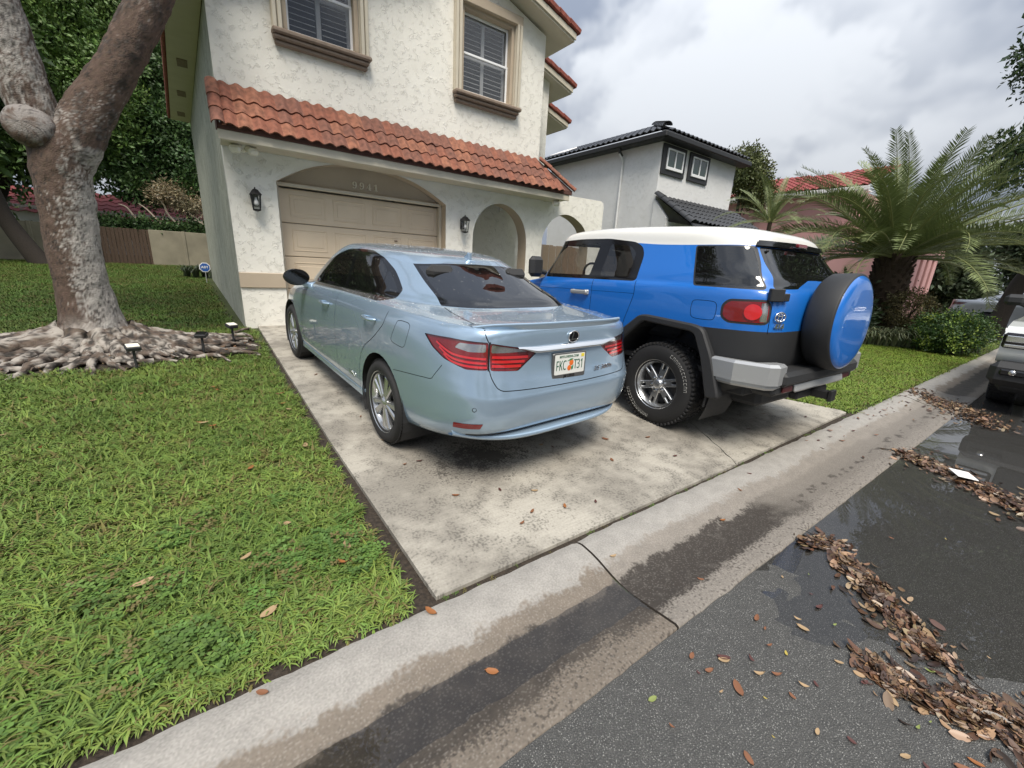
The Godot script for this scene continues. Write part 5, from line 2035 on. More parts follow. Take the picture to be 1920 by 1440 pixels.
	for i in range(40, s.nr - 1):
		for j in s.nc - 1:
			var p: Vector3 = s.P[i][j]
			var n: Vector3 = s.N[i][j]
			if p.z < -1.9 or n.y < 0.55:
				continue
			var e: float = s.P[i][j].distance_to(s.P[i + 1][j]) * s.P[i][j].distance_to(s.P[i][j + 1])
			var glass: bool = s.rp[i] > 11 and s.rp[i] < 15.4
			for sd in [1.0, -1.0]:
				var cnt := int(e * (700.0 if not glass else 90.0) + rg.randf())
				for q in cnt:
					var o: Vector3 = p.lerp(s.P[i + 1][j], rg.randf()).lerp(s.P[i][j + 1], rg.randf() * 0.5)
					var m := Vector3(sd, 1, 1)
					o *= m
					var nn := n * m
					var sc: float = 0.0022 + 0.0058 * pow(rg.randf(), 2.5)
					var tx := nn.cross(Vector3.FORWARD).normalized()
					list.append(Transform3D(Basis(tx * sc * rg.randf_range(0.8, 1.4), nn * sc, tx.cross(nn) * sc), o + nn * 0.0003))
	mm.instance_count = list.size()
	for i in list.size():
		mm.set_instance_transform(i, list[i])
	var mi := MultiMeshInstance3D.new()
	mi.multimesh = mm
	mi.material_override = M.drop_water
	mi.name = "rain_beads"
	mi.set_meta("kind", "stuff")
	car.add_child(mi)

func plate(car: Node3D, at: Vector3, turn: float) -> void:
	var p := Node3D.new()
	p.name = "licence_plate"
	car.add_child(p)
	p.transform = Transform3D(Basis(Vector3.UP, turn) * Basis(Vector3.RIGHT, -0.06), at)
	var b := MB.new()
	b.extrude(rrect(0.318, 0.178, 0.012), -0.006, 0.008, Transform3D.IDENTITY, 0.004)
	part("plate_frame", b, M.frame_grey, p)
	b = MB.new()
	b.extrude(rrect(0.286, 0.136, 0.008), 0.008, 0.0095, Transform3D(Basis.IDENTITY, Vector3(0, 0.010, 0)))
	part("plate_face", b, M.plate_white, p)
	var t1 := part("lettering", text_mesh("FKC", 0.098, 0.002, "Droid Sans", 400), M.plate_green, p)
	t1.transform = Transform3D(Basis.from_scale(Vector3(0.60, 0.92, 1)), Vector3(-0.084, 0.003, 0.0105))
	var t2 := part("lettering", text_mesh("T31", 0.098, 0.002, "Droid Sans", 400), M.plate_green, p)
	t2.transform = Transform3D(Basis.from_scale(Vector3(0.60, 0.92, 1)), Vector3(0.084, 0.003, 0.0105))
	var t3 := part("lettering", text_mesh("MYFLORIDA.COM", 0.022, 0.0015, "Droid Sans", 700), M.plate_green, p)
	t3.position = Vector3(-0.012, 0.062, 0.0102)
	var t4 := part("lettering", text_mesh("JM LEXUS", 0.024, 0.0015, "Droid Sans", 700), M.gloss_black, p)
	t4.position = Vector3(0, -0.073, 0.0088)
	for q in [[-0.006, -0.018, 0.019], [0.012, 0.018, 0.021]]:
		b = MB.new()
		b.lathe([Vector2(0, 0.0012), Vector2(q[2], 0.0)], 18, Vector3(q[0], q[1], 0.0105), Basis(Vector3(1, 0, 0), Vector3(0, 0, 1), Vector3(0, -1, 0)))
		part("orange_print", b, M.plate_orange, p)
	b = MB.new()
	b.extrude(pv([[-0.03, 0.030], [0.005, 0.046], [0.03, 0.044], [0.012, 0.034]]), 0.0100, 0.0112)
	b.extrude(pv([[0.012, -0.012], [0.034, 0.002], [0.030, -0.028], [0.016, -0.034]]), 0.0100, 0.0112)
	part("leaf_print", b, M.plate_leaf, p)
	b = MB.new()
	b.extrude(rrect(0.030, 0.022, 0.002), 0.0098, 0.0108, Transform3D(Basis.IDENTITY, Vector3(0.120, 0.062, 0)))
	part("sticker", b, M.sticker_yellow, p)

# ---------------------------------------------------------------- the blue off-roader
func suv() -> void:
	var car := thing("suv", Vector3.ZERO, "bright blue off-roader with white roof and round covered spare wheel, parked on driveway", "car")
	car.transform = suv_pose()
	var s := Shell.new()
	s.build(SUV_RINGS, SUV_Z, -1.2, 4, 128, 5)
	var c := Cutter.new()
	c.shell = s
	var paint: Material = M.suv_paint
	var G: Material = M.gap
	var gr := {"inset": 0.005}
	var arch_in := [[-0.62, 0.25], [-0.47, 0.76], [-0.23, 0.985], [-0.19, 0.995], [0.30, 0.96], [0.345, 0.94], [0.43, 0.76], [0.58, 0.25]]
	pan(c, "arch", "zy", soft(arch_in, 0.05), 0, 4.5, null, {"drop": true, "zmin": -1.2})
	var front_in: Array = []
	for p in arch_in:
		front_in.append([-2.69 - p[0], p[1]])
	pan(c, "arch", "zy", soft(front_in, 0.05), 0, 4.5, null, {"drop": true, "zmax": -1.2})
	# side glass in a black surround
	pan(c, "front_window", "zy", soft([[-1.815, 1.415], [-1.735, 1.752], [-1.04, 1.752], [-1.075, 1.41]], 0.03), 7.2, 12.8, M.clear_glass, {"split": true})
	pan(c, "door_window", "zy", soft([[-0.915, 1.405], [-0.885, 1.742], [-0.60, 1.708], [-0.515, 1.64], [-0.515, 1.402]], 0.03), 7.2, 12.8, M.tint_glass, {"split": true})
	pan(c, "window_surround", "zy", soft([[-1.895, 1.375], [-1.80, 1.80], [-1.35, 1.812], [-0.93, 1.800], [-0.56, 1.752], [-0.455, 1.70], [-0.41, 1.62], [-0.405, 1.365]], 0.05), 7.0, 12.9, M.gloss_black, {"split": true})
	pan(c, "quarter_window", "zy", soft([[0.240, 1.360], [0.130, 1.688], [0.560, 1.678], [0.780, 1.348]], 0.025), 6.4, 12, M.tint_glass, {"split": true})
	pan(c, "quarter_window_seal", "zy", soft([[0.226, 1.350], [0.116, 1.698], [0.572, 1.688], [0.796, 1.338]], 0.03), 6.4, 12, M.black_trim, {"split": true})
	pan(c, "rear_window", "xy", soft([[-0.725, 1.350], [-0.605, 1.678], [0.1, 1.684], [0.1, 1.43], [-0.16, 1.425], [-0.24, 1.40], [-0.40, 1.353], [-0.55, 1.350]], 0.02), 6.4, 12, M.tint_glass, {"zmin": 0.3})
	pan(c, "windscreen", "xy", pv([[0.1, 1.42], [-0.78, 1.42], [-0.68, 1.76], [0.1, 1.78]]), 8.2, 12.9, M.clear_glass, {"zmax": -1.4})
	pan(c, "windscreen_border", "xy", pv([[0.1, 1.38], [-0.83, 1.38], [-0.72, 1.79], [0.1, 1.81]]), 8.0, 13, M.gloss_black, {"zmax": -1.5})
	pan(c, "rear_visor", "xy", pv([[0.1, 1.684], [-0.635, 1.680], [-0.60, 1.724], [0.1, 1.742]]), 11, 13.3, M.gloss_black, {"zmin": 0.3, "inset": -0.02})
	# tail lamp: capsule with a round lens and a reversing strip
	pan(c, "lamp_lens", "ay", arc(Vector2(0.922, 1.166), 0.062, 0, TAU * 0.98, 24), 3, 6, M.lens_red_bright, {"split": true, "inset": -0.012})
	pan(c, "reversing_lens", "ay", pv([[0.868, 1.240], [0.822, 1.240], [0.818, 1.094], [0.866, 1.094]]), 3, 6, M.lens_silver, {"split": true, "inset": -0.004})
	pan(c, "tail_lamp", "ay", soft([[1.145, 1.20], [1.10, 1.242], [0.815, 1.250], [0.806, 1.086], [1.09, 1.084], [1.145, 1.12]], 0.05), 3, 6, M.lens_red, {"split": true, "inset": -0.003})
	pan(c, "tail_lamp_rim", "ay", soft([[1.165, 1.21], [1.11, 1.260], [0.80, 1.268], [0.79, 1.068], [1.10, 1.066], [1.165, 1.11]], 0.06), 3, 6, M.black_plastic, {"split": true})
	# shut lines
	pan(c, "shut_line", "zy", seam([[-0.40, 1.372], [-0.388, 1.244], [-0.44, 1.08], [-0.486, 0.943], [-0.55, 0.62]], 0.003), 1, 8.4, G, gr)
	pan(c, "shut_line", "zy", seam([[-0.985, 1.40], [-0.985, 1.146], [-0.99, 0.62]], 0.003), 1, 8.6, G, gr)
	pan(c, "shut_line", "zy", seam([[-1.93, 1.38], [-1.95, 1.1], [-1.94, 0.62]], 0.003), 1, 8.6, G, gr)
	pan(c, "shut_line", "zy", seam_straight([[-1.94, 1.246], [-0.392, 1.246]], 0.0018), 3.5, 6.5, G, gr)
	pan(c, "shut_line", "ay", seam([[0.793, 1.0], [0.795, 1.15], [0.793, 1.36]], 0.003), 2.8, 7.4, G, gr)
	for q in [[[1.31, 1.232], [1.40, 1.228], [1.425, 1.20], [1.428, 1.12], [1.40, 1.08], [1.31, 1.072]], [[1.31, 1.072], [1.235, 1.075], [1.208, 1.10], [1.203, 1.19], [1.225, 1.225], [1.31, 1.232]]]:
		pan(c, "shut_line", "ay", seam(q, 0.0024), 3, 6, G, {"inset": 0.004, "side": "L"})
	pan(c, "fuel_door", "ay", soft([[1.428, 1.232], [1.428, 1.072], [1.203, 1.072], [1.203, 1.232]], 0.05), 3, 6, paint, {"side": "L"})
	# black lower cladding, doors, tailgate
	pan(c, "rear_cladding", "ay", pv([[-0.02, 0.3], [1.60, 0.3], [1.33, 1.010], [0.80, 1.018], [-0.02, 1.020]]), 0, 3.6, M.black_plastic)
	pan(c, "rocker_panel", "zy", pv([[-2.3, 0.3], [-0.3, 0.3], [-0.3, 0.60], [-2.3, 0.60]]), 0, 2, M.black_plastic)
	pan(c, "access_door", "zy", pv([[-0.985, 1.40], [-0.40, 1.372], [-0.388, 1.244], [-0.44, 1.08], [-0.486, 0.943], [-0.55, 0.60], [-0.99, 0.60], [-0.985, 1.146]]), 1, 8.4, paint, {"split": true})
	pan(c, "front_door", "zy", pv([[-1.93, 1.40], [-0.985, 1.40], [-0.985, 1.146], [-0.99, 0.60], [-1.94, 0.60], [-1.95, 1.1]]), 1, 8.4, paint, {"split": true})
	pan(c, "tailgate", "ay", pv([[-0.02, 1.019], [0.793, 1.016], [0.795, 1.15], [0.793, 1.38], [-0.02, 1.46]]), 2.8, 9.5, paint)
	pan(c, "roof", "", null, 11.62, 20, M.white_paint)
	pan(c, "body", "", null, -1, 20, paint)
	emit_panels(car, c)
	# wheel-arch flares: angular black bands standing proud
	var outer := [[-0.70, 0.40], [-0.54, 0.83], [-0.275, 1.045], [-0.20, 1.06], [0.325, 1.025], [0.42, 1.0], [0.535, 0.78], [0.66, 0.42]]
	var ring := Geometry2D.clip_polygons(soft(outer, 0.06), soft(arch_in, 0.05))[0]
	for sd in [-1.0, 1.0]:
		for z in [0.0, -2.69]:
			var b := MB.new()
			var zd := 1.0 if z == 0.0 else -1.0
			# polygon x -> car z, polygon y -> car y, extruded along car x
			b.extrude(ring, 0.89, 0.968, Transform3D(Basis(Vector3(0, 0, zd), Vector3(0, 1, 0), Vector3(sd, 0, 0)), Vector3(0, 0, z)), 0.014)
			part("arch_flare", b, M.black_plastic, car)
	wheel_well(car, 0.0, 0.46, 0.56, 0.93, 0.50)
	wheel_well(car, -2.69, 0.46, 0.56, 0.93, 0.50)
	for z in [0.0, -2.69]:
		for sd in [-1.0, 1.0]:
			wheel(car, Vector3(0.80 * sd, 0.402, z), sd, 0.402, 0.237, 0.265, "suv")
	for sd in [-1.0, 1.0]:
		var b := MB.new()
		b.box(Vector3(sd * 0.80, 0.50, 0.545), Vector3(0.30, 0.36, 0.018), 0.006, Basis(Vector3.RIGHT, 0.14))
		part("mud_flap", b, M.rubber, car)
	var b := MB.new()
	b.box(Vector3(0, 0.50, -1.2), Vector3(1.5, 0.10, 3.9), 0.02)
	b.box(Vector3(0, 0.42, 0.62), Vector3(1.1, 0.18, 0.35), 0.04)
	b.tube([Vector3(-0.75, 0.36, 0), Vector3(0.75, 0.36, 0)], [0.07, 0.07], 10)
	part("underbody", b, M.black_plastic, car)
	# bumper: silver corners, black step, silver lower plate, tow hitch
	for sd in [-1.0, 1.0]:
		b = MB.new()
		var plan := pv([[0.54, -0.905], [0.52, -0.955], [0.74, -0.975], [0.985, -0.905], [1.03, -0.83], [1.02, -0.70], [0.93, -0.70], [0.86, -0.86]])
		var pl := PackedVector2Array()
		for p in plan:
			pl.append(Vector2(-p.y * sd, p.x))
		b.extrude(pl, 0.62, 0.785, Transform3D(Basis(Vector3(-sd, 0, 0) * sd, Vector3(0, 0, 1), Vector3(0, 1, 0)), Vector3.ZERO), 0.022)
		var low := PackedVector2Array()
		for p in pl:
			low.append(p * Vector2(0.985, 0.985))
		b.extrude(low, 0.62, 0.575, Transform3D(Basis(Vector3(-sd, 0, 0) * sd, Vector3(0, 0, 1), Vector3(0, 1, 0)), Vector3.ZERO), 0.02)
		part("bumper_corner", b, M.silver_paint, car)
	b = MB.new()
	b.box(Vector3(0, 0.655, 0.94), Vector3(1.50, 0.12, 0.22), 0.03)
	b.box(Vector3(0, 0.57, 0.90), Vector3(1.60, 0.12, 0.20), 0.03)
	part("bumper_step", b, M.black_plastic, car)
	b = MB.new()
	b.box(Vector3(0, 0.565, 1.015), Vector3(0.98, 0.075, 0.03), 0.012, Basis(Vector3.RIGHT, -0.25))
	part("bumper_plate", b, M.silver_paint, car)
	for sd in [-1.0, 1.0]:
		b = MB.new()
		b.box(Vector3(sd * 0.60, 0.565, 1.008), Vector3(0.16, 0.05, 0.02), 0.006)
		part("reflector", b, M.lens_red_dark, car)
	b = MB.new()
	b.box(Vector3(0, 0.46, 0.95), Vector3(0.62, 0.07, 0.07), 0.012)
	b.box(Vector3(0, 0.465, 1.04), Vector3(0.075, 0.075, 0.16), 0.01)
	b.box(Vector3(0.0, 0.465, 1.13), Vector3(0.10, 0.10, 0.03), 0.006)
	part("tow_hitch", b, M.black_metal, car)
	# spare wheel in a hard cover
	var bz := Basis(Vector3(1, 0, 0), Vector3(0, 0, 1), Vector3(0, -1, 0))
	var sp := Vector3(0.0, 1.095, 0.0)
	b = MB.new()
	b.lathe([Vector2(0.30, 0.915), Vector2(0.375, 0.93), Vector2(0.400, 0.96), Vector2(0.405, 1.05), Vector2(0.405, 1.130), Vector2(0.398, 1.142), Vector2(0.388, 1.146)], 72, sp, bz)
	part("spare_cover", b, M.black_plastic, car)
	b = MB.new()
	b.lathe([Vector2(0.0, 1.182), Vector2(0.15, 1.181), Vector2(0.26, 1.178), Vector2(0.33, 1.172), Vector2(0.365, 1.163), Vector2(0.384, 1.149), Vector2(0.389, 1.138)], 72, sp, bz)
	part("spare_disc", b, paint, car)
	b = MB.new()
	b.tube([Vector3(0, 1.095, 0.86), Vector3(0, 1.095, 0.95)], [0.09, 0.09], 12)
	part("spare_carrier", b, M.black_metal, car)
	# hinges, badges, handles, mirrors, third brake lamp
	b = MB.new()
	b.box(Vector3(-0.775, 1.305, 0.868), Vector3(0.11, 0.10, 0.05), 0.008, Basis(Vector3.UP, -0.55))
	b.box(Vector3(-0.70, 1.29, 0.905), Vector3(0.06, 0.06, 0.03), 0.006, Basis(Vector3.UP, -0.2))
	part("gate_hinge", b, M.black_plastic, car)
	b = MB.new()
	var eb := Basis(Vector3.UP, -0.28)
	var eo := Vector3(-0.715, 1.138, 0.898)
	for q in [[0.052, 0.037, 0.0, 0.0], [0.020, 0.036, 0.0, 0.0], [0.040, 0.014, 0.0, 0.021]]:
		var pp: Array = []
		var rr: Array = []
		for i in 25:
			var a := TAU * i / 24.0
			pp.append(eo + eb * Vector3(cos(a) * q[0] + q[2], sin(a) * q[1] + q[3], 0.004))
			rr.append(0.0055)
		b.tube(pp, rr, 6, false)
	part("emblem", b, M.chrome, car)
	var bd := part("badge", text_mesh("4X4", 0.058, 0.008, "Droid Sans", 700), M.chrome, car)
	bd.transform = Transform3D(eb, Vector3(-0.705, 1.065, 0.900))
	for sd in [-1.0, 1.0]:
		b = MB.new()
		b.box(Vector3(sd * 0.958, 1.222, -1.16), Vector3(0.028, 0.045, 0.27), 0.012)
		b.box(Vector3(sd * 0.94, 1.222, -1.26), Vector3(0.03, 0.05, 0.05), 0.01)
		b.box(Vector3(sd * 0.94, 1.222, -1.05), Vector3(0.03, 0.055, 0.07), 0.01)
		part("door_handle", b, M.silver_paint, car)
		b = MB.new()
		b.box(Vector3(sd * 1.03, 1.49, -1.90), Vector3(0.20, 0.25, 0.12), 0.045)
		b.tube([Vector3(sd * 0.88, 1.42, -1.88), Vector3(sd * 0.98, 1.44, -1.89)], [0.03, 0.03], 8)
		part("mirror", b, M.black_plastic, car)
	b = MB.new()
	b.box(Vector3(0.0, 1.722, 0.648), Vector3(0.17, 0.03, 0.03), 0.006)
	part("brake_lamp", b, M.lens_red, car)
	for sd in [-1.0, 1.0]:
		b = MB.new()
		b.lathe([Vector2(0, 0.02), Vector2(0.012, 0.015), Vector2(0.014, 0)], 10, Vector3(sd * 0.56, 1.65, 0.628), bz)
		part("glass_hinge", b, M.black_plastic, car)
	# cabin
	b = MB.new()
	b.box(Vector3(0, 0.62, -0.7), Vector3(1.6, 0.05, 2.6))
	b.box(Vector3(0, 1.24, -1.80), Vector3(1.55, 0.24, 0.35), 0.06)
	part("cabin_trim", b, M.seat_cloth, car)
	seats(car, [-0.85, -0.05], 0.90)
	steering(car, Vector3(-0.38, 1.38, -1.50), -0.35)
	b = MB.new()
	b.box(Vector3(0.02, 1.70, -1.58), Vector3(0.24, 0.065, 0.04), 0.015)
	b.tube([Vector3(0.02, 1.70, -1.6), Vector3(0.02, 1.77, -1.66)], [0.012, 0.012], 6)
	b.tube([Vector3(0.02, 1.67, -1.57), Vector3(0.025, 1.60, -1.57), Vector3(0.02, 1.57, -1.57)], [0.006, 0.012, 0.016], 6)
	part("rear_view_mirror", b, M.black_plastic, car)

# ---------------------------------------------------------------- vegetation
func leaf_mat(called: String, lin: Array, back := 0.5) -> StandardMaterial3D:
	var m := mat(called, [1, 1, 1], 0.55)
	m.vertex_color_use_as_albedo = true
	m.albedo_color = srgb(lin[0], lin[1], lin[2])
	m.cull_mode = BaseMaterial3D.CULL_DISABLED
	m.backlight_enabled = true
	m.backlight = Color(back, back, back)
	return m

func multi(called: String, mesh: Mesh, m: Material, xf: Array, cols: Array, parent: Node3D) -> MultiMeshInstance3D:
	var mm := MultiMesh.new()
	mm.transform_format = MultiMesh.TRANSFORM_3D
	mm.use_colors = true
	mm.mesh = mesh
	mm.instance_count = xf.size()
	for i in xf.size():
		mm.set_instance_transform(i, xf[i])
		mm.set_instance_color(i, cols[i])
	var o := MultiMeshInstance3D.new()
	o.multimesh = mm
	o.material_override = m
	o.set_meta("kind", "stuff")
	if parent == null:
		o.name = numbered(called)
		add_child(o)
	else:
		o.name = called
		parent.add_child(o, true)
	return o

func leaf_clump(count: int, spread: float, l: float, w: float, sd: int) -> ArrayMesh:
	# a spray of separate pointed leaves
	var b := MB.new()
	var rg := RandomNumberGenerator.new()
	rg.seed = sd
	for i in count:
		var o := Vector3(rg.randfn(), rg.randfn() * 0.8, rg.randfn()) * spread * 0.45
		var d := (o.normalized() + Vector3(rg.randf() - 0.5, rg.randf() - 0.6, rg.randf() - 0.5)).normalized()
		var sd3 := d.cross(Vector3(rg.randf() - 0.5, 1.0, rg.randf() - 0.5)).normalized()
		var n := sd3.cross(d).normalized()
		var ll := l * rg.randf_range(0.7, 1.25)
		var ww := w * rg.randf_range(0.7, 1.2) * 0.5
		var mid := o + d * ll * 0.45 + n * ll * 0.06
		var tip := o + d * ll - n * ll * 0.05
		b.tri(o, mid + sd3 * ww, mid - sd3 * ww)
		b.tri(mid + sd3 * ww, tip, mid - sd3 * ww)
	return b.mesh()

func vary(rg: RandomNumberGenerator, base: Color, amt: float, dry := 0.0) -> Color:
	var k := 1.0 + rg.randf_range(-amt, amt)
	var c := Color(base.r * k * rg.randf_range(0.88, 1.15), base.g * k, base.b * k * rg.randf_range(0.85, 1.1))
	if rg.randf() < dry:
		c = c.lerp(Color(0.16, 0.10, 0.045), 0.7)
	return c

# crown: leaf sprays spread through several lobes, thicker towards the outside
func crown_points(rg: RandomNumberGenerator, lobes: Array, n: int, inner := 0.35) -> Array:
	var tot := 0.0
	for l in lobes:
		tot += l[1].x * l[1].y + l[1].z * l[1].y
	var out: Array = []
	for l in lobes:
		var k := int(n * (l[1].x * l[1].y + l[1].z * l[1].y) / tot)
		for i in k:
			var d := Vector3(rg.randfn(), rg.randfn(), rg.randfn()).normalized()
			var rr := pow(rg.randf_range(inner, 1.0), 0.6) * (0.82 + 0.36 * fa.get_noise_3d(d.x * 1.6 + l[0].x, d.y * 1.6 + l[0].y, d.z * 1.6) )
			out.append(l[0] + d * l[1] * rr)
	return out

func tree(called: String, label: String, base: Vector3, lobes: Array, n: int, clump: Mesh, m: Material, tint: Color, tr: float, group := "", trunk_to := Vector3.ZERO, sd := 1) -> Node3D:
	var t := thing(called, base, label, "tree", group)
	var rg := RandomNumberGenerator.new()
	rg.seed = sd
	var top: Vector3 = trunk_to if trunk_to != Vector3.ZERO else lobes[0][0]
	var b := MB.new()
	var p: Array = [base - Vector3(0, 0.1, 0), base.lerp(top, 0.3) + Vector3(rg.randf_range(-0.2, 0.2), 0, rg.randf_range(-0.2, 0.2)), base.lerp(top, 0.65), top]
	b.tube(spline(p, 4), [tr * 1.3, tr * 1.08, tr, tr * 0.95, tr * 0.9, tr * 0.85, tr * 0.8, tr * 0.72, tr * 0.65, tr * 0.55, tr * 0.5, tr * 0.42, tr * 0.35], 12, true, 0.12, sd)
	wpart("trunk", b, M.bark_dark, t)
	for l in lobes:
		b = MB.new()
		var s := base.lerp(top, rg.randf_range(0.55, 0.9))
		b.tube(spline([s, s.lerp(l[0], 0.5) + Vector3(rg.randf_range(-0.3, 0.3), 0.25, rg.randf_range(-0.3, 0.3)), l[0] + l[1] * Vector3(rg.randf_range(-0.4, 0.4), 0.2, rg.randf_range(-0.4, 0.4))], 4), [tr * 0.45, tr * 0.4, tr * 0.35, tr * 0.3, tr * 0.26, tr * 0.22, tr * 0.18, tr * 0.14, tr * 0.08], 7, true, 0.1, sd)
		wpart("limb", b, M.bark_dark, t)
	var xf: Array = []
	var cs: Array = []
	for q in crown_points(rg, lobes, n):
		xf.append(Transform3D(Basis.from_euler(Vector3(rg.randf() * TAU, rg.randf() * TAU, rg.randf() * TAU)).scaled(Vector3.ONE * rg.randf_range(0.7, 1.3)), q - base))
		cs.append(vary(rg, tint, 0.35))
	multi("crown", clump, m, xf, cs, t)
	return t

func bark_tube(path: Array, rad: Array, step: float, sides: int, colf: Callable, disp: float, b: MB) -> void:
	# fine tube with lumpy relief and a colour at every vertex
	var pts := spline(path, 24)
	var rr: Array = []
	for r in rad:
		rr.append(r)
	var rs := spline(rr, 24)
	# resample evenly
	var q: Array = [pts[0]]
	var qr: Array = [rs[0]]
	var acc := 0.0
	for i in range(1, pts.size()):
		acc += pts[i].distance_to(pts[i - 1])
		if acc >= step:
			acc = 0.0
			q.append(pts[i])
			qr.append(rs[i])
	q.append(pts[pts.size() - 1])
	qr.append(rs[rs.size() - 1])
	var P: Array = []
	var N: Array = []
	var C: Array = []
	var side := Vector3.RIGHT
	for i in q.size():
		var t: Vector3 = (q[mini(i + 1, q.size() - 1)] - q[maxi(i - 1, 0)]).normalized()
		side = (side - t * side.dot(t)).normalized()
		var oth := t.cross(side)
		var rp: Array = []
		var rn: Array = []
		var rc: Array = []
		for k in sides + 1:
			var an := TAU * k / sides
			var d := side * cos(an) + oth * sin(an)
			var s: Vector3 = q[i] + d * qr[i]
			var e: float = fa.get_noise_3d(s.x * 1.6, s.y * 1.2, s.z * 1.6) * 0.10 * qr[i] + fa.get_noise_3d(s.x * 9.0, s.y * 6.0, s.z * 9.0) * disp
			e *= smoothstep(0.0, 0.06, qr[i])
			s += d * e
			rp.append(s)
			rn.append(d)
			rc.append(colf.call(s, d))
		P.append(rp)
		N.append(rn)
		C.append(rc)
	# normals from the displaced surface
	for i in P.size():
		if qr[i] < 0.012:
			for k in sides + 1:
				N[i][k] = (q[i] - q[i - 1]).normalized()
			continue
		for k in sides + 1:
			var u: Vector3 = P[mini(i + 1, P.size() - 1)][k] - P[maxi(i - 1, 0)][k]
			var v: Vector3 = P[i][(k + 1) % sides if k < sides else 1] - P[i][k - 1 if k > 0 else sides - 1]
			var n := u.cross(v).normalized()
			if n.dot(N[i][k]) < 0.0:
				n = -n
			if n.length() > 0.5:
				N[i][k] = n
	b.sheet(P, N, C)

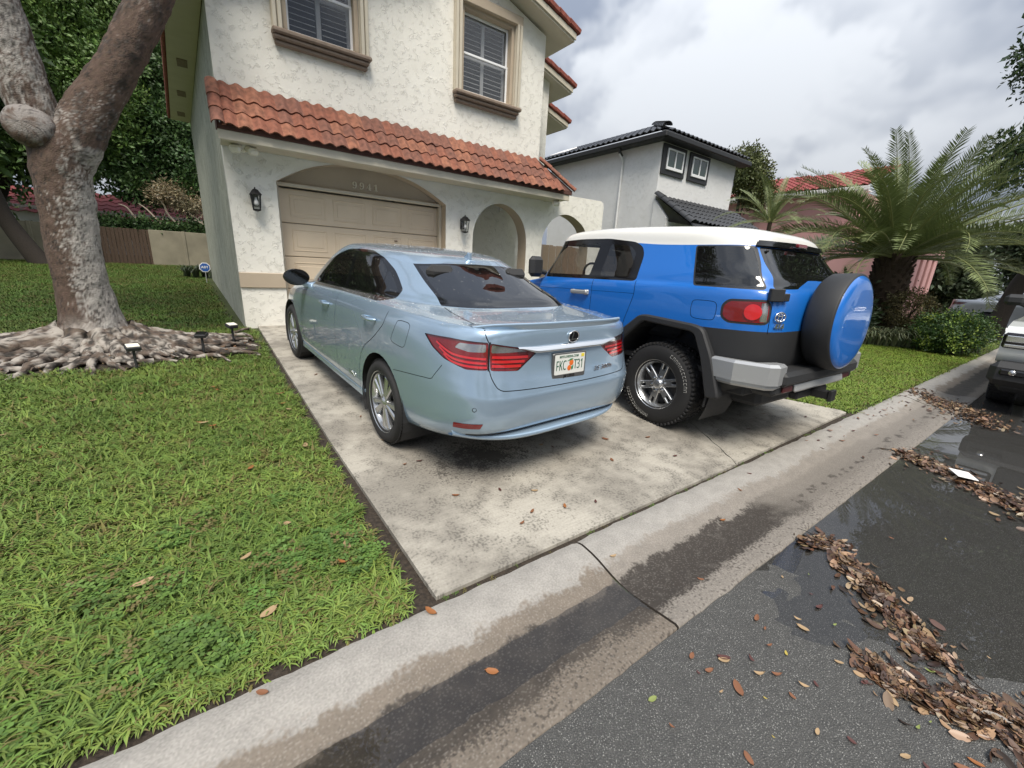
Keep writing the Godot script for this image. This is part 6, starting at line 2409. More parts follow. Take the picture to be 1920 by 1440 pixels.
func big_tree() -> void:
	var base := Vector3(-1.23, lot(-7.1), -7.1)
	var t := thing("gumbo_tree", base, "thick forked tree with brown and pale blotched bark and white surface roots", "tree")
	var fs := noise(201, 1.0, 4)
	var fb := noise(202, 1.0, 2)
	var brown := Color(0.092, 0.061, 0.046)
	var pale := Color(0.30, 0.28, 0.26)
	var black := Color(0.022, 0.019, 0.017)
	var colf := func(s: Vector3, d: Vector3) -> Color:
		# pale lichen sheet on the right front of the bole, red-brown bark on the left; specks of both
		var big := fs.get_noise_3d(s.x * 1.5, s.y * 0.7, s.z * 1.5)
		var mid := fs.get_noise_3d(s.x * 6.0, s.y * 3.0, s.z * 6.0 + 9.0)
		var spk := fb.get_noise_3d(s.x * 38.0, s.y * 48.0, s.z * 38.0)
		var w := 0.0
		if s.y < 2.55:
			w = (s.x + 1.16) * 2.4 - 0.08 + 0.30 * smoothstep(2.25, 1.9, s.y) * smoothstep(0.4, 0.7, s.y)
		elif s.x > -0.98 or (s.y > 2.9 and s.x > -1.12):
			w = -0.42 + (0.18 if s.y < 3.2 else 0.0)
		else:
			w = 0.02
		var strk := fb.get_noise_3d(s.x * 12.0, s.y * 60.0, s.z * 12.0)
		var a := smoothstep(-0.20, 0.30, w + 0.50 * big + 0.32 * mid + 0.50 * spk + 0.30 * strk)
		var c := brown.lerp(pale, a)
		var b2 := smoothstep(0.22, 0.44, fb.get_noise_3d(s.x * 24.0 + 50.0, s.y * 24.0, s.z * 24.0) + 0.55 * mid - 0.06)
		if s.y > 2.2:
			b2 = maxf(b2, smoothstep(0.05, 0.35, mid + 0.5 * spk) * (0.85 if s.x > -1.0 else 0.3))
		c = c.lerp(black, b2 * 0.8)
		if s.y < 0.75:
			var rt := smoothstep(0.75, 0.42, s.y + 0.1 * mid)
			c = c.lerp(Color(0.52, 0.49, 0.45).lerp(brown, smoothstep(-0.1, 0.2, big + mid)), rt * 0.8)
		return c * (1.0 + 0.35 * spk + 0.28 * strk)
	var bark := mat("bark", [1, 1, 1], 0.88)
	bark.vertex_color_use_as_albedo = true
	tri_map(bark, 0.5)
	bump(bark, M.grain_tex, 0.6)
	var b := MB.new()
	bark_tube([Vector3(-1.23, 0.22, -7.1), Vector3(-1.23, 0.42, -7.1), Vector3(-1.235, 0.62, -7.1), Vector3(-1.245, 0.95, -7.1), Vector3(-1.25, 1.4, -7.1), Vector3(-1.235, 1.9, -7.1), Vector3(-1.20, 2.35, -7.1), Vector3(-1.16, 2.62, -7.1), Vector3(-1.13, 2.80, -7.1)], [0.48, 0.36, 0.285, 0.252, 0.236, 0.236, 0.255, 0.245, 0.12], 0.017, 110, colf, 0.012, b)
	wpart("trunk", b, bark, t)
	b = MB.new()
	bark_tube([Vector3(-1.18, 2.20, -7.1), Vector3(-1.06, 2.58, -7.1), Vector3(-0.86, 2.98, -7.1), Vector3(-0.58, 3.45, -7.1), Vector3(-0.37, 3.85, -7.12), Vector3(-0.19, 4.22, -7.15), Vector3(0.05, 4.9, -7.2), Vector3(0.1, 5.8, -7.3), Vector3(-0.2, 7.2, -7.4), Vector3(-0.3, 8.4, -7.6)], [0.17, 0.235, 0.208, 0.186, 0.184, 0.19, 0.185, 0.17, 0.13, 0.08], 0.018, 90, colf, 0.014, b)
	wpart("limb", b, bark, t)
	b = MB.new()
	bark_tube([Vector3(-1.18, 2.20, -7.12), Vector3(-1.27, 2.62, -7.1), Vector3(-1.34, 3.0, -7.1), Vector3(-1.39, 3.45, -7.1), Vector3(-1.43, 3.9, -7.1), Vector3(-1.6, 4.9, -7.0), Vector3(-1.9, 6.2, -6.9), Vector3(-2.3, 7.8, -6.8)], [0.17, 0.205, 0.195, 0.19, 0.188, 0.17, 0.14, 0.08], 0.018, 80, colf, 0.012, b)
	wpart("limb", b, bark, t)
	# healed stump facing the street
	b = MB.new()
	bark_tube([Vector3(-1.30, 2.64, -7.08), Vector3(-1.335, 2.665, -6.98), Vector3(-1.350, 2.675, -6.92), Vector3(-1.362, 2.683, -6.865), Vector3(-1.370, 2.689, -6.825), Vector3(-1.374, 2.692, -6.805), Vector3(-1.376, 2.693, -6.798)], [0.17, 0.205, 0.205, 0.180, 0.125, 0.065, 0.002], 0.012, 60, func(s: Vector3, d: Vector3) -> Color:
		var spk := fb.get_noise_3d(s.x * 40.0, s.y * 40.0, s.z * 40.0)
		var mid := fs.get_noise_3d(s.x * 7.0, s.y * 7.0, s.z * 7.0)
		return brown.lerp(Color(0.235, 0.215, 0.20), smoothstep(-0.3, 0.25, (s.y - 2.62) * 2.2 + mid + 0.5 * spk)).lerp(black, 0.7 * smoothstep(0.25, 0.45, spk + 0.3 * mid)), 0.010, b)
	wpart("stump_knob", b, bark, t)
	# surface roots, bleached and mossy
	var rg := RandomNumberGenerator.new()
	rg.seed = 404
	var rootc := func(s: Vector3, d: Vector3) -> Color:
		var spk := fb.get_noise_3d(s.x * 42.0, s.y * 42.0, s.z * 42.0)
		var mid := fs.get_noise_3d(s.x * 5.0, s.y * 5.0, s.z * 5.0)
		var c := Color(0.34, 0.31, 0.275).lerp(Color(0.105, 0.078, 0.06), smoothstep(-0.2, 0.18, mid + 0.35 * spk + 0.05))
		return c.lerp(black, 0.88 * smoothstep(0.04, 0.26, fs.get_noise_3d(s.x * 8.0 + 31.0, s.y * 8.0, s.z * 8.0) + 0.35 * spk)) * (1.0 + 0.3 * spk)
	for i in 64:
		var a := TAU * i / 64.0 + rg.randf_range(-0.1, 0.1)
		var d := Vector3(cos(a), 0, sin(a))
		var ln := rg.randf_range(0.7, 1.35)
		if d.x > 0.3 and d.z > -0.5:
			ln = rg.randf_range(1.2, 1.75)
		if d.x < -0.3:
			ln = rg.randf_range(1.4, 2.6)
		if d.z > 0.6:
			ln = rg.randf_range(0.85, 1.15)
		if d.z < -0.3:
			ln = rg.randf_range(0.5, 0.8)
		var r0 := rg.randf_range(0.05, 0.115)
		var p: Array = []
		var rr: Array = []
		var pos := base + d * 0.30
		var dir := d
		for k in 8:
			var f := k / 7.0
			var r := lerpf(r0, 0.016, pow(f, 0.85))
			var q := pos
			q.y = lot(q.z) + lerpf(0.17, 0.012, pow(f, 0.42)) * (r0 / 0.10) - (0.02 if k > 5 else 0.0)
			p.append(q)
			rr.append(r)
			dir = (dir + Vector3(rg.randf_range(-0.45, 0.45), 0, rg.randf_range(-0.45, 0.45))).normalized()
			dir = (dir + d * 0.5).normalized()
			pos += dir * ln / 7.0
			pos.x = minf(pos.x, 0.42)
		b = MB.new()
		bark_tube(p, rr, 0.022, 20, rootc, 0.030, b)
		wpart("root", b, bark, t)
	# finer roots knitting the bed together
	for i in 90:
		var s := base + Vector3(rg.randf_range(-1.9, 1.5), 0, rg.randf_range(-0.45, 1.15))
		var a := rg.randf_range(-0.7, 0.7) + (PI if rg.randf() < 0.5 else 0.0)
		var dir := Vector3(cos(a), 0, sin(a) * 0.7)
		var p: Array = []
		var rr: Array = []
		for k in 6:
			s.x = clampf(s.x, -3.4, 0.40)
			p.append(Vector3(s.x, lot(s.z) + 0.004 + 0.03 * sin(PI * k / 5.0), s.z))
			rr.append(lerpf(0.034, 0.012, k / 5.0) * rg.randf_range(0.7, 1.2))
			dir = (dir + Vector3(rg.randf_range(-0.5, 0.5), 0, rg.randf_range(-0.5, 0.5))).normalized()
			s += dir * 0.10
		b = MB.new()
		bark_tube(p, rr, 0.025, 10, rootc, 0.018, b)
		wpart("root", b, bark, t)
	# upper boughs and leaves, above the picture but mirrored in glass and water
	var xf: Array = []
	var cs: Array = []
	var lobes := [[Vector3(-2.6, 8.8, -6.8), Vector3(1.9, 1.3, 1.8)], [Vector3(-0.3, 9.6, -7.6), Vector3(2.0, 1.4, 1.8)], [Vector3(-4.2, 7.6, -7.4), Vector3(1.4, 1.1, 1.5)], [Vector3(0.8, 8.6, -6.4), Vector3(1.3, 0.9, 1.3)]]
	for l in lobes:
		for k in 3:
			b = MB.new()
			var s := Vector3(-0.25, 7.4, -7.45) if l[0].x > -1.5 else Vector3(-2.1, 7.0, -6.85)
			var e: Vector3 = l[0] + l[1] * Vector3(rg.randf_range(-0.8, 0.8), rg.randf_range(-0.2, 0.7), rg.randf_range(-0.8, 0.8))
			b.tube(spline([s, s.lerp(e, 0.5) + Vector3(0.2, 0.2, -0.1), e], 4), [0.09, 0.08, 0.07, 0.06, 0.05, 0.04, 0.03, 0.022, 0.012], 7)
			wpart("bough", b, M.bark_dark, t)
	for q in crown_points(rg, lobes, 900, 0.2):
		xf.append(Transform3D(Basis.from_euler(Vector3(rg.randf() * TAU, rg.randf() * TAU, rg.randf() * TAU)), q - base))
		cs.append(vary(rg, Color(0.07, 0.13, 0.03), 0.3))
	multi("crown", M.clump_mid, M.leaf, xf, cs, t)
	# leaf litter caught between the roots
	xf = []
	cs = []
	for i in 420:
		var x := rg.randf_range(-3.3, 0.42)
		var z := rg.randf_range(-7.6, -5.95)
		if not in_roots(x, z):
			continue
		xf.append(Transform3D((Basis(Vector3.UP, rg.randf() * TAU) * Basis(Vector3.BACK, rg.randfn() * 0.3)).scaled(Vector3.ONE * rg.randf_range(0.35, 0.7)), Vector3(x, lot(z) + rg.randf_range(0.0, 0.06), z) - base))
		cs.append(vary(rg, Color(0.16, 0.10, 0.06), 0.5))
	multi("leaf_litter", leaf_mesh(0.085, 0.034, 0.25, 1), M.leaf, xf, cs, t)
	# dark root-bed soil
	b = MB.new()
	var pr: Array = []
	for i in 40:
		var a := TAU * i / 40.0
		var rr := 1.0 + 0.10 * sin(a * 5.0) + 0.08 * sin(a * 9.0 + 1.0)
		var x := -1.35 + cos(a) * 1.95 * rr
		var z := -6.80 + sin(a) * 0.86 * rr
		pr.append(Vector3(minf(x, 0.47), lot(z) - 0.012, z))
	for i in 40:
		b.tri(Vector3(-1.35, lot(-6.8) - 0.008, -6.8), pr[i], pr[(i + 1) % 40])
	structure("root_bed", b, M.soil)

func grass_mesh(blades: int, l: float, w: float, spread: float, sd: int, lie: float) -> ArrayMesh:
	var b := MB.new()
	var rg := RandomNumberGenerator.new()
	rg.seed = sd
	for i in blades:
		var a := rg.randf() * TAU
		var o := Vector3(rg.randf_range(-1, 1), 0, rg.randf_range(-1, 1)) * spread
		var d := Vector3(cos(a), 0, sin(a))
		var s := Vector3(-sin(a), 0, cos(a))
		var ll := l * rg.randf_range(0.6, 1.25)
		var lean := rg.randf_range(0.35, 1.0) * lie
		var ww := w * rg.randf_range(0.75, 1.2) * 0.5
		var p0 := o
		var p1 := o + Vector3.UP * ll * 0.42 * (1.1 - lean * 0.4) + d * ll * 0.28 * lean
		var p2 := p1 + Vector3.UP * ll * (0.30 - 0.22 * lean) + d * ll * (0.28 + 0.12 * lean)
		var p3 := p2 + Vector3.UP * ll * (0.10 - 0.24 * lean) + d * ll * 0.24
		var n0 := (Vector3.UP * 0.6 - d * 0.8).normalized()
		var n1 := (Vector3.UP - d * 0.3).normalized()
		var n2 := (Vector3.UP + d * 0.2).normalized()
		b.tri(p0 - s * ww * 0.7, p0 + s * ww * 0.7, p1 + s * ww, n0, n0, n1)
		b.tri(p0 - s * ww * 0.7, p1 + s * ww, p1 - s * ww, n0, n1, n1)
		b.tri(p1 - s * ww, p1 + s * ww, p2 + s * ww * 0.8, n1, n1, n2)
		b.tri(p1 - s * ww, p2 + s * ww * 0.8, p2 - s * ww * 0.8, n1, n2, n2)
		b.tri(p2 - s * ww * 0.8, p2 + s * ww * 0.8, p3, n2, n2, n2)
	return b.mesh()

func clover_mesh(sd: int) -> ArrayMesh:
	# low broad-leaved weed
	var b := MB.new()
	var rg := RandomNumberGenerator.new()
	rg.seed = sd
	for i in 9:
		var o := Vector3(rg.randf_range(-0.05, 0.05), rg.randf_range(0.03, 0.055), rg.randf_range(-0.05, 0.05))
		var a := rg.randf() * TAU
		for k in 3:
			var an := a + k * TAU / 3.0
			var d := Vector3(cos(an), rg.randf_range(-0.1, 0.35), sin(an))
			var s := Vector3(-sin(an), 0, cos(an))
			b.tri(o, o + d * 0.011 + s * 0.008, o + d * 0.011 - s * 0.008)
			b.tri(o + d * 0.011 + s * 0.008, o + d * 0.019, o + d * 0.011 - s * 0.008)
	return b.mesh()

func in_roots(x: float, z: float) -> bool:
	var k := Vector2((x + 1.35) / 1.98, (z + 6.80) / 0.90).length() + 0.22 * fa.get_noise_2d(x * 2.5, z * 2.5)
	return k < 1.0

func lawn() -> void:
	var m := leaf_mat("grass_blade", [1, 1, 1], 0.35)
	m.roughness = 0.6
	var rg := RandomNumberGenerator.new()
	rg.seed = 77
	var meshes := [grass_mesh(10, 0.072, 0.0066, 0.028, 1, 1.0), grass_mesh(10, 0.056, 0.006, 0.028, 2, 1.15), grass_mesh(9, 0.085, 0.0062, 0.025, 3, 0.8), grass_mesh(16, 0.060, 0.010, 0.075, 4, 1.0), clover_mesh(5), grass_mesh(11, 0.046, 0.0062, 0.03, 6, 1.2)]
	var xf: Array = [[], [], [], [], [], []]
	var cs: Array = [[], [], [], [], [], []]
	# each region: x0, x1, z0, z1, tufts per square metre, far
	var regs := [[-3.2, 0.56, -4.6, -1.45, 3400, false], [-7.0, 0.53, -8.1, -4.6, 1700, false], [-9.0, -3.2, -4.6, -1.45, 500, false], [-12.0, 0.34, -20.4, -8.1, 330, true], [5.4, 14.6, -5.2, -1.42, 560, true], [5.6, 34.0, -10.0, -5.2, 60, true], [14.6, 40.0, -5.2, -1.45, 60, true]]
	for r in regs:
		var n := int((r[1] - r[0]) * (r[3] - r[2]) * r[4])
		for i in n:
			var x := rg.randf_range(r[0], r[1])
			var z := rg.randf_range(r[2], r[3])
			var thin := fa.get_noise_2d(x * 0.9 + 11.0, z * 0.9)
			var fine := fa.get_noise_2d(x * 5.0, z * 5.0 + 30.0)
			if x < 0.6 and in_roots(x, z):
				continue
			if z > -8.0 and x < 1.0:
				# ragged margins beside kerb and driveway
				var ed := minf(-1.50 - z, 0.52 - x + 0.012 * z)
				if ed < -0.055 + 0.06 * fine:
					continue
			if z < -8.0 and x > 0.20 + (z + 8.0) * 0.0413:
				continue
			if x > 5.0:
				var xe := 5.5
				if z > -2.3:
					xe = lerpf(5.70, 6.12, (z + 2.3) / 0.85)
				if x < xe + 0.03 or z > -1.44 + 0.03 * fine:
					continue
			# worn, thin places
			var bare := smoothstep(0.18, 0.5, fine + 0.6 * thin + 0.12 * (1.0 if x > -1.0 and z < -2.0 and x < 0.6 else 0.0))
			if rg.randf() < bare * 0.75:
				continue
			var k := rg.randi() % 3
			if r[5]:
				k = 3
			elif z > -2.6 and fa.get_noise_2d(x * 1.7 + 5.0, z * 1.7) > 0.2 and rg.randf() < 0.16:
				k = 4
			elif x > -0.4:
				k = 5 if rg.randf() < 0.6 else k
			var sc := rg.randf_range(0.75, 1.25)
			var base := Color(0.112, 0.180, 0.034).lerp(Color(0.168, 0.245, 0.050), clampf(0.5 + thin, 0, 1))
			if k == 4:
				base = Color(0.092, 0.165, 0.032)
			if x > 5.0:
				base = Color(0.150, 0.225, 0.030)
			if z < -8.0:
				base = Color(0.080, 0.118, 0.020).lerp(Color(0.085, 0.155, 0.026), clampf(0.5 + thin * 1.5, 0, 1))
			var c := vary(rg, base, 0.28, 0.09 + 0.3 * bare)
			xf[k].append(Transform3D(Basis(Vector3.UP, rg.randf() * TAU).scaled(Vector3(sc, sc * rg.randf_range(0.75, 1.1), sc)), Vector3(x, lot(z) - 0.032, z)))
			cs[k].append(c)
	# tufts in the seam between driveway and kerb
	for i in 150:
		var x := rg.randf_range(0.7, 6.0)
		if fa.get_noise_2d(x * 2.0, 4.0) < -0.02:
			continue
		var s := rg.randf_range(0.2, 0.45)
		xf[5].append(Transform3D(Basis(Vector3.UP, rg.randf() * TAU).scaled(Vector3(s, s, s)), Vector3(x, 0.042, -1.41 + rg.randf_range(-0.012, 0.012))))
		cs[5].append(vary(rg, Color(0.10, 0.17, 0.03), 0.3, 0.3))
	var root := Node3D.new()
	root.name = "grass"
	add_child(root)
	tag(root, "green lawn grass and low weeds", "grass", "", "stuff")
	for k in 6:
		multi("grass_blades" if k != 4 else "weeds", meshes[k], m, xf[k], cs[k], root)

# ---------------------------------------------------------------- palms and shrubs
func frond_mesh(length: float, droop: float, pairs: int, ll: float, sd: int, vee := 0.6) -> ArrayMesh:
	var b := MB.new()
	b.use_c = true
	var rg := RandomNumberGenerator.new()
	rg.seed = sd
	var pts: Array = []
	var rad: Array = []
	var pos := Vector3.ZERO
	var an := 0.0
	for i in 15:
		var f := i / 14.0
		pts.append(pos)
		rad.append(lerpf(0.028, 0.004, f) * length / 3.5)
		an = droop * f * f
		pos += Vector3(cos(an), -sin(an), 0) * length / 14.0
	b.col = Color(0.23, 0.25, 0.10)
	b.tube(pts, rad, 5)
	for i in pairs:
		var f := lerpf(0.10, 0.995, float(i) / pairs)
		var q := f * 14.0
		var k := mini(int(q), 13)
		var o: Vector3 = pts[k].lerp(pts[k + 1], q - k)
		var t: Vector3 = (pts[k + 1] - pts[k]).normalized()
		var up := Vector3(-t.y, t.x, 0)
		var l := ll * (0.35 + 0.65 * sin(PI * clampf(f * 0.86 + 0.14, 0, 1))) * rg.randf_range(0.85, 1.1)
		for s in [-1.0, 1.0]:
			var d: Vector3 = (t * 0.75 + Vector3(0, 0, s) * rg.randf_range(0.75, 0.95) + up * rg.randf_range(0.15, vee)).normalized()
			var w := d.cross(up).normalized() * 0.011 * rg.randf_range(0.8, 1.2) * length / 3.5
			var e := o + d * l + Vector3.DOWN * l * 0.10
			var mid := o + d * l * 0.5
			var g := rg.randf_range(0.75, 1.2)
			b.col = Color(0.165 * g, 0.205 * g, 0.082 * g)
			b.tri(o - w * 0.5, mid + w, mid - w)
			b.tri(o - w * 0.5, o + w * 0.5, mid + w)
			b.tri(mid - w, mid + w, e)
	return b.mesh()

func palm(called: String, label: String, base: Vector3, crown_y: float, n: int, length: float, tr: float, sd: int, boots: bool) -> void:
	var t := thing(called, base, label, "palm tree")
	var rg := RandomNumberGenerator.new()
	rg.seed = sd
	var b := MB.new()
	var h := crown_y - base.y
	b.tube([base - Vector3(0, 0.1, 0), base + Vector3(0, h * 0.3, 0), base + Vector3(0, h * 0.7, 0), base + Vector3(0, h * 1.02, 0)], [tr * 0.9, tr * 0.8, tr * 0.95, tr * 0.7], 18, true, 0.12, sd)
	wpart("trunk", b, M.palm_trunk, t)
	if boots:
		b = MB.new()
		b.box(Vector3(0, 0.08, 0.03), Vector3(0.10, 0.24, 0.05), 0.015, Basis(Vector3.RIGHT, 0.5))
		var bm := b.mesh()
		for i in 150:
			var a := i * 2.39996
			var y := h * (0.12 + 0.88 * i / 150.0)
			var o := part("leaf_base", bm, M.palm_trunk, t)
			o.transform = Transform3D(Basis(Vector3.UP, -a + PI / 2).scaled(Vector3.ONE * tr * 1.9), Vector3(cos(a) * tr * 0.82, y, sin(a) * tr * 0.82))
	var fm := [frond_mesh(length, 0.95, 92, length * 0.125, sd + 1), frond_mesh(length * 0.95, 1.35, 92, length * 0.13, sd + 2), frond_mesh(length * 0.85, 0.55, 84, length * 0.115, sd + 3), frond_mesh(length * 1.02, 1.35, 92, length * 0.125, sd + 4)]
	for i in n:
		var a := i * 2.39996 + rg.randf_range(-0.2, 0.2)
		var f := float(i) / n
		var el := lerpf(1.32, 0.02, pow(f, 0.85)) + rg.randf_range(-0.12, 0.12)
		var k: int = 2 if f < 0.3 else ([0, 1, 0, 3][rg.randi() % 4])
		var o := part("frond", fm[k], M.palm_leaf, t)
		var sc := rg.randf_range(0.85, 1.1)
		o.transform = Transform3D((Basis(Vector3.UP, a) * Basis(Vector3.BACK, el) * Basis(Vector3.RIGHT, rg.randf_range(-0.5, 0.5))).scaled(Vector3.ONE * sc), Vector3(0, h + 0.05 - 0.25 * f * tr, 0) + Vector3(cos(a), 0, -sin(a)) * tr * 0.35)

func strap_plant(at: Vector3, sd: int, label: String, tint: Color, l := 0.5) -> void:
	var b := MB.new()
	b.use_c = true
	var rg := RandomNumberGenerator.new()
	rg.seed = sd
	for i in 70:
		var a := rg.randf() * TAU
		var d := Vector3(cos(a), 0, sin(a))
		var s := Vector3(-sin(a), 0, cos(a)) * 0.011
		var ll := l * rg.randf_range(0.7, 1.2)
		var o := d * rg.randf() * 0.09
		var lean := rg.randf_range(0.25, 1.0)
		var p1 := o + Vector3.UP * ll * 0.55 + d * ll * 0.2 * lean
		var p2 := p1 + Vector3.UP * ll * (0.30 - 0.25 * lean) + d * ll * 0.32 * lean
		var p3 := p2 + Vector3.UP * ll * (0.05 - 0.30 * lean) + d * ll * 0.25
		b.col = vary(rg, tint, 0.4)
		b.tri(o - s, o + s, p1 + s)
		b.tri(o - s, p1 + s, p1 - s)
		b.tri(p1 - s, p1 + s, p2 + s)
		b.tri(p1 - s, p2 + s, p2 - s)
		b.tri(p2 - s, p2 + s, p3)
	var o := part("strap_leaf_plant", b, M.leaf_plain)
	o.position = at
	tag(o, label, "plant", "strap leaved border plants")

func shrub(called: String, label: String, at: Vector3, lobes: Array, n: int, clump: Mesh, tint: Color, top_tint: Color, sd: int, stems := 5) -> void:
	var t := thing(called, at, label, "shrub")
	var rg := RandomNumberGenerator.new()
	rg.seed = sd
	for i in stems:
		var b := MB.new()
		var l: Array = lobes[i % lobes.size()]
		b.tube(spline([at + Vector3(rg.randf_range(-0.15, 0.15), -0.05, rg.randf_range(-0.15, 0.15)), at.lerp(l[0], 0.5) + Vector3(rg.randf_range(-0.1, 0.1), 0, rg.randf_range(-0.1, 0.1)), l[0] + l[1] * Vector3(rg.randf_range(-0.5, 0.5), 0.3, rg.randf_range(-0.5, 0.5))], 3), [0.03, 0.027, 0.024, 0.02, 0.016, 0.012, 0.008], 6)
		wpart("stem", b, M.bark_dark, t)
	var xf: Array = []
	var cs: Array = []
	for q in crown_points(rg, lobes, n, 0.5):
		if q.y < at.y + 0.03:
			continue
		xf.append(Transform3D(Basis.from_euler(Vector3(rg.randf() * TAU, rg.randf() * TAU, rg.randf() * TAU)).scaled(Vector3.ONE * rg.randf_range(0.7, 1.2)), q - at))
		# young shoots among the old leaves are a yellower green
		cs.append(vary(rg, top_tint if rg.randf() < 0.22 else tint, 0.3))
	multi("foliage", clump, M.leaf, xf, cs, t)

func plant_materials() -> void:
	leaf_mat("leaf", [1, 1, 1], 0.4)
	leaf_mat("leaf_plain", [1, 1, 1], 0.3)
	var m := leaf_mat("palm_leaf", [1, 1, 1], 0.3)
	m.roughness = 0.42
	m = mat("bark_dark", [0.032, 0.025, 0.020], 0.9)
	tri_map(m, 0.5)
	m.albedo_texture = ntex(35, 0.05, 256, [0.4, 0.4, 0.4], [1.4, 1.35, 1.3], 4)
	m = mat("bark_pale", [0.40, 0.34, 0.27], 0.9)
	m = mat("palm_trunk", [0.055, 0.038, 0.026], 0.92)
	tri_map(m, 0.4)
	m.albedo_texture = M.bark_dark.albedo_texture
	M.clump_big = leaf_clump(16, 0.42, 0.26, 0.13, 1)
	M.clump_mid = leaf_clump(14, 0.26, 0.15, 0.07, 2)
	M.clump_small = leaf_clump(14, 0.12, 0.055, 0.032, 3)
	M.clump_dry = leaf_clump(12, 0.25, 0.12, 0.035, 4)

func planting() -> void:
	# trees behind the back fence on the left
	var g := "dark trees behind the back fence"
	tree("shade_tree", "broad mid green tree crowding behind the forked trunk, beyond the back fence", Vector3(-4.6, 0.9, -23.5), [[Vector3(-4.2, 8.6, -23), Vector3(3.4, 3.8, 2.6)], [Vector3(-6.6, 6.6, -23), Vector3(2.6, 2.6, 2.2)], [Vector3(-2.6, 6.4, -22.2), Vector3(1.9, 2.6, 1.8)], [Vector3(-3.4, 11.5, -23.5), Vector3(3.0, 2.4, 2.4)]], 9500, M.clump_mid, M.leaf, Color(0.085, 0.155, 0.032), 0.22, g, Vector3(-4.4, 6.0, -23.3), 11)
	tree("shade_tree", "dark glossy tree hanging over the fence beside the house side wall", Vector3(-0.4, 0.95, -24.5), [[Vector3(-0.6, 5.6, -23.0), Vector3(1.7, 2.3, 1.8)], [Vector3(-1.7, 4.1, -22.4), Vector3(1.1, 1.3, 1.2)], [Vector3(0.2, 8.6, -24), Vector3(2.6, 3.0, 2.4)], [Vector3(-0.2, 3.9, -22.2), Vector3(0.8, 1.1, 0.9)], [Vector3(-1.8, 10.6, -25), Vector3(3.0, 3.0, 2.4)]], 8000, M.clump_mid, M.leaf, Color(0.045, 0.095, 0.024), 0.2, g, Vector3(-0.5, 5.2, -23.8), 12)
	tree("shade_tree", "dark leaning tree in front of the cream boundary wall", Vector3(-4.15, 0.86, -19.3), [[Vector3(-6.2, 4.7, -19.4), Vector3(1.9, 1.6, 1.5)], [Vector3(-8.2, 6.0, -20), Vector3(2.2, 2.6, 1.8)], [Vector3(-5.0, 6.6, -20), Vector3(1.7, 1.7, 1.6)], [Vector3(-7.6, 3.3, -19.6), Vector3(1.3, 0.9, 1.2)]], 3200, M.clump_big, M.leaf, Color(0.045, 0.085, 0.024), 0.24, g, Vector3(-5.4, 4.6, -19.5), 13)
	tree("shade_tree", "tall dense tree filling the gap far behind the back fence", Vector3(-9, 0.95, -31), [[Vector3(-8, 8, -31), Vector3(5, 5.5, 3)], [Vector3(-2, 9.5, -32), Vector3(5, 5.5, 3)], [Vector3(-4.5, 14, -31), Vector3(5, 4, 3)], [Vector3(3.0, 8, -31), Vector3(3.5, 5, 3)], [Vector3(-4.5, 5.6, -30), Vector3(4.0, 1.6, 1.6)]], 5200, M.clump_big, M.leaf, Color(0.070, 0.13, 0.032), 0.3, g, Vector3(-6, 7, -31.5), 14)
	# bleached bare shrub with dry leaves
	var t := thing("bare_shrub", Vector3(-1.2, 0.95, -21.4), "bleached bare branches with dry tan leaves behind the fence", "shrub")
	var rg := RandomNumberGenerator.new()
	rg.seed = 31
	for i in 16:
		var b := MB.new()
		var o := Vector3(rg.randf_range(-1.6, 0.4), 2.0, -21.4)
		var e := o + Vector3(rg.randf_range(-1.0, 1.6), rg.randf_range(0.2, 1.5), rg.randf_range(-0.4, 0.4))
		b.tube(spline([o, o.lerp(e, 0.4) + Vector3(rg.randf_range(-0.3, 0.3), rg.randf_range(-0.1, 0.3), 0), o.lerp(e, 0.75) + Vector3(0, rg.randf_range(-0.15, 0.15), 0), e], 3), [0.05, 0.048, 0.045, 0.042, 0.038, 0.034, 0.03, 0.024, 0.018, 0.01], 6)
		wpart("branch", b, M.bark_pale, t)
	var xf: Array = []
	var cs: Array = []
	for q in crown_points(rg, [[Vector3(-0.9, 3.4, -21.5), Vector3(0.9, 0.55, 0.6)], [Vector3(-0.3, 3.1, -21.5), Vector3(0.6, 0.4, 0.5)]], 360, 0.1):
		xf.append(Transform3D(Basis.from_euler(Vector3(rg.randf() * TAU, rg.randf() * TAU, 0)), q - t.position))
		cs.append(vary(rg, Color(0.30, 0.25, 0.16), 0.3))
	multi("dry_leaves", M.clump_dry, M.leaf, xf, cs, t)
	for i in 5:
		shrub("hedge_shrub", ["dark leafy shrub topping the wooden fence", "dark leafy shrub above the fence post", "low dark shrub above the cream back wall", "dark vine clump on the cream wall end", "dark shrub at the wall corner by the house"][i], Vector3(-2.6 + i * 0.72, 1.0, -21.3), [[Vector3(-2.6 + i * 0.72, 2.15, -21.2), Vector3(0.55, 0.32, 0.4)]], 90, M.clump_mid, Color(0.032, 0.07, 0.018), Color(0.05, 0.10, 0.025), 60 + i, 3)
	for i in 4:
		strap_plant(Vector3(-0.55 + i * 0.22, lot(-16.0), -16.2 + 0.2 * (i % 2)), 300 + i, "dark strap leaved plant by the side wall's far end", Color(0.03, 0.045, 0.02), 0.4)
	# right-hand side
	palm("date_palm", "large feathery date palm with shaggy trunk in front of pink house", Vector3(15.3, lot(-3.6), -3.6), 2.35, 96, 3.7, 0.46, 500, true)
	palm("small_palm", "small slender palm against the black tiled garage roof", Vector3(12.6, lot(-5.8), -5.8), 3.0, 24, 1.45, 0.07, 520, false)
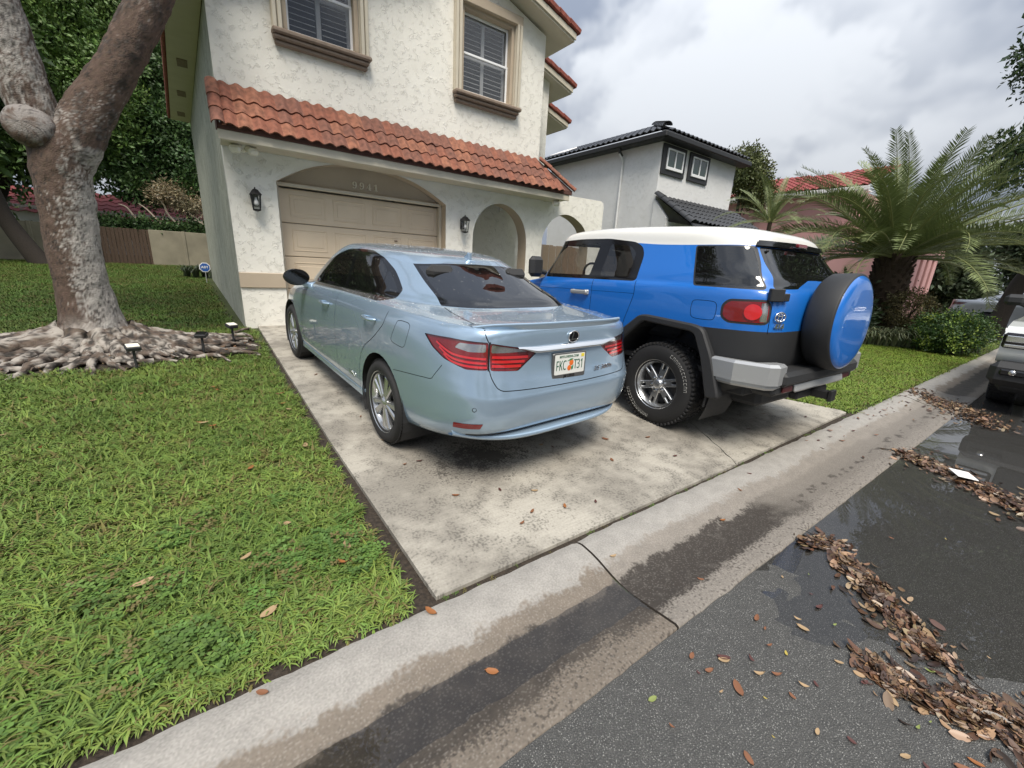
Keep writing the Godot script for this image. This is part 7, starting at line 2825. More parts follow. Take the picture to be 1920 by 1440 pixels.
	shrub("clipped_bush", "glossy green clipped bush with yellow green tips beside white truck", Vector3(14.0, lot(-1.9), -1.85), [[Vector3(14.0, 0.58, -1.95), Vector3(0.75, 0.56, 0.62)], [Vector3(13.9, 0.52, -2.2), Vector3(0.55, 0.48, 0.42)], [Vector3(14.2, 0.60, -1.6), Vector3(0.6, 0.42, 0.40)]], 1500, M.clump_small, Color(0.042, 0.090, 0.024), Color(0.20, 0.29, 0.045), 81, 6)
	shrub("twiggy_shrub", "brownish twiggy shrub under the date palm", Vector3(15.0, lot(-3.0), -3.0), [[Vector3(15.0, 0.95, -2.95), Vector3(0.7, 0.65, 0.7)]], 420, M.clump_small, Color(0.085, 0.075, 0.03), Color(0.13, 0.12, 0.045), 82, 6)
	shrub("dark_shrub", "dark spreading shrub at the foot of the date palm", Vector3(13.8, lot(-3.9), -3.9), [[Vector3(13.9, 0.7, -3.9), Vector3(0.7, 0.6, 0.6)], [Vector3(14.6, 0.9, -4.4), Vector3(0.9, 0.8, 0.7)]], 500, M.clump_mid, Color(0.028, 0.05, 0.018), Color(0.04, 0.075, 0.025), 83, 5)
	var labs := "grey green strap leaved plant in the border row"
	for i in 11:
		strap_plant(Vector3(12.75 + i * 0.13, lot(-3.3) - 0.02, -3.45 + i * 0.115), 400 + i, labs, Color(0.115, 0.135, 0.075), 0.52)
	for i in 4:
		strap_plant(Vector3(14.7 + i * 0.22, 0.06, -1.75 + i * 0.06), 420 + i, "strap leaved plant at the foot of the clipped bush", Color(0.11, 0.13, 0.075), 0.45)
	tree("street_tree", "tall leafy street tree rising behind the date palm", Vector3(20.6, 0.08, -1.9), [[Vector3(20, 7.2, -0.9), Vector3(2.0, 2.6, 2.0)], [Vector3(20.4, 9.8, 0.4), Vector3(2.4, 2.4, 2.4)], [Vector3(20, 6.2, 1.6), Vector3(2.4, 2.2, 2.4)], [Vector3(20.4, 8.6, 2.6), Vector3(2.8, 3.2, 2.6)], [Vector3(20.2, 4.6, -0.4), Vector3(1.6, 1.4, 1.6)], [Vector3(20, 8.4, -2.3), Vector3(1.5, 1.9, 1.3)], [Vector3(20, 5.4, -2.5), Vector3(1.1, 1.0, 1.0)], [Vector3(20, 10.4, -1.6), Vector3(1.6, 1.4, 1.2)]], 5000, M.clump_mid, M.leaf, Color(0.045, 0.088, 0.026), 0.22, "", Vector3(20.4, 6.0, -0.6), 15)
	tree("street_tree", "round olive tree crown above the black tiled roof", Vector3(24, 0.6, -12.9), [[Vector3(24, 7.0, -12.9), Vector3(1.5, 1.5, 1.3)], [Vector3(24.6, 6.2, -12.4), Vector3(1.2, 1.2, 1.1)]], 1100, M.clump_mid, M.leaf, Color(0.085, 0.105, 0.03), 0.15, "", Vector3(24, 6, -12.9), 16)
	for i in 4:
		var x: float = [33.0, 37.0, 41.0, 46.0][i]
		var z: float = [-5.6, -2.2, -7.0, -1.0][i]
		tree("garden_tree", ["low dark garden tree right behind the silver sedan", "spreading garden tree beyond the silver sedan's bonnet", "dark garden tree at the corner of the pink house", "far garden tree closing the end of the street"][i], Vector3(x, 0.2, z), [[Vector3(x, 3.0, z), Vector3(2.2, 2.0, 2.0)], [Vector3(x + 0.5, 1.6, z + 0.8), Vector3(1.6, 1.3, 1.6)], [Vector3(x, 4.2, z - 1.0), Vector3(1.8, 1.4, 1.6)]], 900, M.clump_big, M.leaf, Color(0.040, 0.062, 0.026), 0.16, "garden trees at the end of the street", Vector3(x, 3.0, z), 800 + i)
	# trees across the street, behind the photographer, mirrored in glass and paint
	for i in 6:
		var x: float = [-9.0, -3.5, 2.0, 8.0, 14.5, 22.0][i]
		var z: float = [11.5, 13.0, 12.0, 13.5, 12.0, 12.5][i]
		tree("roadside_tree", "roadside tree across the street from the driveway", Vector3(x, 0, z), [[Vector3(x, 5.6, z), Vector3(2.6, 2.4, 2.2)], [Vector3(x + 1.6, 7.4, z), Vector3(2.0, 1.9, 2.0)], [Vector3(x - 1.3, 7.0, z + 0.4), Vector3(1.9, 1.8, 1.8)]], 1000, M.clump_big, M.leaf, Color(0.045, 0.09, 0.022), 0.22, "trees across the street", Vector3(x, 4.6, z), 700 + i)

# ---------------------------------------------------------------- fallen leaves
func leaf_mesh(l: float, w: float, curl: float, sd: int) -> ArrayMesh:
	var b := MB.new()
	var rg := RandomNumberGenerator.new()
	rg.seed = sd
	var P: Array = []
	var N: Array = []
	for i in 8:
		var f := i / 7.0
		var ww := w * 0.5 * pow(sin(PI * pow(f, 0.85)), 0.75) * rg.randf_range(0.92, 1.08)
		var z := (f - 0.5) * l
		var y := curl * l * (4.0 * (f - 0.5) * (f - 0.5)) + rg.randf_range(0, 0.002)
		P.append([Vector3(-ww, y + curl * ww * 1.2, z), Vector3(-ww * 0.5, y + curl * ww * 0.3, z), Vector3(0, y - 0.001, z), Vector3(ww * 0.5, y + curl * ww * 0.3, z), Vector3(ww, y + curl * ww * 1.2, z)])
		N.append([Vector3(0.4 * curl * 3, 1, 0).normalized(), Vector3(0.2, 1, 0).normalized(), Vector3.UP, Vector3(-0.2, 1, 0).normalized(), Vector3(-0.4 * curl * 3, 1, 0).normalized()])
	b.sheet(P, N)
	return b.mesh()

func fallen_leaves() -> void:
	var rg := RandomNumberGenerator.new()
	rg.seed = 55
	var lm := leaf_mat("dead_leaf", [1, 1, 1], 0.15)
	lm.roughness = 0.36
	var shapes := [leaf_mesh(0.085, 0.034, 0.18, 1), leaf_mesh(0.10, 0.045, 0.07, 2), leaf_mesh(0.07, 0.024, 0.28, 3), leaf_mesh(0.12, 0.05, 0.13, 4)]
	var tones := [Color(0.13, 0.072, 0.042), Color(0.20, 0.125, 0.075), Color(0.075, 0.042, 0.028), Color(0.27, 0.185, 0.115), Color(0.045, 0.028, 0.021), Color(0.09, 0.055, 0.036)]
	# drifts left by running water: heaps too thick to count
	var piles := [
		["drift of wet brown leaves with a white card on top, across the street puddle", [Vector3(5.2, 0, -0.74), Vector3(5.02, 0, -0.45), Vector3(4.85, 0, -0.15), Vector3(4.62, 0, 0.08), Vector3(4.3, 0, 0.5)], 0.15, 1300],
		["small heap of tan leaves on the asphalt by the kerb edge", [Vector3(2.75, 0, -0.68), Vector3(2.93, 0, -0.56)], 0.07, 130],
		["narrow drift of tan leaves curving along the near puddle edge", [Vector3(2.78, 0, -0.50), Vector3(2.66, 0, -0.36), Vector3(2.52, 0, -0.24), Vector3(2.42, 0, -0.13), Vector3(2.36, 0, -0.02)], 0.07, 720],
		["short drift of tan leaves on dry gritty asphalt", [Vector3(2.07, 0, -0.20), Vector3(2.03, 0, -0.12), Vector3(2.04, 0, -0.06)], 0.055, 260],
		["thick heap of brown leaves and twigs on the asphalt", [Vector3(2.07, 0, 0.02), Vector3(2.15, 0, 0.10), Vector3(2.22, 0, 0.17), Vector3(2.18, 0, 0.26), Vector3(2.1, 0, 0.36)], 0.09, 800],
		["scattered leaf drift in the gutter before the parked truck", [Vector3(8.5, 0, -1.28), Vector3(8.15, 0, -0.95), Vector3(7.75, 0, -0.65), Vector3(7.3, 0, -0.45)], 0.26, 1000]]
	for p in piles:
		var xf: Array = [[], [], [], []]
		var cs: Array = [[], [], [], []]
		for i in p[3]:
			var sh := rg.randi() % 4
			var k: int = rg.randi() % (p[1].size() - 1)
			var o: Vector3 = p[1][k].lerp(p[1][k + 1], rg.randf())
			var off: Vector2 = Vector2(rg.randfn(), rg.randfn()) * p[2] * (0.5 if rg.randf() < 0.8 else 1.1)
			o += Vector3(off.x, 0, off.y)
			var gy := street_y(o.x, o.z) if o.z > -0.73 else kerb_y(clampf(o.z, -1.39, -0.73))
			if o.z < -1.38:
				continue
			gy = maxf(gy, 0.0185) if o.z > -0.73 and o.x > 1.8 else gy
			var h := 0.016 * exp(-off.length_squared() / (p[2] * p[2] * 0.5)) * rg.randf()
			var dir: Vector3 = p[1][k + 1] - p[1][k]
			var yaw := atan2(dir.x, dir.z) + rg.randfn() * 0.7
			var sc := rg.randf_range(0.32, 0.72)
			xf[sh].append(Transform3D((Basis(Vector3.UP, yaw) * Basis(Vector3.RIGHT, rg.randfn() * 0.22) * Basis(Vector3.BACK, rg.randfn() * 0.4)).scaled(Vector3.ONE * sc), Vector3(o.x, gy + 0.004 + h, o.z)))
			cs[sh].append(vary(rg, tones[rg.randi() % 6], 0.25))
		var o := Node3D.new()
		o.name = numbered("leaf_drift")
		add_child(o)
		tag(o, p[0], "leaf litter", "", "stuff")
		for sh in 4:
			multi("leaves", shapes[sh], lm, xf[sh], cs[sh], o)
		var tw := MB.new()
		for i in int(p[3] / 45):
			var k: int = rg.randi() % (p[1].size() - 1)
			var s: Vector3 = p[1][k].lerp(p[1][k + 1], rg.randf()) + Vector3(rg.randfn(), 0, rg.randfn()) * p[2] * 0.6
			s.y = 0.034
			if s.z < -0.72:
				s.y = kerb_y(clampf(s.z, -1.38, -0.73)) + 0.012
			var a := rg.randf() * TAU
			var d := Vector3(cos(a), 0.0, sin(a)) * rg.randf_range(0.04, 0.11)
			tw.tube([s, s + d * 0.5 + Vector3(0, 0.004, 0.006), s + d], [0.0022, 0.002, 0.001], 5)
		part("twigs", tw, M.bark_dark, o).set_meta("kind", "stuff")
	# single leaves
	var cols := {"brown": Color(0.20, 0.085, 0.04), "tan": Color(0.36, 0.25, 0.14), "yellow": Color(0.42, 0.33, 0.07), "orange": Color(0.28, 0.11, 0.035), "green": Color(0.20, 0.24, 0.07), "maroon": Color(0.09, 0.035, 0.03)}
	var lms := {}
	for k in cols:
		lms[k] = mat("leaf_" + k, [cols[k].r, cols[k].g, cols[k].b], 0.5)
		lms[k].cull_mode = BaseMaterial3D.CULL_DISABLED
	var put := func(x: float, z: float, y: float, k: String, sc: float, where: String) -> void:
		var o := part("fallen_leaf", shapes[rg.randi() % 4], lms[k])
		o.transform = Transform3D((Basis(Vector3.UP, rg.randf() * TAU) * Basis(Vector3.BACK, rg.randf_range(-0.15, 0.15))).scaled(Vector3.ONE * sc), Vector3(x, y + 0.005, z))
		tag(o, k + " fallen leaf lying " + where, "leaf", "fallen leaves " + where)
	# on the driveway (places read from the photograph)
	for q in [[0.98, -3.06, "tan"], [0.99, -2.62, "brown"], [1.10, -2.62, "maroon"], [2.10, -2.42, "tan"], [2.16, -2.34, "maroon"], [1.13, -2.10, "brown"], [1.42, -2.02, "maroon"], [1.62, -1.90, "tan"], [1.34, -1.66, "brown"], [1.46, -1.72, "brown"], [1.68, -1.66, "orange"], [0.96, -3.6, "brown"], [0.93, -4.3, "maroon"], [0.86, -5.0, "brown"], [3.0, -1.75, "maroon"], [2.7, -2.25, "brown"], [4.25, -1.75, "maroon"], [4.9, -1.9, "brown"], [5.3, -1.62, "maroon"], [1.2, -3.3, "maroon"], [2.45, -1.95, "brown"], [3.1, -2.1, "brown"], [1.9, -1.6, "maroon"]]:
		put.call(q[0], q[1], lot(q[1]), q[2], rg.randf_range(0.4, 0.62), "on the concrete driveway")
	# on the kerb and in the gutter
	for q in [[0.62, -1.36, "orange"], [-0.02, -1.35, "brown"], [0.72, -1.02, "orange"], [0.36, -0.83, "yellow"], [1.62, -1.2, "tan"], [2.55, -1.08, "orange"], [3.0, -1.2, "brown"], [4.9, -1.25, "maroon"], [5.4, -1.2, "maroon"], [5.9, -1.3, "brown"], [6.4, -1.2, "maroon"], [6.8, -1.25, "brown"], [7.2, -1.1, "maroon"], [5.6, -1.05, "brown"], [3.3, -1.28, "maroon"], [1.9, -0.85, "brown"]]:
		put.call(q[0], q[1], kerb_y(q[1]) + (0.003 if q[1] > -1.15 and q[1] < -0.9 else 0.0), q[2], rg.randf_range(0.38, 0.6), "on the concrete kerb")
	for i in 26:
		var x := rg.randf_range(4.2, 7.9)
		var z := rg.randf_range(-1.36, -1.16)
		put.call(x, z, kerb_y(z), ["maroon", "brown"][rg.randi() % 2], rg.randf_range(0.35, 0.6), "on the concrete kerb")
	# on the asphalt
	for q in [[1.60, -0.42, "tan", 1.5], [1.66, -0.38, "brown", 1.4], [1.70, -0.30, "tan", 1.2], [2.02, -0.42, "tan", 1.2], [1.78, -0.46, "brown", 0.9], [1.52, -0.36, "yellow", 0.5], [1.40, -0.28, "yellow", 0.4], [1.80, -0.40, "yellow", 0.7], [1.95, -0.26, "tan", 0.8], [1.35, 0.0, "orange", 0.9], [1.40, 0.03, "tan", 0.6], [1.52, 0.06, "maroon", 0.8], [1.72, 0.0, "tan", 0.9], [1.74, 0.05, "maroon", 0.8], [1.88, 0.0, "green", 0.9], [1.84, 0.12, "brown", 1.2], [1.90, 0.14, "orange", 1.0], [1.62, -0.12, "maroon", 0.7], [1.95, 0.02, "green", 0.5], [2.30, -0.62, "tan", 0.5], [2.45, -0.55, "green", 0.5], [3.6, -0.2, "yellow", 0.6], [3.3, -0.4, "brown", 0.6], [1.55, -0.2, "tan", 0.6], [1.2, -0.12, "green", 0.4], [1.28, 0.12, "maroon", 0.6], [1.62, 0.18, "brown", 0.9], [1.8, 0.22, "maroon", 0.7], [2.0, 0.3, "green", 0.6], [2.55, 0.1, "tan", 0.5]]:
		put.call(q[0], q[1], maxf(street_y(q[0], q[1]), 0.0185 if q[0] > 2.0 else 0.0), q[2], q[3] * 0.46, "on the wet asphalt")
	for i in 34:
		var x := rg.randf_range(1.1, 2.3)
		var z := rg.randf_range(-0.62, 0.4)
		put.call(x, z, street_y(x, z), ["maroon", "brown", "tan", "maroon", "green"][rg.randi() % 5], rg.randf_range(0.25, 0.6), "on the wet asphalt")
	# caught in the grass
	for i in 44:
		var x := rg.randf_range(-2.2, 0.45)
		var z := rg.randf_range(-5.2, -1.5)
		put.call(x, z, lot(z) + rg.randf_range(0.0, 0.02), ["tan", "brown", "orange", "tan"][rg.randi() % 4], rg.randf_range(0.5, 0.85), "on the lawn grass")
	# white card lying on the big drift
	var b := MB.new()
	b.box(Vector3.ZERO, Vector3(0.17, 0.006, 0.13), 0.002)
	var o := part("white_card", b, M.plain_white)
	o.transform = Transform3D(Basis(Vector3.UP, 0.5) * Basis(Vector3.RIGHT, 0.06), Vector3(4.95, 0.062, -0.32))
	tag(o, "small white card lying on the leaf drift", "card")

# ---------------------------------------------------------------- neighbours, fences, street things
func roof_field(b: MB, p0: Vector3, along: Vector3, up: Vector3, len_a: float, len_u: float, step: float, course: float, amp: float, cut: Callable) -> void:
	# rows of pan tiles as joined relief; p0 = lower left corner, seen from outside
	var n := along.cross(up).normalized()
	if n.y < 0.0:
		n = -n
	var rows := int(len_u / course)
	var colsn := int(len_a / step)
	for r in rows:
		for c in colsn:
			if not cut.call((c + 0.5) * step, (r + 0.5) * course):
				continue
			var a := p0 + along * c * step + up * r * course
			var P: Array = []
			var N: Array = []
			for k in 2:
				var rp: Array = []
				var rn: Array = []
				for i in 5:
					var t := i / 4.0
					var y := amp * (0.5 - 0.5 * cos(TAU * t)) + (0.03 if k == 0 else 0.0)
					rp.append(a + along * t * step + up * course * k + n * y)
					rn.append((n - along * amp * PI / step * sin(TAU * t)).normalized())
				P.append(rp)
				N.append(rn)
			b.sheet(P, N)
			for i in 4:
				b.quad(P[0][i], P[0][i + 1], P[0][i + 1] - n * 0.035, P[0][i] - n * 0.035, -up)

func slider_window(h: Node3D, x0: float, x1: float, y0: float, y1: float, zf: float, trim_x0: float, trim_x1: float, trim_y0: float, trim_y1: float) -> void:
	var w := Node3D.new()
	w.name = "window"
	h.add_child(w, true)
	var b := MB.new()
	b.box(Vector3((trim_x0 + trim_x1) / 2, (trim_y0 + trim_y1) / 2, zf + 0.03), Vector3(trim_x1 - trim_x0, trim_y1 - trim_y0, 0.06), 0.01)
	wpart("surround", b, M.black_trim, w)
	b = MB.new()
	var z := zf + 0.075
	b.box(Vector3((x0 + x1) / 2, y0 - 0.02, z), Vector3(x1 - x0 + 0.04, 0.09, 0.05), 0.008)
	b.box(Vector3((x0 + x1) / 2, y1, z), Vector3(x1 - x0 + 0.04, 0.05, 0.045), 0.008)
	for x in [x0, x1, (x0 + x1) / 2]:
		b.box(Vector3(x, (y0 + y1) / 2, z), Vector3(0.05, y1 - y0, 0.042), 0.008)
	wpart("sash", b, M.window_frame, w)
	for k in 2:
		b = MB.new()
		var xa := x0 if k == 0 else (x0 + x1) / 2
		b.box(Vector3(xa + (x1 - x0) / 4, (y0 + y1) / 2, zf + 0.066), Vector3((x1 - x0) / 2 - 0.04, y1 - y0 - 0.05, 0.006))
		wpart("pane", b, M.pane_green, w)

func black_house() -> void:
	var m := mat("pane_green", [0.02, 0.045, 0.035], 0.03)
	m.clearcoat_enabled = true
	var h := thing("neighbour_house", Vector3(14.7, lot(-9.5), -9.5), "white stucco house with black tiled hip roof and black trimmed windows", "house")
	var b := MB.new()
	b.box(Vector3(14.7, 2.9, -12.25), Vector3(4.6, 5.6, 5.5))
	b.box(Vector3(17.55, 2.7, -13.0), Vector3(1.2, 5.2, 4.5))
	wpart("wall", b, M.stucco_white, h)
	# garage wing wall under the pent roof
	b = MB.new()
	b.extrude(pv([[8.95, 0.2], [8.95, 3.30], [9.52, 3.95], [9.52, 0.2]]), 12.36, 12.5, Transform3D(Basis(Vector3(0, 0, -1), Vector3(0, 1, 0), Vector3(1, 0, 0)), Vector3.ZERO))
	b.box(Vector3(15.0, 1.7, -9.0), Vector3(5.2, 3.0, 0.15))
	wpart("wall", b, M.stucco_white, h)
	# hip roof: side slope, front slope
	var ze := -9.15
	var xe := 12.05
	var ye := 5.78
	var rise := 0.42
	b = MB.new()
	var rf := Node3D.new()
	rf.name = "roof"
	h.add_child(rf)
	var up1 := Vector3(1, rise, 0).normalized()
	roof_field(b, Vector3(xe, ye + 0.08, ze), Vector3(0, 0, -1), up1, 6.6, 2.55, 0.25, 0.36, 0.06, func(a: float, u: float) -> bool: return a > u * 0.93 and a < 6.5)
	var up2 := Vector3(0, rise, -1).normalized()
	roof_field(b, Vector3(xe, ye + 0.08, ze), Vector3(1, 0, 0), up2, 5.3, 2.55, 0.25, 0.36, 0.06, func(a: float, u: float) -> bool: return a > u * 0.93)
	wpart("tile_field", b, M.black_tile, rf).set_meta("kind", "stuff")
	b = MB.new()
	b.quad(Vector3(xe, ye + 0.06, ze), Vector3(xe, ye + 0.06, -15.7), Vector3(14.4, ye + 0.06 + 2.35 * rise, -15.7), Vector3(14.4, ye + 0.06 + 2.35 * rise, -11.5), Vector3(-1, 2, 0))
	b.quad(Vector3(xe, ye + 0.06, ze), Vector3(17.4, ye + 0.06, ze), Vector3(17.4, ye + 0.06 + 2.35 * rise, -11.5), Vector3(14.4, ye + 0.06 + 2.35 * rise, -11.5), Vector3(0, 2, 1))
	wpart("underlay", b, M.black_trim, rf)
	var br := barrel_mesh(0.15, 0.42)
	var hd := Vector3(-1, -rise, 1).normalized()
	var hs := hd.cross(Vector3.UP).normalized()
	var hb := Basis(-hs, -(hs.cross(hd)).normalized(), hd)
	if hb.y.y < 0.0:
		hb = Basis(hs, hs.cross(hd).normalized(), hd)
	for i in 8:
		var o := part("ridge_tile", br, M.black_tile, rf)
		o.transform = Transform3D(hb, Vector3(14.4, ye + 0.15 + 2.35 * rise, -11.5) + hd * (i * 0.44) - rf.global_position)
	b = MB.new()
	b.box(Vector3(12.08, 5.73, -12.4), Vector3(0.14, 0.17, 6.6), 0.03)
	b.box(Vector3(14.7, 5.73, -9.17), Vector3(5.4, 0.17, 0.14), 0.03)
	wpart("gutter", b, M.black_trim, rf)
	b = MB.new()
	b.box(Vector3(12.25, 5.66, -12.4), Vector3(0.34, 0.04, 6.5), 0.0)
	b.box(Vector3(14.7, 5.662, -9.34), Vector3(5.2, 0.04, 0.32), 0.0)
	wpart("soffit", b, M.black_trim, rf)
	# lower roof on the stepped-back bay
	b = MB.new()
	roof_field(b, Vector3(16.9, 5.35, -10.3), Vector3(1, 0, 0), up2, 1.6, 0.8, 0.25, 0.36, 0.06, func(_a, _u): return true)
	b.box(Vector3(17.7, 5.28, -10.35), Vector3(1.6, 0.15, 0.12), 0.02)
	wpart("bay_roof", b, M.black_tile, rf)
	# skylight
	b = MB.new()
	b.box(Vector3(13.0, 6.32, -15.0), Vector3(0.8, 0.1, 0.9), 0.02, Basis(Vector3.BACK, 0.40))
	wpart("skylight", b, M.plain_white, rf)
	slider_window(h, 12.66, 13.52, 4.92, 5.46, -9.5, 12.43, 13.70, 4.70, 5.60)
	slider_window(h, 14.10, 14.96, 4.92, 5.46, -9.5, 13.92, 15.15, 4.71, 5.60)
	slider_window(h, 17.35, 17.80, 4.3, 5.1, -10.72, 17.2, 17.95, 4.05, 5.25)
	# downspout
	b = MB.new()
	b.tube([Vector3(12.15, 5.62, -11.05), Vector3(12.15, 5.5, -11.05), Vector3(12.34, 5.30, -11.05), Vector3(12.35, 5.1, -11.05), Vector3(12.35, 0.6, -11.05)], [0.04, 0.04, 0.04, 0.04, 0.04], 8)
	wpart("downspout", b, M.stucco_white, h)
	b = MB.new()
	b.tube([Vector3(12.12, 5.66, -11.05), Vector3(12.15, 5.52, -11.05), Vector3(12.27, 5.42, -11.05)], [0.055, 0.055, 0.055], 8)
	wpart("spout_elbow", b, M.black_trim, h)
	# pent roof over the garage, individual tiles
	var pr := Node3D.new()
	pr.name = "pent_roof"
	h.add_child(pr)
	var ya := 4.02
	var za := -9.5
	var dir := Vector3(0, -0.62, 0.95).normalized()
	var nrm := Vector3(0, dir.z, -dir.y)
	var bs := Basis(Vector3.RIGHT, nrm, dir)
	var tm := tile_mesh(0.25, 0.36, 0.055, 0.03, 0.03)
	for k in 5:
		for i in 20:
			var o := part("tile", tm, M.black_tile, pr)
			o.transform = Transform3D(bs, Vector3(12.62 + i * 0.25, ya, za) + dir * (k * 0.31) + nrm * 0.02 - pr.global_position)
	var bb := barrel_mesh(0.15, 0.34)
	for k in 6:
		var o := part("rake_tile", bb, M.black_tile, pr)
		o.transform = Transform3D(bs, Vector3(12.42, ya + 0.03, za) + dir * (k * 0.29) + nrm * 0.03 - pr.global_position)
	b = MB.new()
	b.quad(Vector3(12.4, ya, za), Vector3(17.6, ya, za), Vector3(17.6, ya - 1.0, za + 1.53), Vector3(12.4, ya - 1.0, za + 1.53), Vector3(0, 1, 1))
	wpart("underlay", b, M.black_trim, pr)

func pink_house() -> void:
	var h := thing("neighbour_house", Vector3(31, 0.3, -10), "pink stucco house with red tiled roof and white eaves behind the palms", "house")
	var b := MB.new()
	b.box(Vector3(31.6, 3.0, -14.3), Vector3(10.4, 6.0, 12.0))
	wpart("wall", b, M.pink_stucco, h)
	b = MB.new()
	b.box(Vector3(26.6, 1.4, -6.9), Vector3(6.2, 2.9, 2.4))
	wpart("wall", b, M.pink_stucco, h)
	var rf := Node3D.new()
	rf.name = "roof"
	h.add_child(rf)
	var up := Vector3(1, 0.36, 0).normalized()
	b = MB.new()
	roof_field(b, Vector3(25.9, 6.1, -7.9), Vector3(0, 0, -1), up, 9.5, 4.8, 0.30, 0.42, 0.07, func(a: float, u: float) -> bool: return a > 0.0 and u < 4.6 - 0.25 * floor(fposmod(a * 0.23, 1.0) * 2.0))
	wpart("tile_field", b, M.red_tile, rf).set_meta("kind", "stuff")
	b = MB.new()
	b.quad(Vector3(25.9, 6.06, -7.9), Vector3(25.9, 6.06, -17.4), Vector3(30.2, 7.6, -17.4), Vector3(30.2, 7.6, -7.9), Vector3(-1, 2, 0))
	wpart("underlay", b, M.red_tile, rf)
	b = MB.new()
	b.box(Vector3(25.95, 5.98, -12.6), Vector3(0.12, 0.2, 9.6), 0.02)
	b.box(Vector3(26.2, 5.86, -12.6), Vector3(0.5, 0.05, 9.6), 0.0)
	wpart("fascia", b, M.plain_white, rf)
	b = MB.new()
	b.box(Vector3(27.0, 6.55, -15.2), Vector3(0.8, 0.10, 1.1), 0.02, Basis(Vector3.BACK, 0.345))
	wpart("skylight", b, M.lamp_cover, rf)
	# porch: pink piers with dark gaps
	for i in 4:
		b = MB.new()
		b.box(Vector3(23.4 + i * 0.95, 1.5, -5.0), Vector3(0.5, 2.9, 0.5), 0.02)
		wpart("pier", b, M.pink_stucco, h)
	b = MB.new()
	b.box(Vector3(25.0, 3.0, -5.0), Vector3(4.4, 0.35, 0.6), 0.02)
	wpart("porch_beam", b, M.pink_stucco, h)
	for i in 2:
		b = MB.new()
		b.box(Vector3(24.4 + i * 1.6, 1.4, -5.69), Vector3(0.8, 1.9, 0.03), 0.005)
		wpart("window", b, M.pane_green, h)

func back_house() -> void:
	var h := thing("back_house", Vector3(-1.5, 0.95, -36), "distant house with low red tiled roof seen over the back fence", "house")
	var b := MB.new()
	b.box(Vector3(-2, 2.0, -37), Vector3(14, 2.6, 6))
	wpart("wall", b, M.plain_white, h)
	b = MB.new()
	roof_field(b, Vector3(-9.5, 2.9, -33.6), Vector3(1, 0, 0), Vector3(0, 0.45, -1).normalized(), 15.0, 3.6, 0.6, 0.6, 0.1, func(_a, _u): return true)
	wpart("roof", b, M.red_tile, h)
	for i in 4:
		b = MB.new()
		b.box(Vector3(-4.4 + i * 1.25, 2.62, -33.9), Vector3(0.4, 0.7, 0.05), 0.01)
		wpart("window_shutter", b, M.plain_white, h)

func fences() -> void:
	var zf := -20.6
	for q in [[-14.0, -2.95, "cream stucco boundary wall behind the forked tree"], [-1.62, 0.35, "cream stucco boundary wall meeting the house side wall"]]:
		var t := thing("boundary_wall", Vector3((q[0] + q[1]) / 2, 0.9, zf), q[2], "wall")
		var b := MB.new()
		b.box(Vector3((q[0] + q[1]) / 2, 1.5, zf), Vector3(q[1] - q[0], 1.22, 0.15), 0.01)
		wpart("panel", b, M.fence_stucco, t)
		b = MB.new()
		for x in ([q[0] + 2.0, q[1] - 1.6] if q[0] < -5 else [-0.62]):
			b.box(Vector3(x, 1.5, zf + 0.03), Vector3(0.10, 1.25, 0.15), 0.01)
		wpart("pilaster", b, M.fence_stucco, t)
	var f := thing("wood_fence", Vector3(-2.3, 0.9, zf), "dark brown vertical board fence panel between cream walls", "fence")
	var bm := MB.new()
	bm.box(Vector3.ZERO, Vector3(0.098, 1.2, 0.022), 0.004)
	var msh := bm.mesh()
	for i in 13:
		var o := part("board", msh, M.fence_wood, f)
		o.position = Vector3(-0.60 + i * 0.104, 0.60 + R.randf_range(-0.012, 0.012), 0.02 * (i % 2))
	var b := MB.new()
	b.box(Vector3(0, 0.25, -0.05), Vector3(1.3, 0.08, 0.05), 0.006)
	b.box(Vector3(0, 0.95, -0.05), Vector3(1.3, 0.08, 0.05), 0.006)
	part("rail", b, M.fence_wood, f)
	# wood fence between the two front houses, glimpsed through the porch arch and the car windows
	var g := thing("wood_fence", Vector3(10.2, lot(-10.6), -10.6), "weathered board fence between the cream and white houses", "fence")
	mat("fence_tan", [0.20, 0.155, 0.11], 0.9)
	var bt := MB.new()
	bt.box(Vector3.ZERO, Vector3(0.135, 1.75, 0.022), 0.004)
	var mt := bt.mesh()
	for i in 28:
		var o := part("board", mt, M.fence_tan, g)
		o.position = Vector3(-1.95 + i * 0.142, 0.88 + R.randf_range(-0.02, 0.02), 0.012 * (i % 2))

func stake_light(at: Vector3, label: String, turn: float, white_top: bool) -> void:
	var t := thing("stake_light", at, label, "garden light", "solar stake lights in the root bed")
	t.rotation.y = turn
	var b := MB.new()
	b.tube([Vector3(0, -0.05, 0), Vector3(0, 0.20, 0)], [0.012, 0.014], 6)
	part("stake", b, M.black_plastic, t)
	b = MB.new()
	b.box(Vector3(0, 0.225, 0), Vector3(0.125, 0.045, 0.105), 0.008, Basis(Vector3.RIGHT, 0.25))
	part("lamp_head", b, M.black_plastic, t)
	b = MB.new()
	b.box(Vector3(0, 0.251, 0.006), Vector3(0.108, 0.008, 0.088), 0.003, Basis(Vector3.RIGHT, 0.25))
	part("solar_panel", b, M.lamp_cover if white_top else M.gloss_black, t)

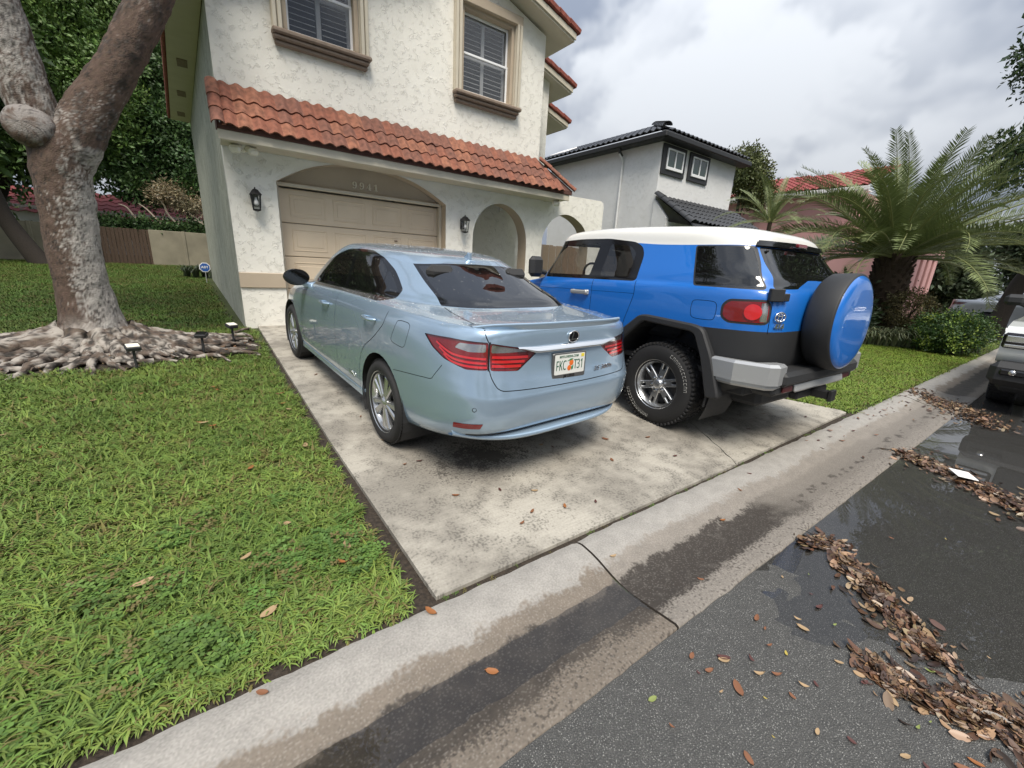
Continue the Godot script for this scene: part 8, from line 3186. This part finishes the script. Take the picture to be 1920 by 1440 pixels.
func yard_sign() -> void:
	var t := thing("yard_sign", Vector3(-0.08, lot(-14.6), -14.6), "small octagonal blue and white security sign on stake by side wall", "sign")
	mat("sign_blue", [0.03, 0.10, 0.36], 0.4)
	var b := MB.new()
	b.tube([Vector3(0, -0.05, 0), Vector3(0, 0.32, 0)], [0.012, 0.012], 6)
	part("stake", b, M.silver_paint, t)
	b = MB.new()
	b.extrude(arc(Vector2(0, 0.40), 0.135, PI / 8, PI / 8 + TAU * 7.0 / 8.0, 7), 0.0, 0.012, Transform3D.IDENTITY, 0.002)
	part("face", b, M.plain_white, t)
	b = MB.new()
	b.extrude(arc(Vector2(0, 0.40), 0.115, PI / 8, PI / 8 + TAU * 7.0 / 8.0, 7), 0.012, 0.016, Transform3D.IDENTITY)
	part("field", b, M.sign_blue, t)
	var o := part("lettering", text_mesh("ADT", 0.085, 0.004, "Droid Sans", 700), M.plain_white, t)
	o.position = Vector3(0, 0.405, 0.02)

func far_sedan() -> void:
	var car := thing("sedan", Vector3(24.2, lot(-2.5), -2.45), "silver sedan parked side-on before the pink house", "car")
	car.rotation.y = PI
	var s := Shell.new()
	s.build(SEDAN_RINGS, SEDAN_Z, -1.35, 4, 70, 3)
	var c := Cutter.new()
	c.shell = s
	pan(c, "arch", "zy", arc(Vector2(-0.05, 0.33), 0.385, 0, TAU * 0.97, 24), 0, 6.5, null, {"drop": true, "zmin": -1.0})
	pan(c, "arch", "zy", arc(Vector2(-2.86, 0.33), 0.385, 0, TAU * 0.97, 24), 0, 6.5, null, {"drop": true, "zmax": -2.0})
	pan(c, "window", "zy", soft([[-2.29, 1.005], [-1.92, 1.250], [-1.57, 1.362], [-1.10, 1.433], [-0.85, 1.434], [-0.60, 1.388], [-0.36, 1.308], [-0.078, 1.178], [-0.24, 1.078], [-1.07, 1.056]], 0.05), 9.4, 16, M.tint_glass, {"split": true})
	pan(c, "rear_window", "xy", pv([[0.1, 1.130], [-0.578, 1.132], [-0.50, 1.352], [0.1, 1.379]]), 11.0, 15.6, M.tint_glass, {"zmin": -0.6})
	pan(c, "windscreen", "xy", pv([[0.1, 1.06], [-0.66, 1.09], [-0.55, 1.39], [0.1, 1.42]]), 11.0, 15.6, M.tint_glass, {"zmax": -1.35})
	pan(c, "tail_lamp", "ay", soft([[1.178, 0.990], [0.700, 1.004], [0.682, 0.87], [0.985, 0.90]], 0.015), 5, 9, M.lens_red_dark, {"split": true})
	pan(c, "shut_line", "zy", seam([[0.028, 1.045], [-0.191, 0.80], [-0.465, 0.5], [-0.50, 0.31]], 0.006), 1.2, 9.4, M.gap)
	pan(c, "shut_line", "zy", seam([[-1.06, 1.06], [-1.08, 0.6], [-1.05, 0.31]], 0.006), 1.2, 10.4, M.gap)
	pan(c, "body", "", null, -1, 20, M.grey_paint)
	emit_panels(car, c)
	wheel_well(car, -0.05, 0.33, 0.40, 0.90, 0.55)
	wheel_well(car, -2.86, 0.33, 0.40, 0.90, 0.55)
	for z in [-0.03, -2.85]:
		for sd in [-1.0, 1.0]:
			wheel(car, Vector3(0.795 * sd, 0.333, z), sd, 0.333, 0.238, 0.215, "sedan")
	var b := MB.new()
	b.box(Vector3(0, 0.23, -1.4), Vector3(1.55, 0.06, 4.2), 0.02)
	part("underbody", b, M.black_plastic, car)

func truck() -> void:
	# only its front corner reaches into the picture; it faces the photographer along the kerb
	var t := thing("pickup_truck", Vector3(8.65, 0.02, 0.33), "pale grey pickup truck with black bumper parked at the kerb", "truck")
	t.rotation.y = PI / 2     # car forward (-z) becomes world -x
	var paint: Material = M.truck_paint
	var b := MB.new()
	# local: x across (-1.02 .. 1.02), forward -z, front face at z = -0.35
	var side := pv([[0.55, 0.62], [0.55, 0.98], [0.20, 1.10], [-0.18, 1.12], [-0.34, 1.02], [-0.36, 0.80], [-0.30, 0.64]])
	b.extrude(soft([[5.0, 0.55], [5.0, 1.12], [1.55, 1.20], [0.1, 1.16], [-0.22, 1.10], [-0.34, 0.98], [-0.34, 0.74], [-0.28, 0.64], [0.15, 0.64], [0.18, 0.80], [0.38, 0.98], [0.82, 0.98], [1.02, 0.80], [1.06, 0.55]], 0.05), -0.98, 0.98, Transform3D(Basis(Vector3(0, 0, 1), Vector3(0, 1, 0), Vector3(-1, 0, 0)), Vector3.ZERO), 0.04)
	part("body", b, paint, t)
	b = MB.new()
	b.extrude(soft([[1.5, 1.18], [2.1, 1.82], [3.6, 1.84], [3.9, 1.15]], 0.08), -0.84, 0.84, Transform3D(Basis(Vector3(0, 0, 1), Vector3(0, 1, 0), Vector3(-1, 0, 0)), Vector3.ZERO), 0.05)
	part("cab", b, M.tint_glass, t)
	b = MB.new()
	b.box(Vector3(0, 0.52, -0.36), Vector3(1.98, 0.30, 0.34), 0.07)
	b.box(Vector3(0, 0.36, -0.22), Vector3(1.8, 0.16, 0.3), 0.05)
	part("bumper", b, M.black_plastic, t)
	for sd in [-1.0, 1.0]:
		b = MB.new()
		b.box(Vector3(sd * 0.80, 0.93, -0.335), Vector3(0.36, 0.20, 0.06), 0.03)
		part("headlamp_housing", b, M.gloss_black, t)
		b = MB.new()
		b.box(Vector3(sd * 0.80, 0.955, -0.362), Vector3(0.30, 0.085, 0.02), 0.02)
		part("headlamp", b, M.lens_silver, t)
		b = MB.new()
		b.box(Vector3(sd * 0.80, 0.865, -0.362), Vector3(0.30, 0.045, 0.02), 0.012)
		part("indicator", b, M.lens_silver, t)
		b = MB.new()
		b.box(Vector3(sd * 0.74, 0.545, -0.535), Vector3(0.30, 0.075, 0.03), 0.02)
		part("fog_lamp_bezel", b, M.gloss_black, t)
		b = MB.new()
		b.lathe([Vector2(0, 0.015), Vector2(0.03, 0.008), Vector2(0.034, 0)], 12, Vector3(sd * 0.78, 0.55, -0.55), Basis(Vector3(1, 0, 0), Vector3(0, 0, -1), Vector3(0, 1, 0)))
		part("fog_lamp", b, M.lens_silver, t)
		b = MB.new()
		b.box(Vector3(sd * 1.15, 1.42, 1.62), Vector3(0.24, 0.17, 0.12), 0.05)
		b.tube([Vector3(sd * 0.92, 1.28, 1.66), Vector3(sd * 1.08, 1.36, 1.64)], [0.03, 0.03], 6)
		part("mirror", b, M.black_plastic, t)
		for z in [0.60, 4.1]:
			wheel(t, Vector3(sd * 0.86, 0.40, z), sd, 0.40, 0.24, 0.27, "suv")
	b = MB.new()
	b.box(Vector3(0, 0.88, -0.345), Vector3(1.2, 0.34, 0.05), 0.03)
	part("grille", b, M.gloss_black, t)

func street_things() -> void:
	var p := mat("truck_paint", [0.60, 0.62, 0.61], 0.3)
	p.clearcoat_enabled = true
	p.clearcoat = 1.0
	p.clearcoat_roughness = 0.03
	stake_light(Vector3(-0.76, lot(-5.87), -5.87), "black solar stake light with pale panel before the trunk's white roots", 0.3, true)
	stake_light(Vector3(-0.17, lot(-6.38), -6.38), "all black solar stake light half hidden among the roots", -0.4, false)
	stake_light(Vector3(0.17, lot(-6.92), -6.92), "black solar stake light with pale panel at the driveway end of the roots", 0.5, true)
	yard_sign()
	truck()
	far_sedan()
	# concrete walk in front of the pink house
	var b := MB.new()
	b.quad(Vector3(16.5, lot(-1.7) + 0.01, -1.7), Vector3(40, lot(-1.7) + 0.01, -1.7), Vector3(40, lot(-2.9) + 0.01, -2.9), Vector3(16.5, lot(-2.9) + 0.01, -2.9), Vector3.UP)
	structure("footpath", b, M.stucco_white)

func _ready() -> void:
	R.seed = 7
	var t0 := Time.get_ticks_msec()
	setup()
	materials()
	car_materials()
	plant_materials()
	ground()
	house()
	black_house()
	pink_house()
	back_house()
	fences()
	print("houses ", Time.get_ticks_msec() - t0)
	big_tree()
	print("big tree ", Time.get_ticks_msec() - t0)
	planting()
	print("planting ", Time.get_ticks_msec() - t0)
	sedan()
	suv()
	street_things()
	print("cars ", Time.get_ticks_msec() - t0)
	lawn()
	print("lawn ", Time.get_ticks_msec() - t0)
	fallen_leaves()
	print("leaves ", Time.get_ticks_msec() - t0)
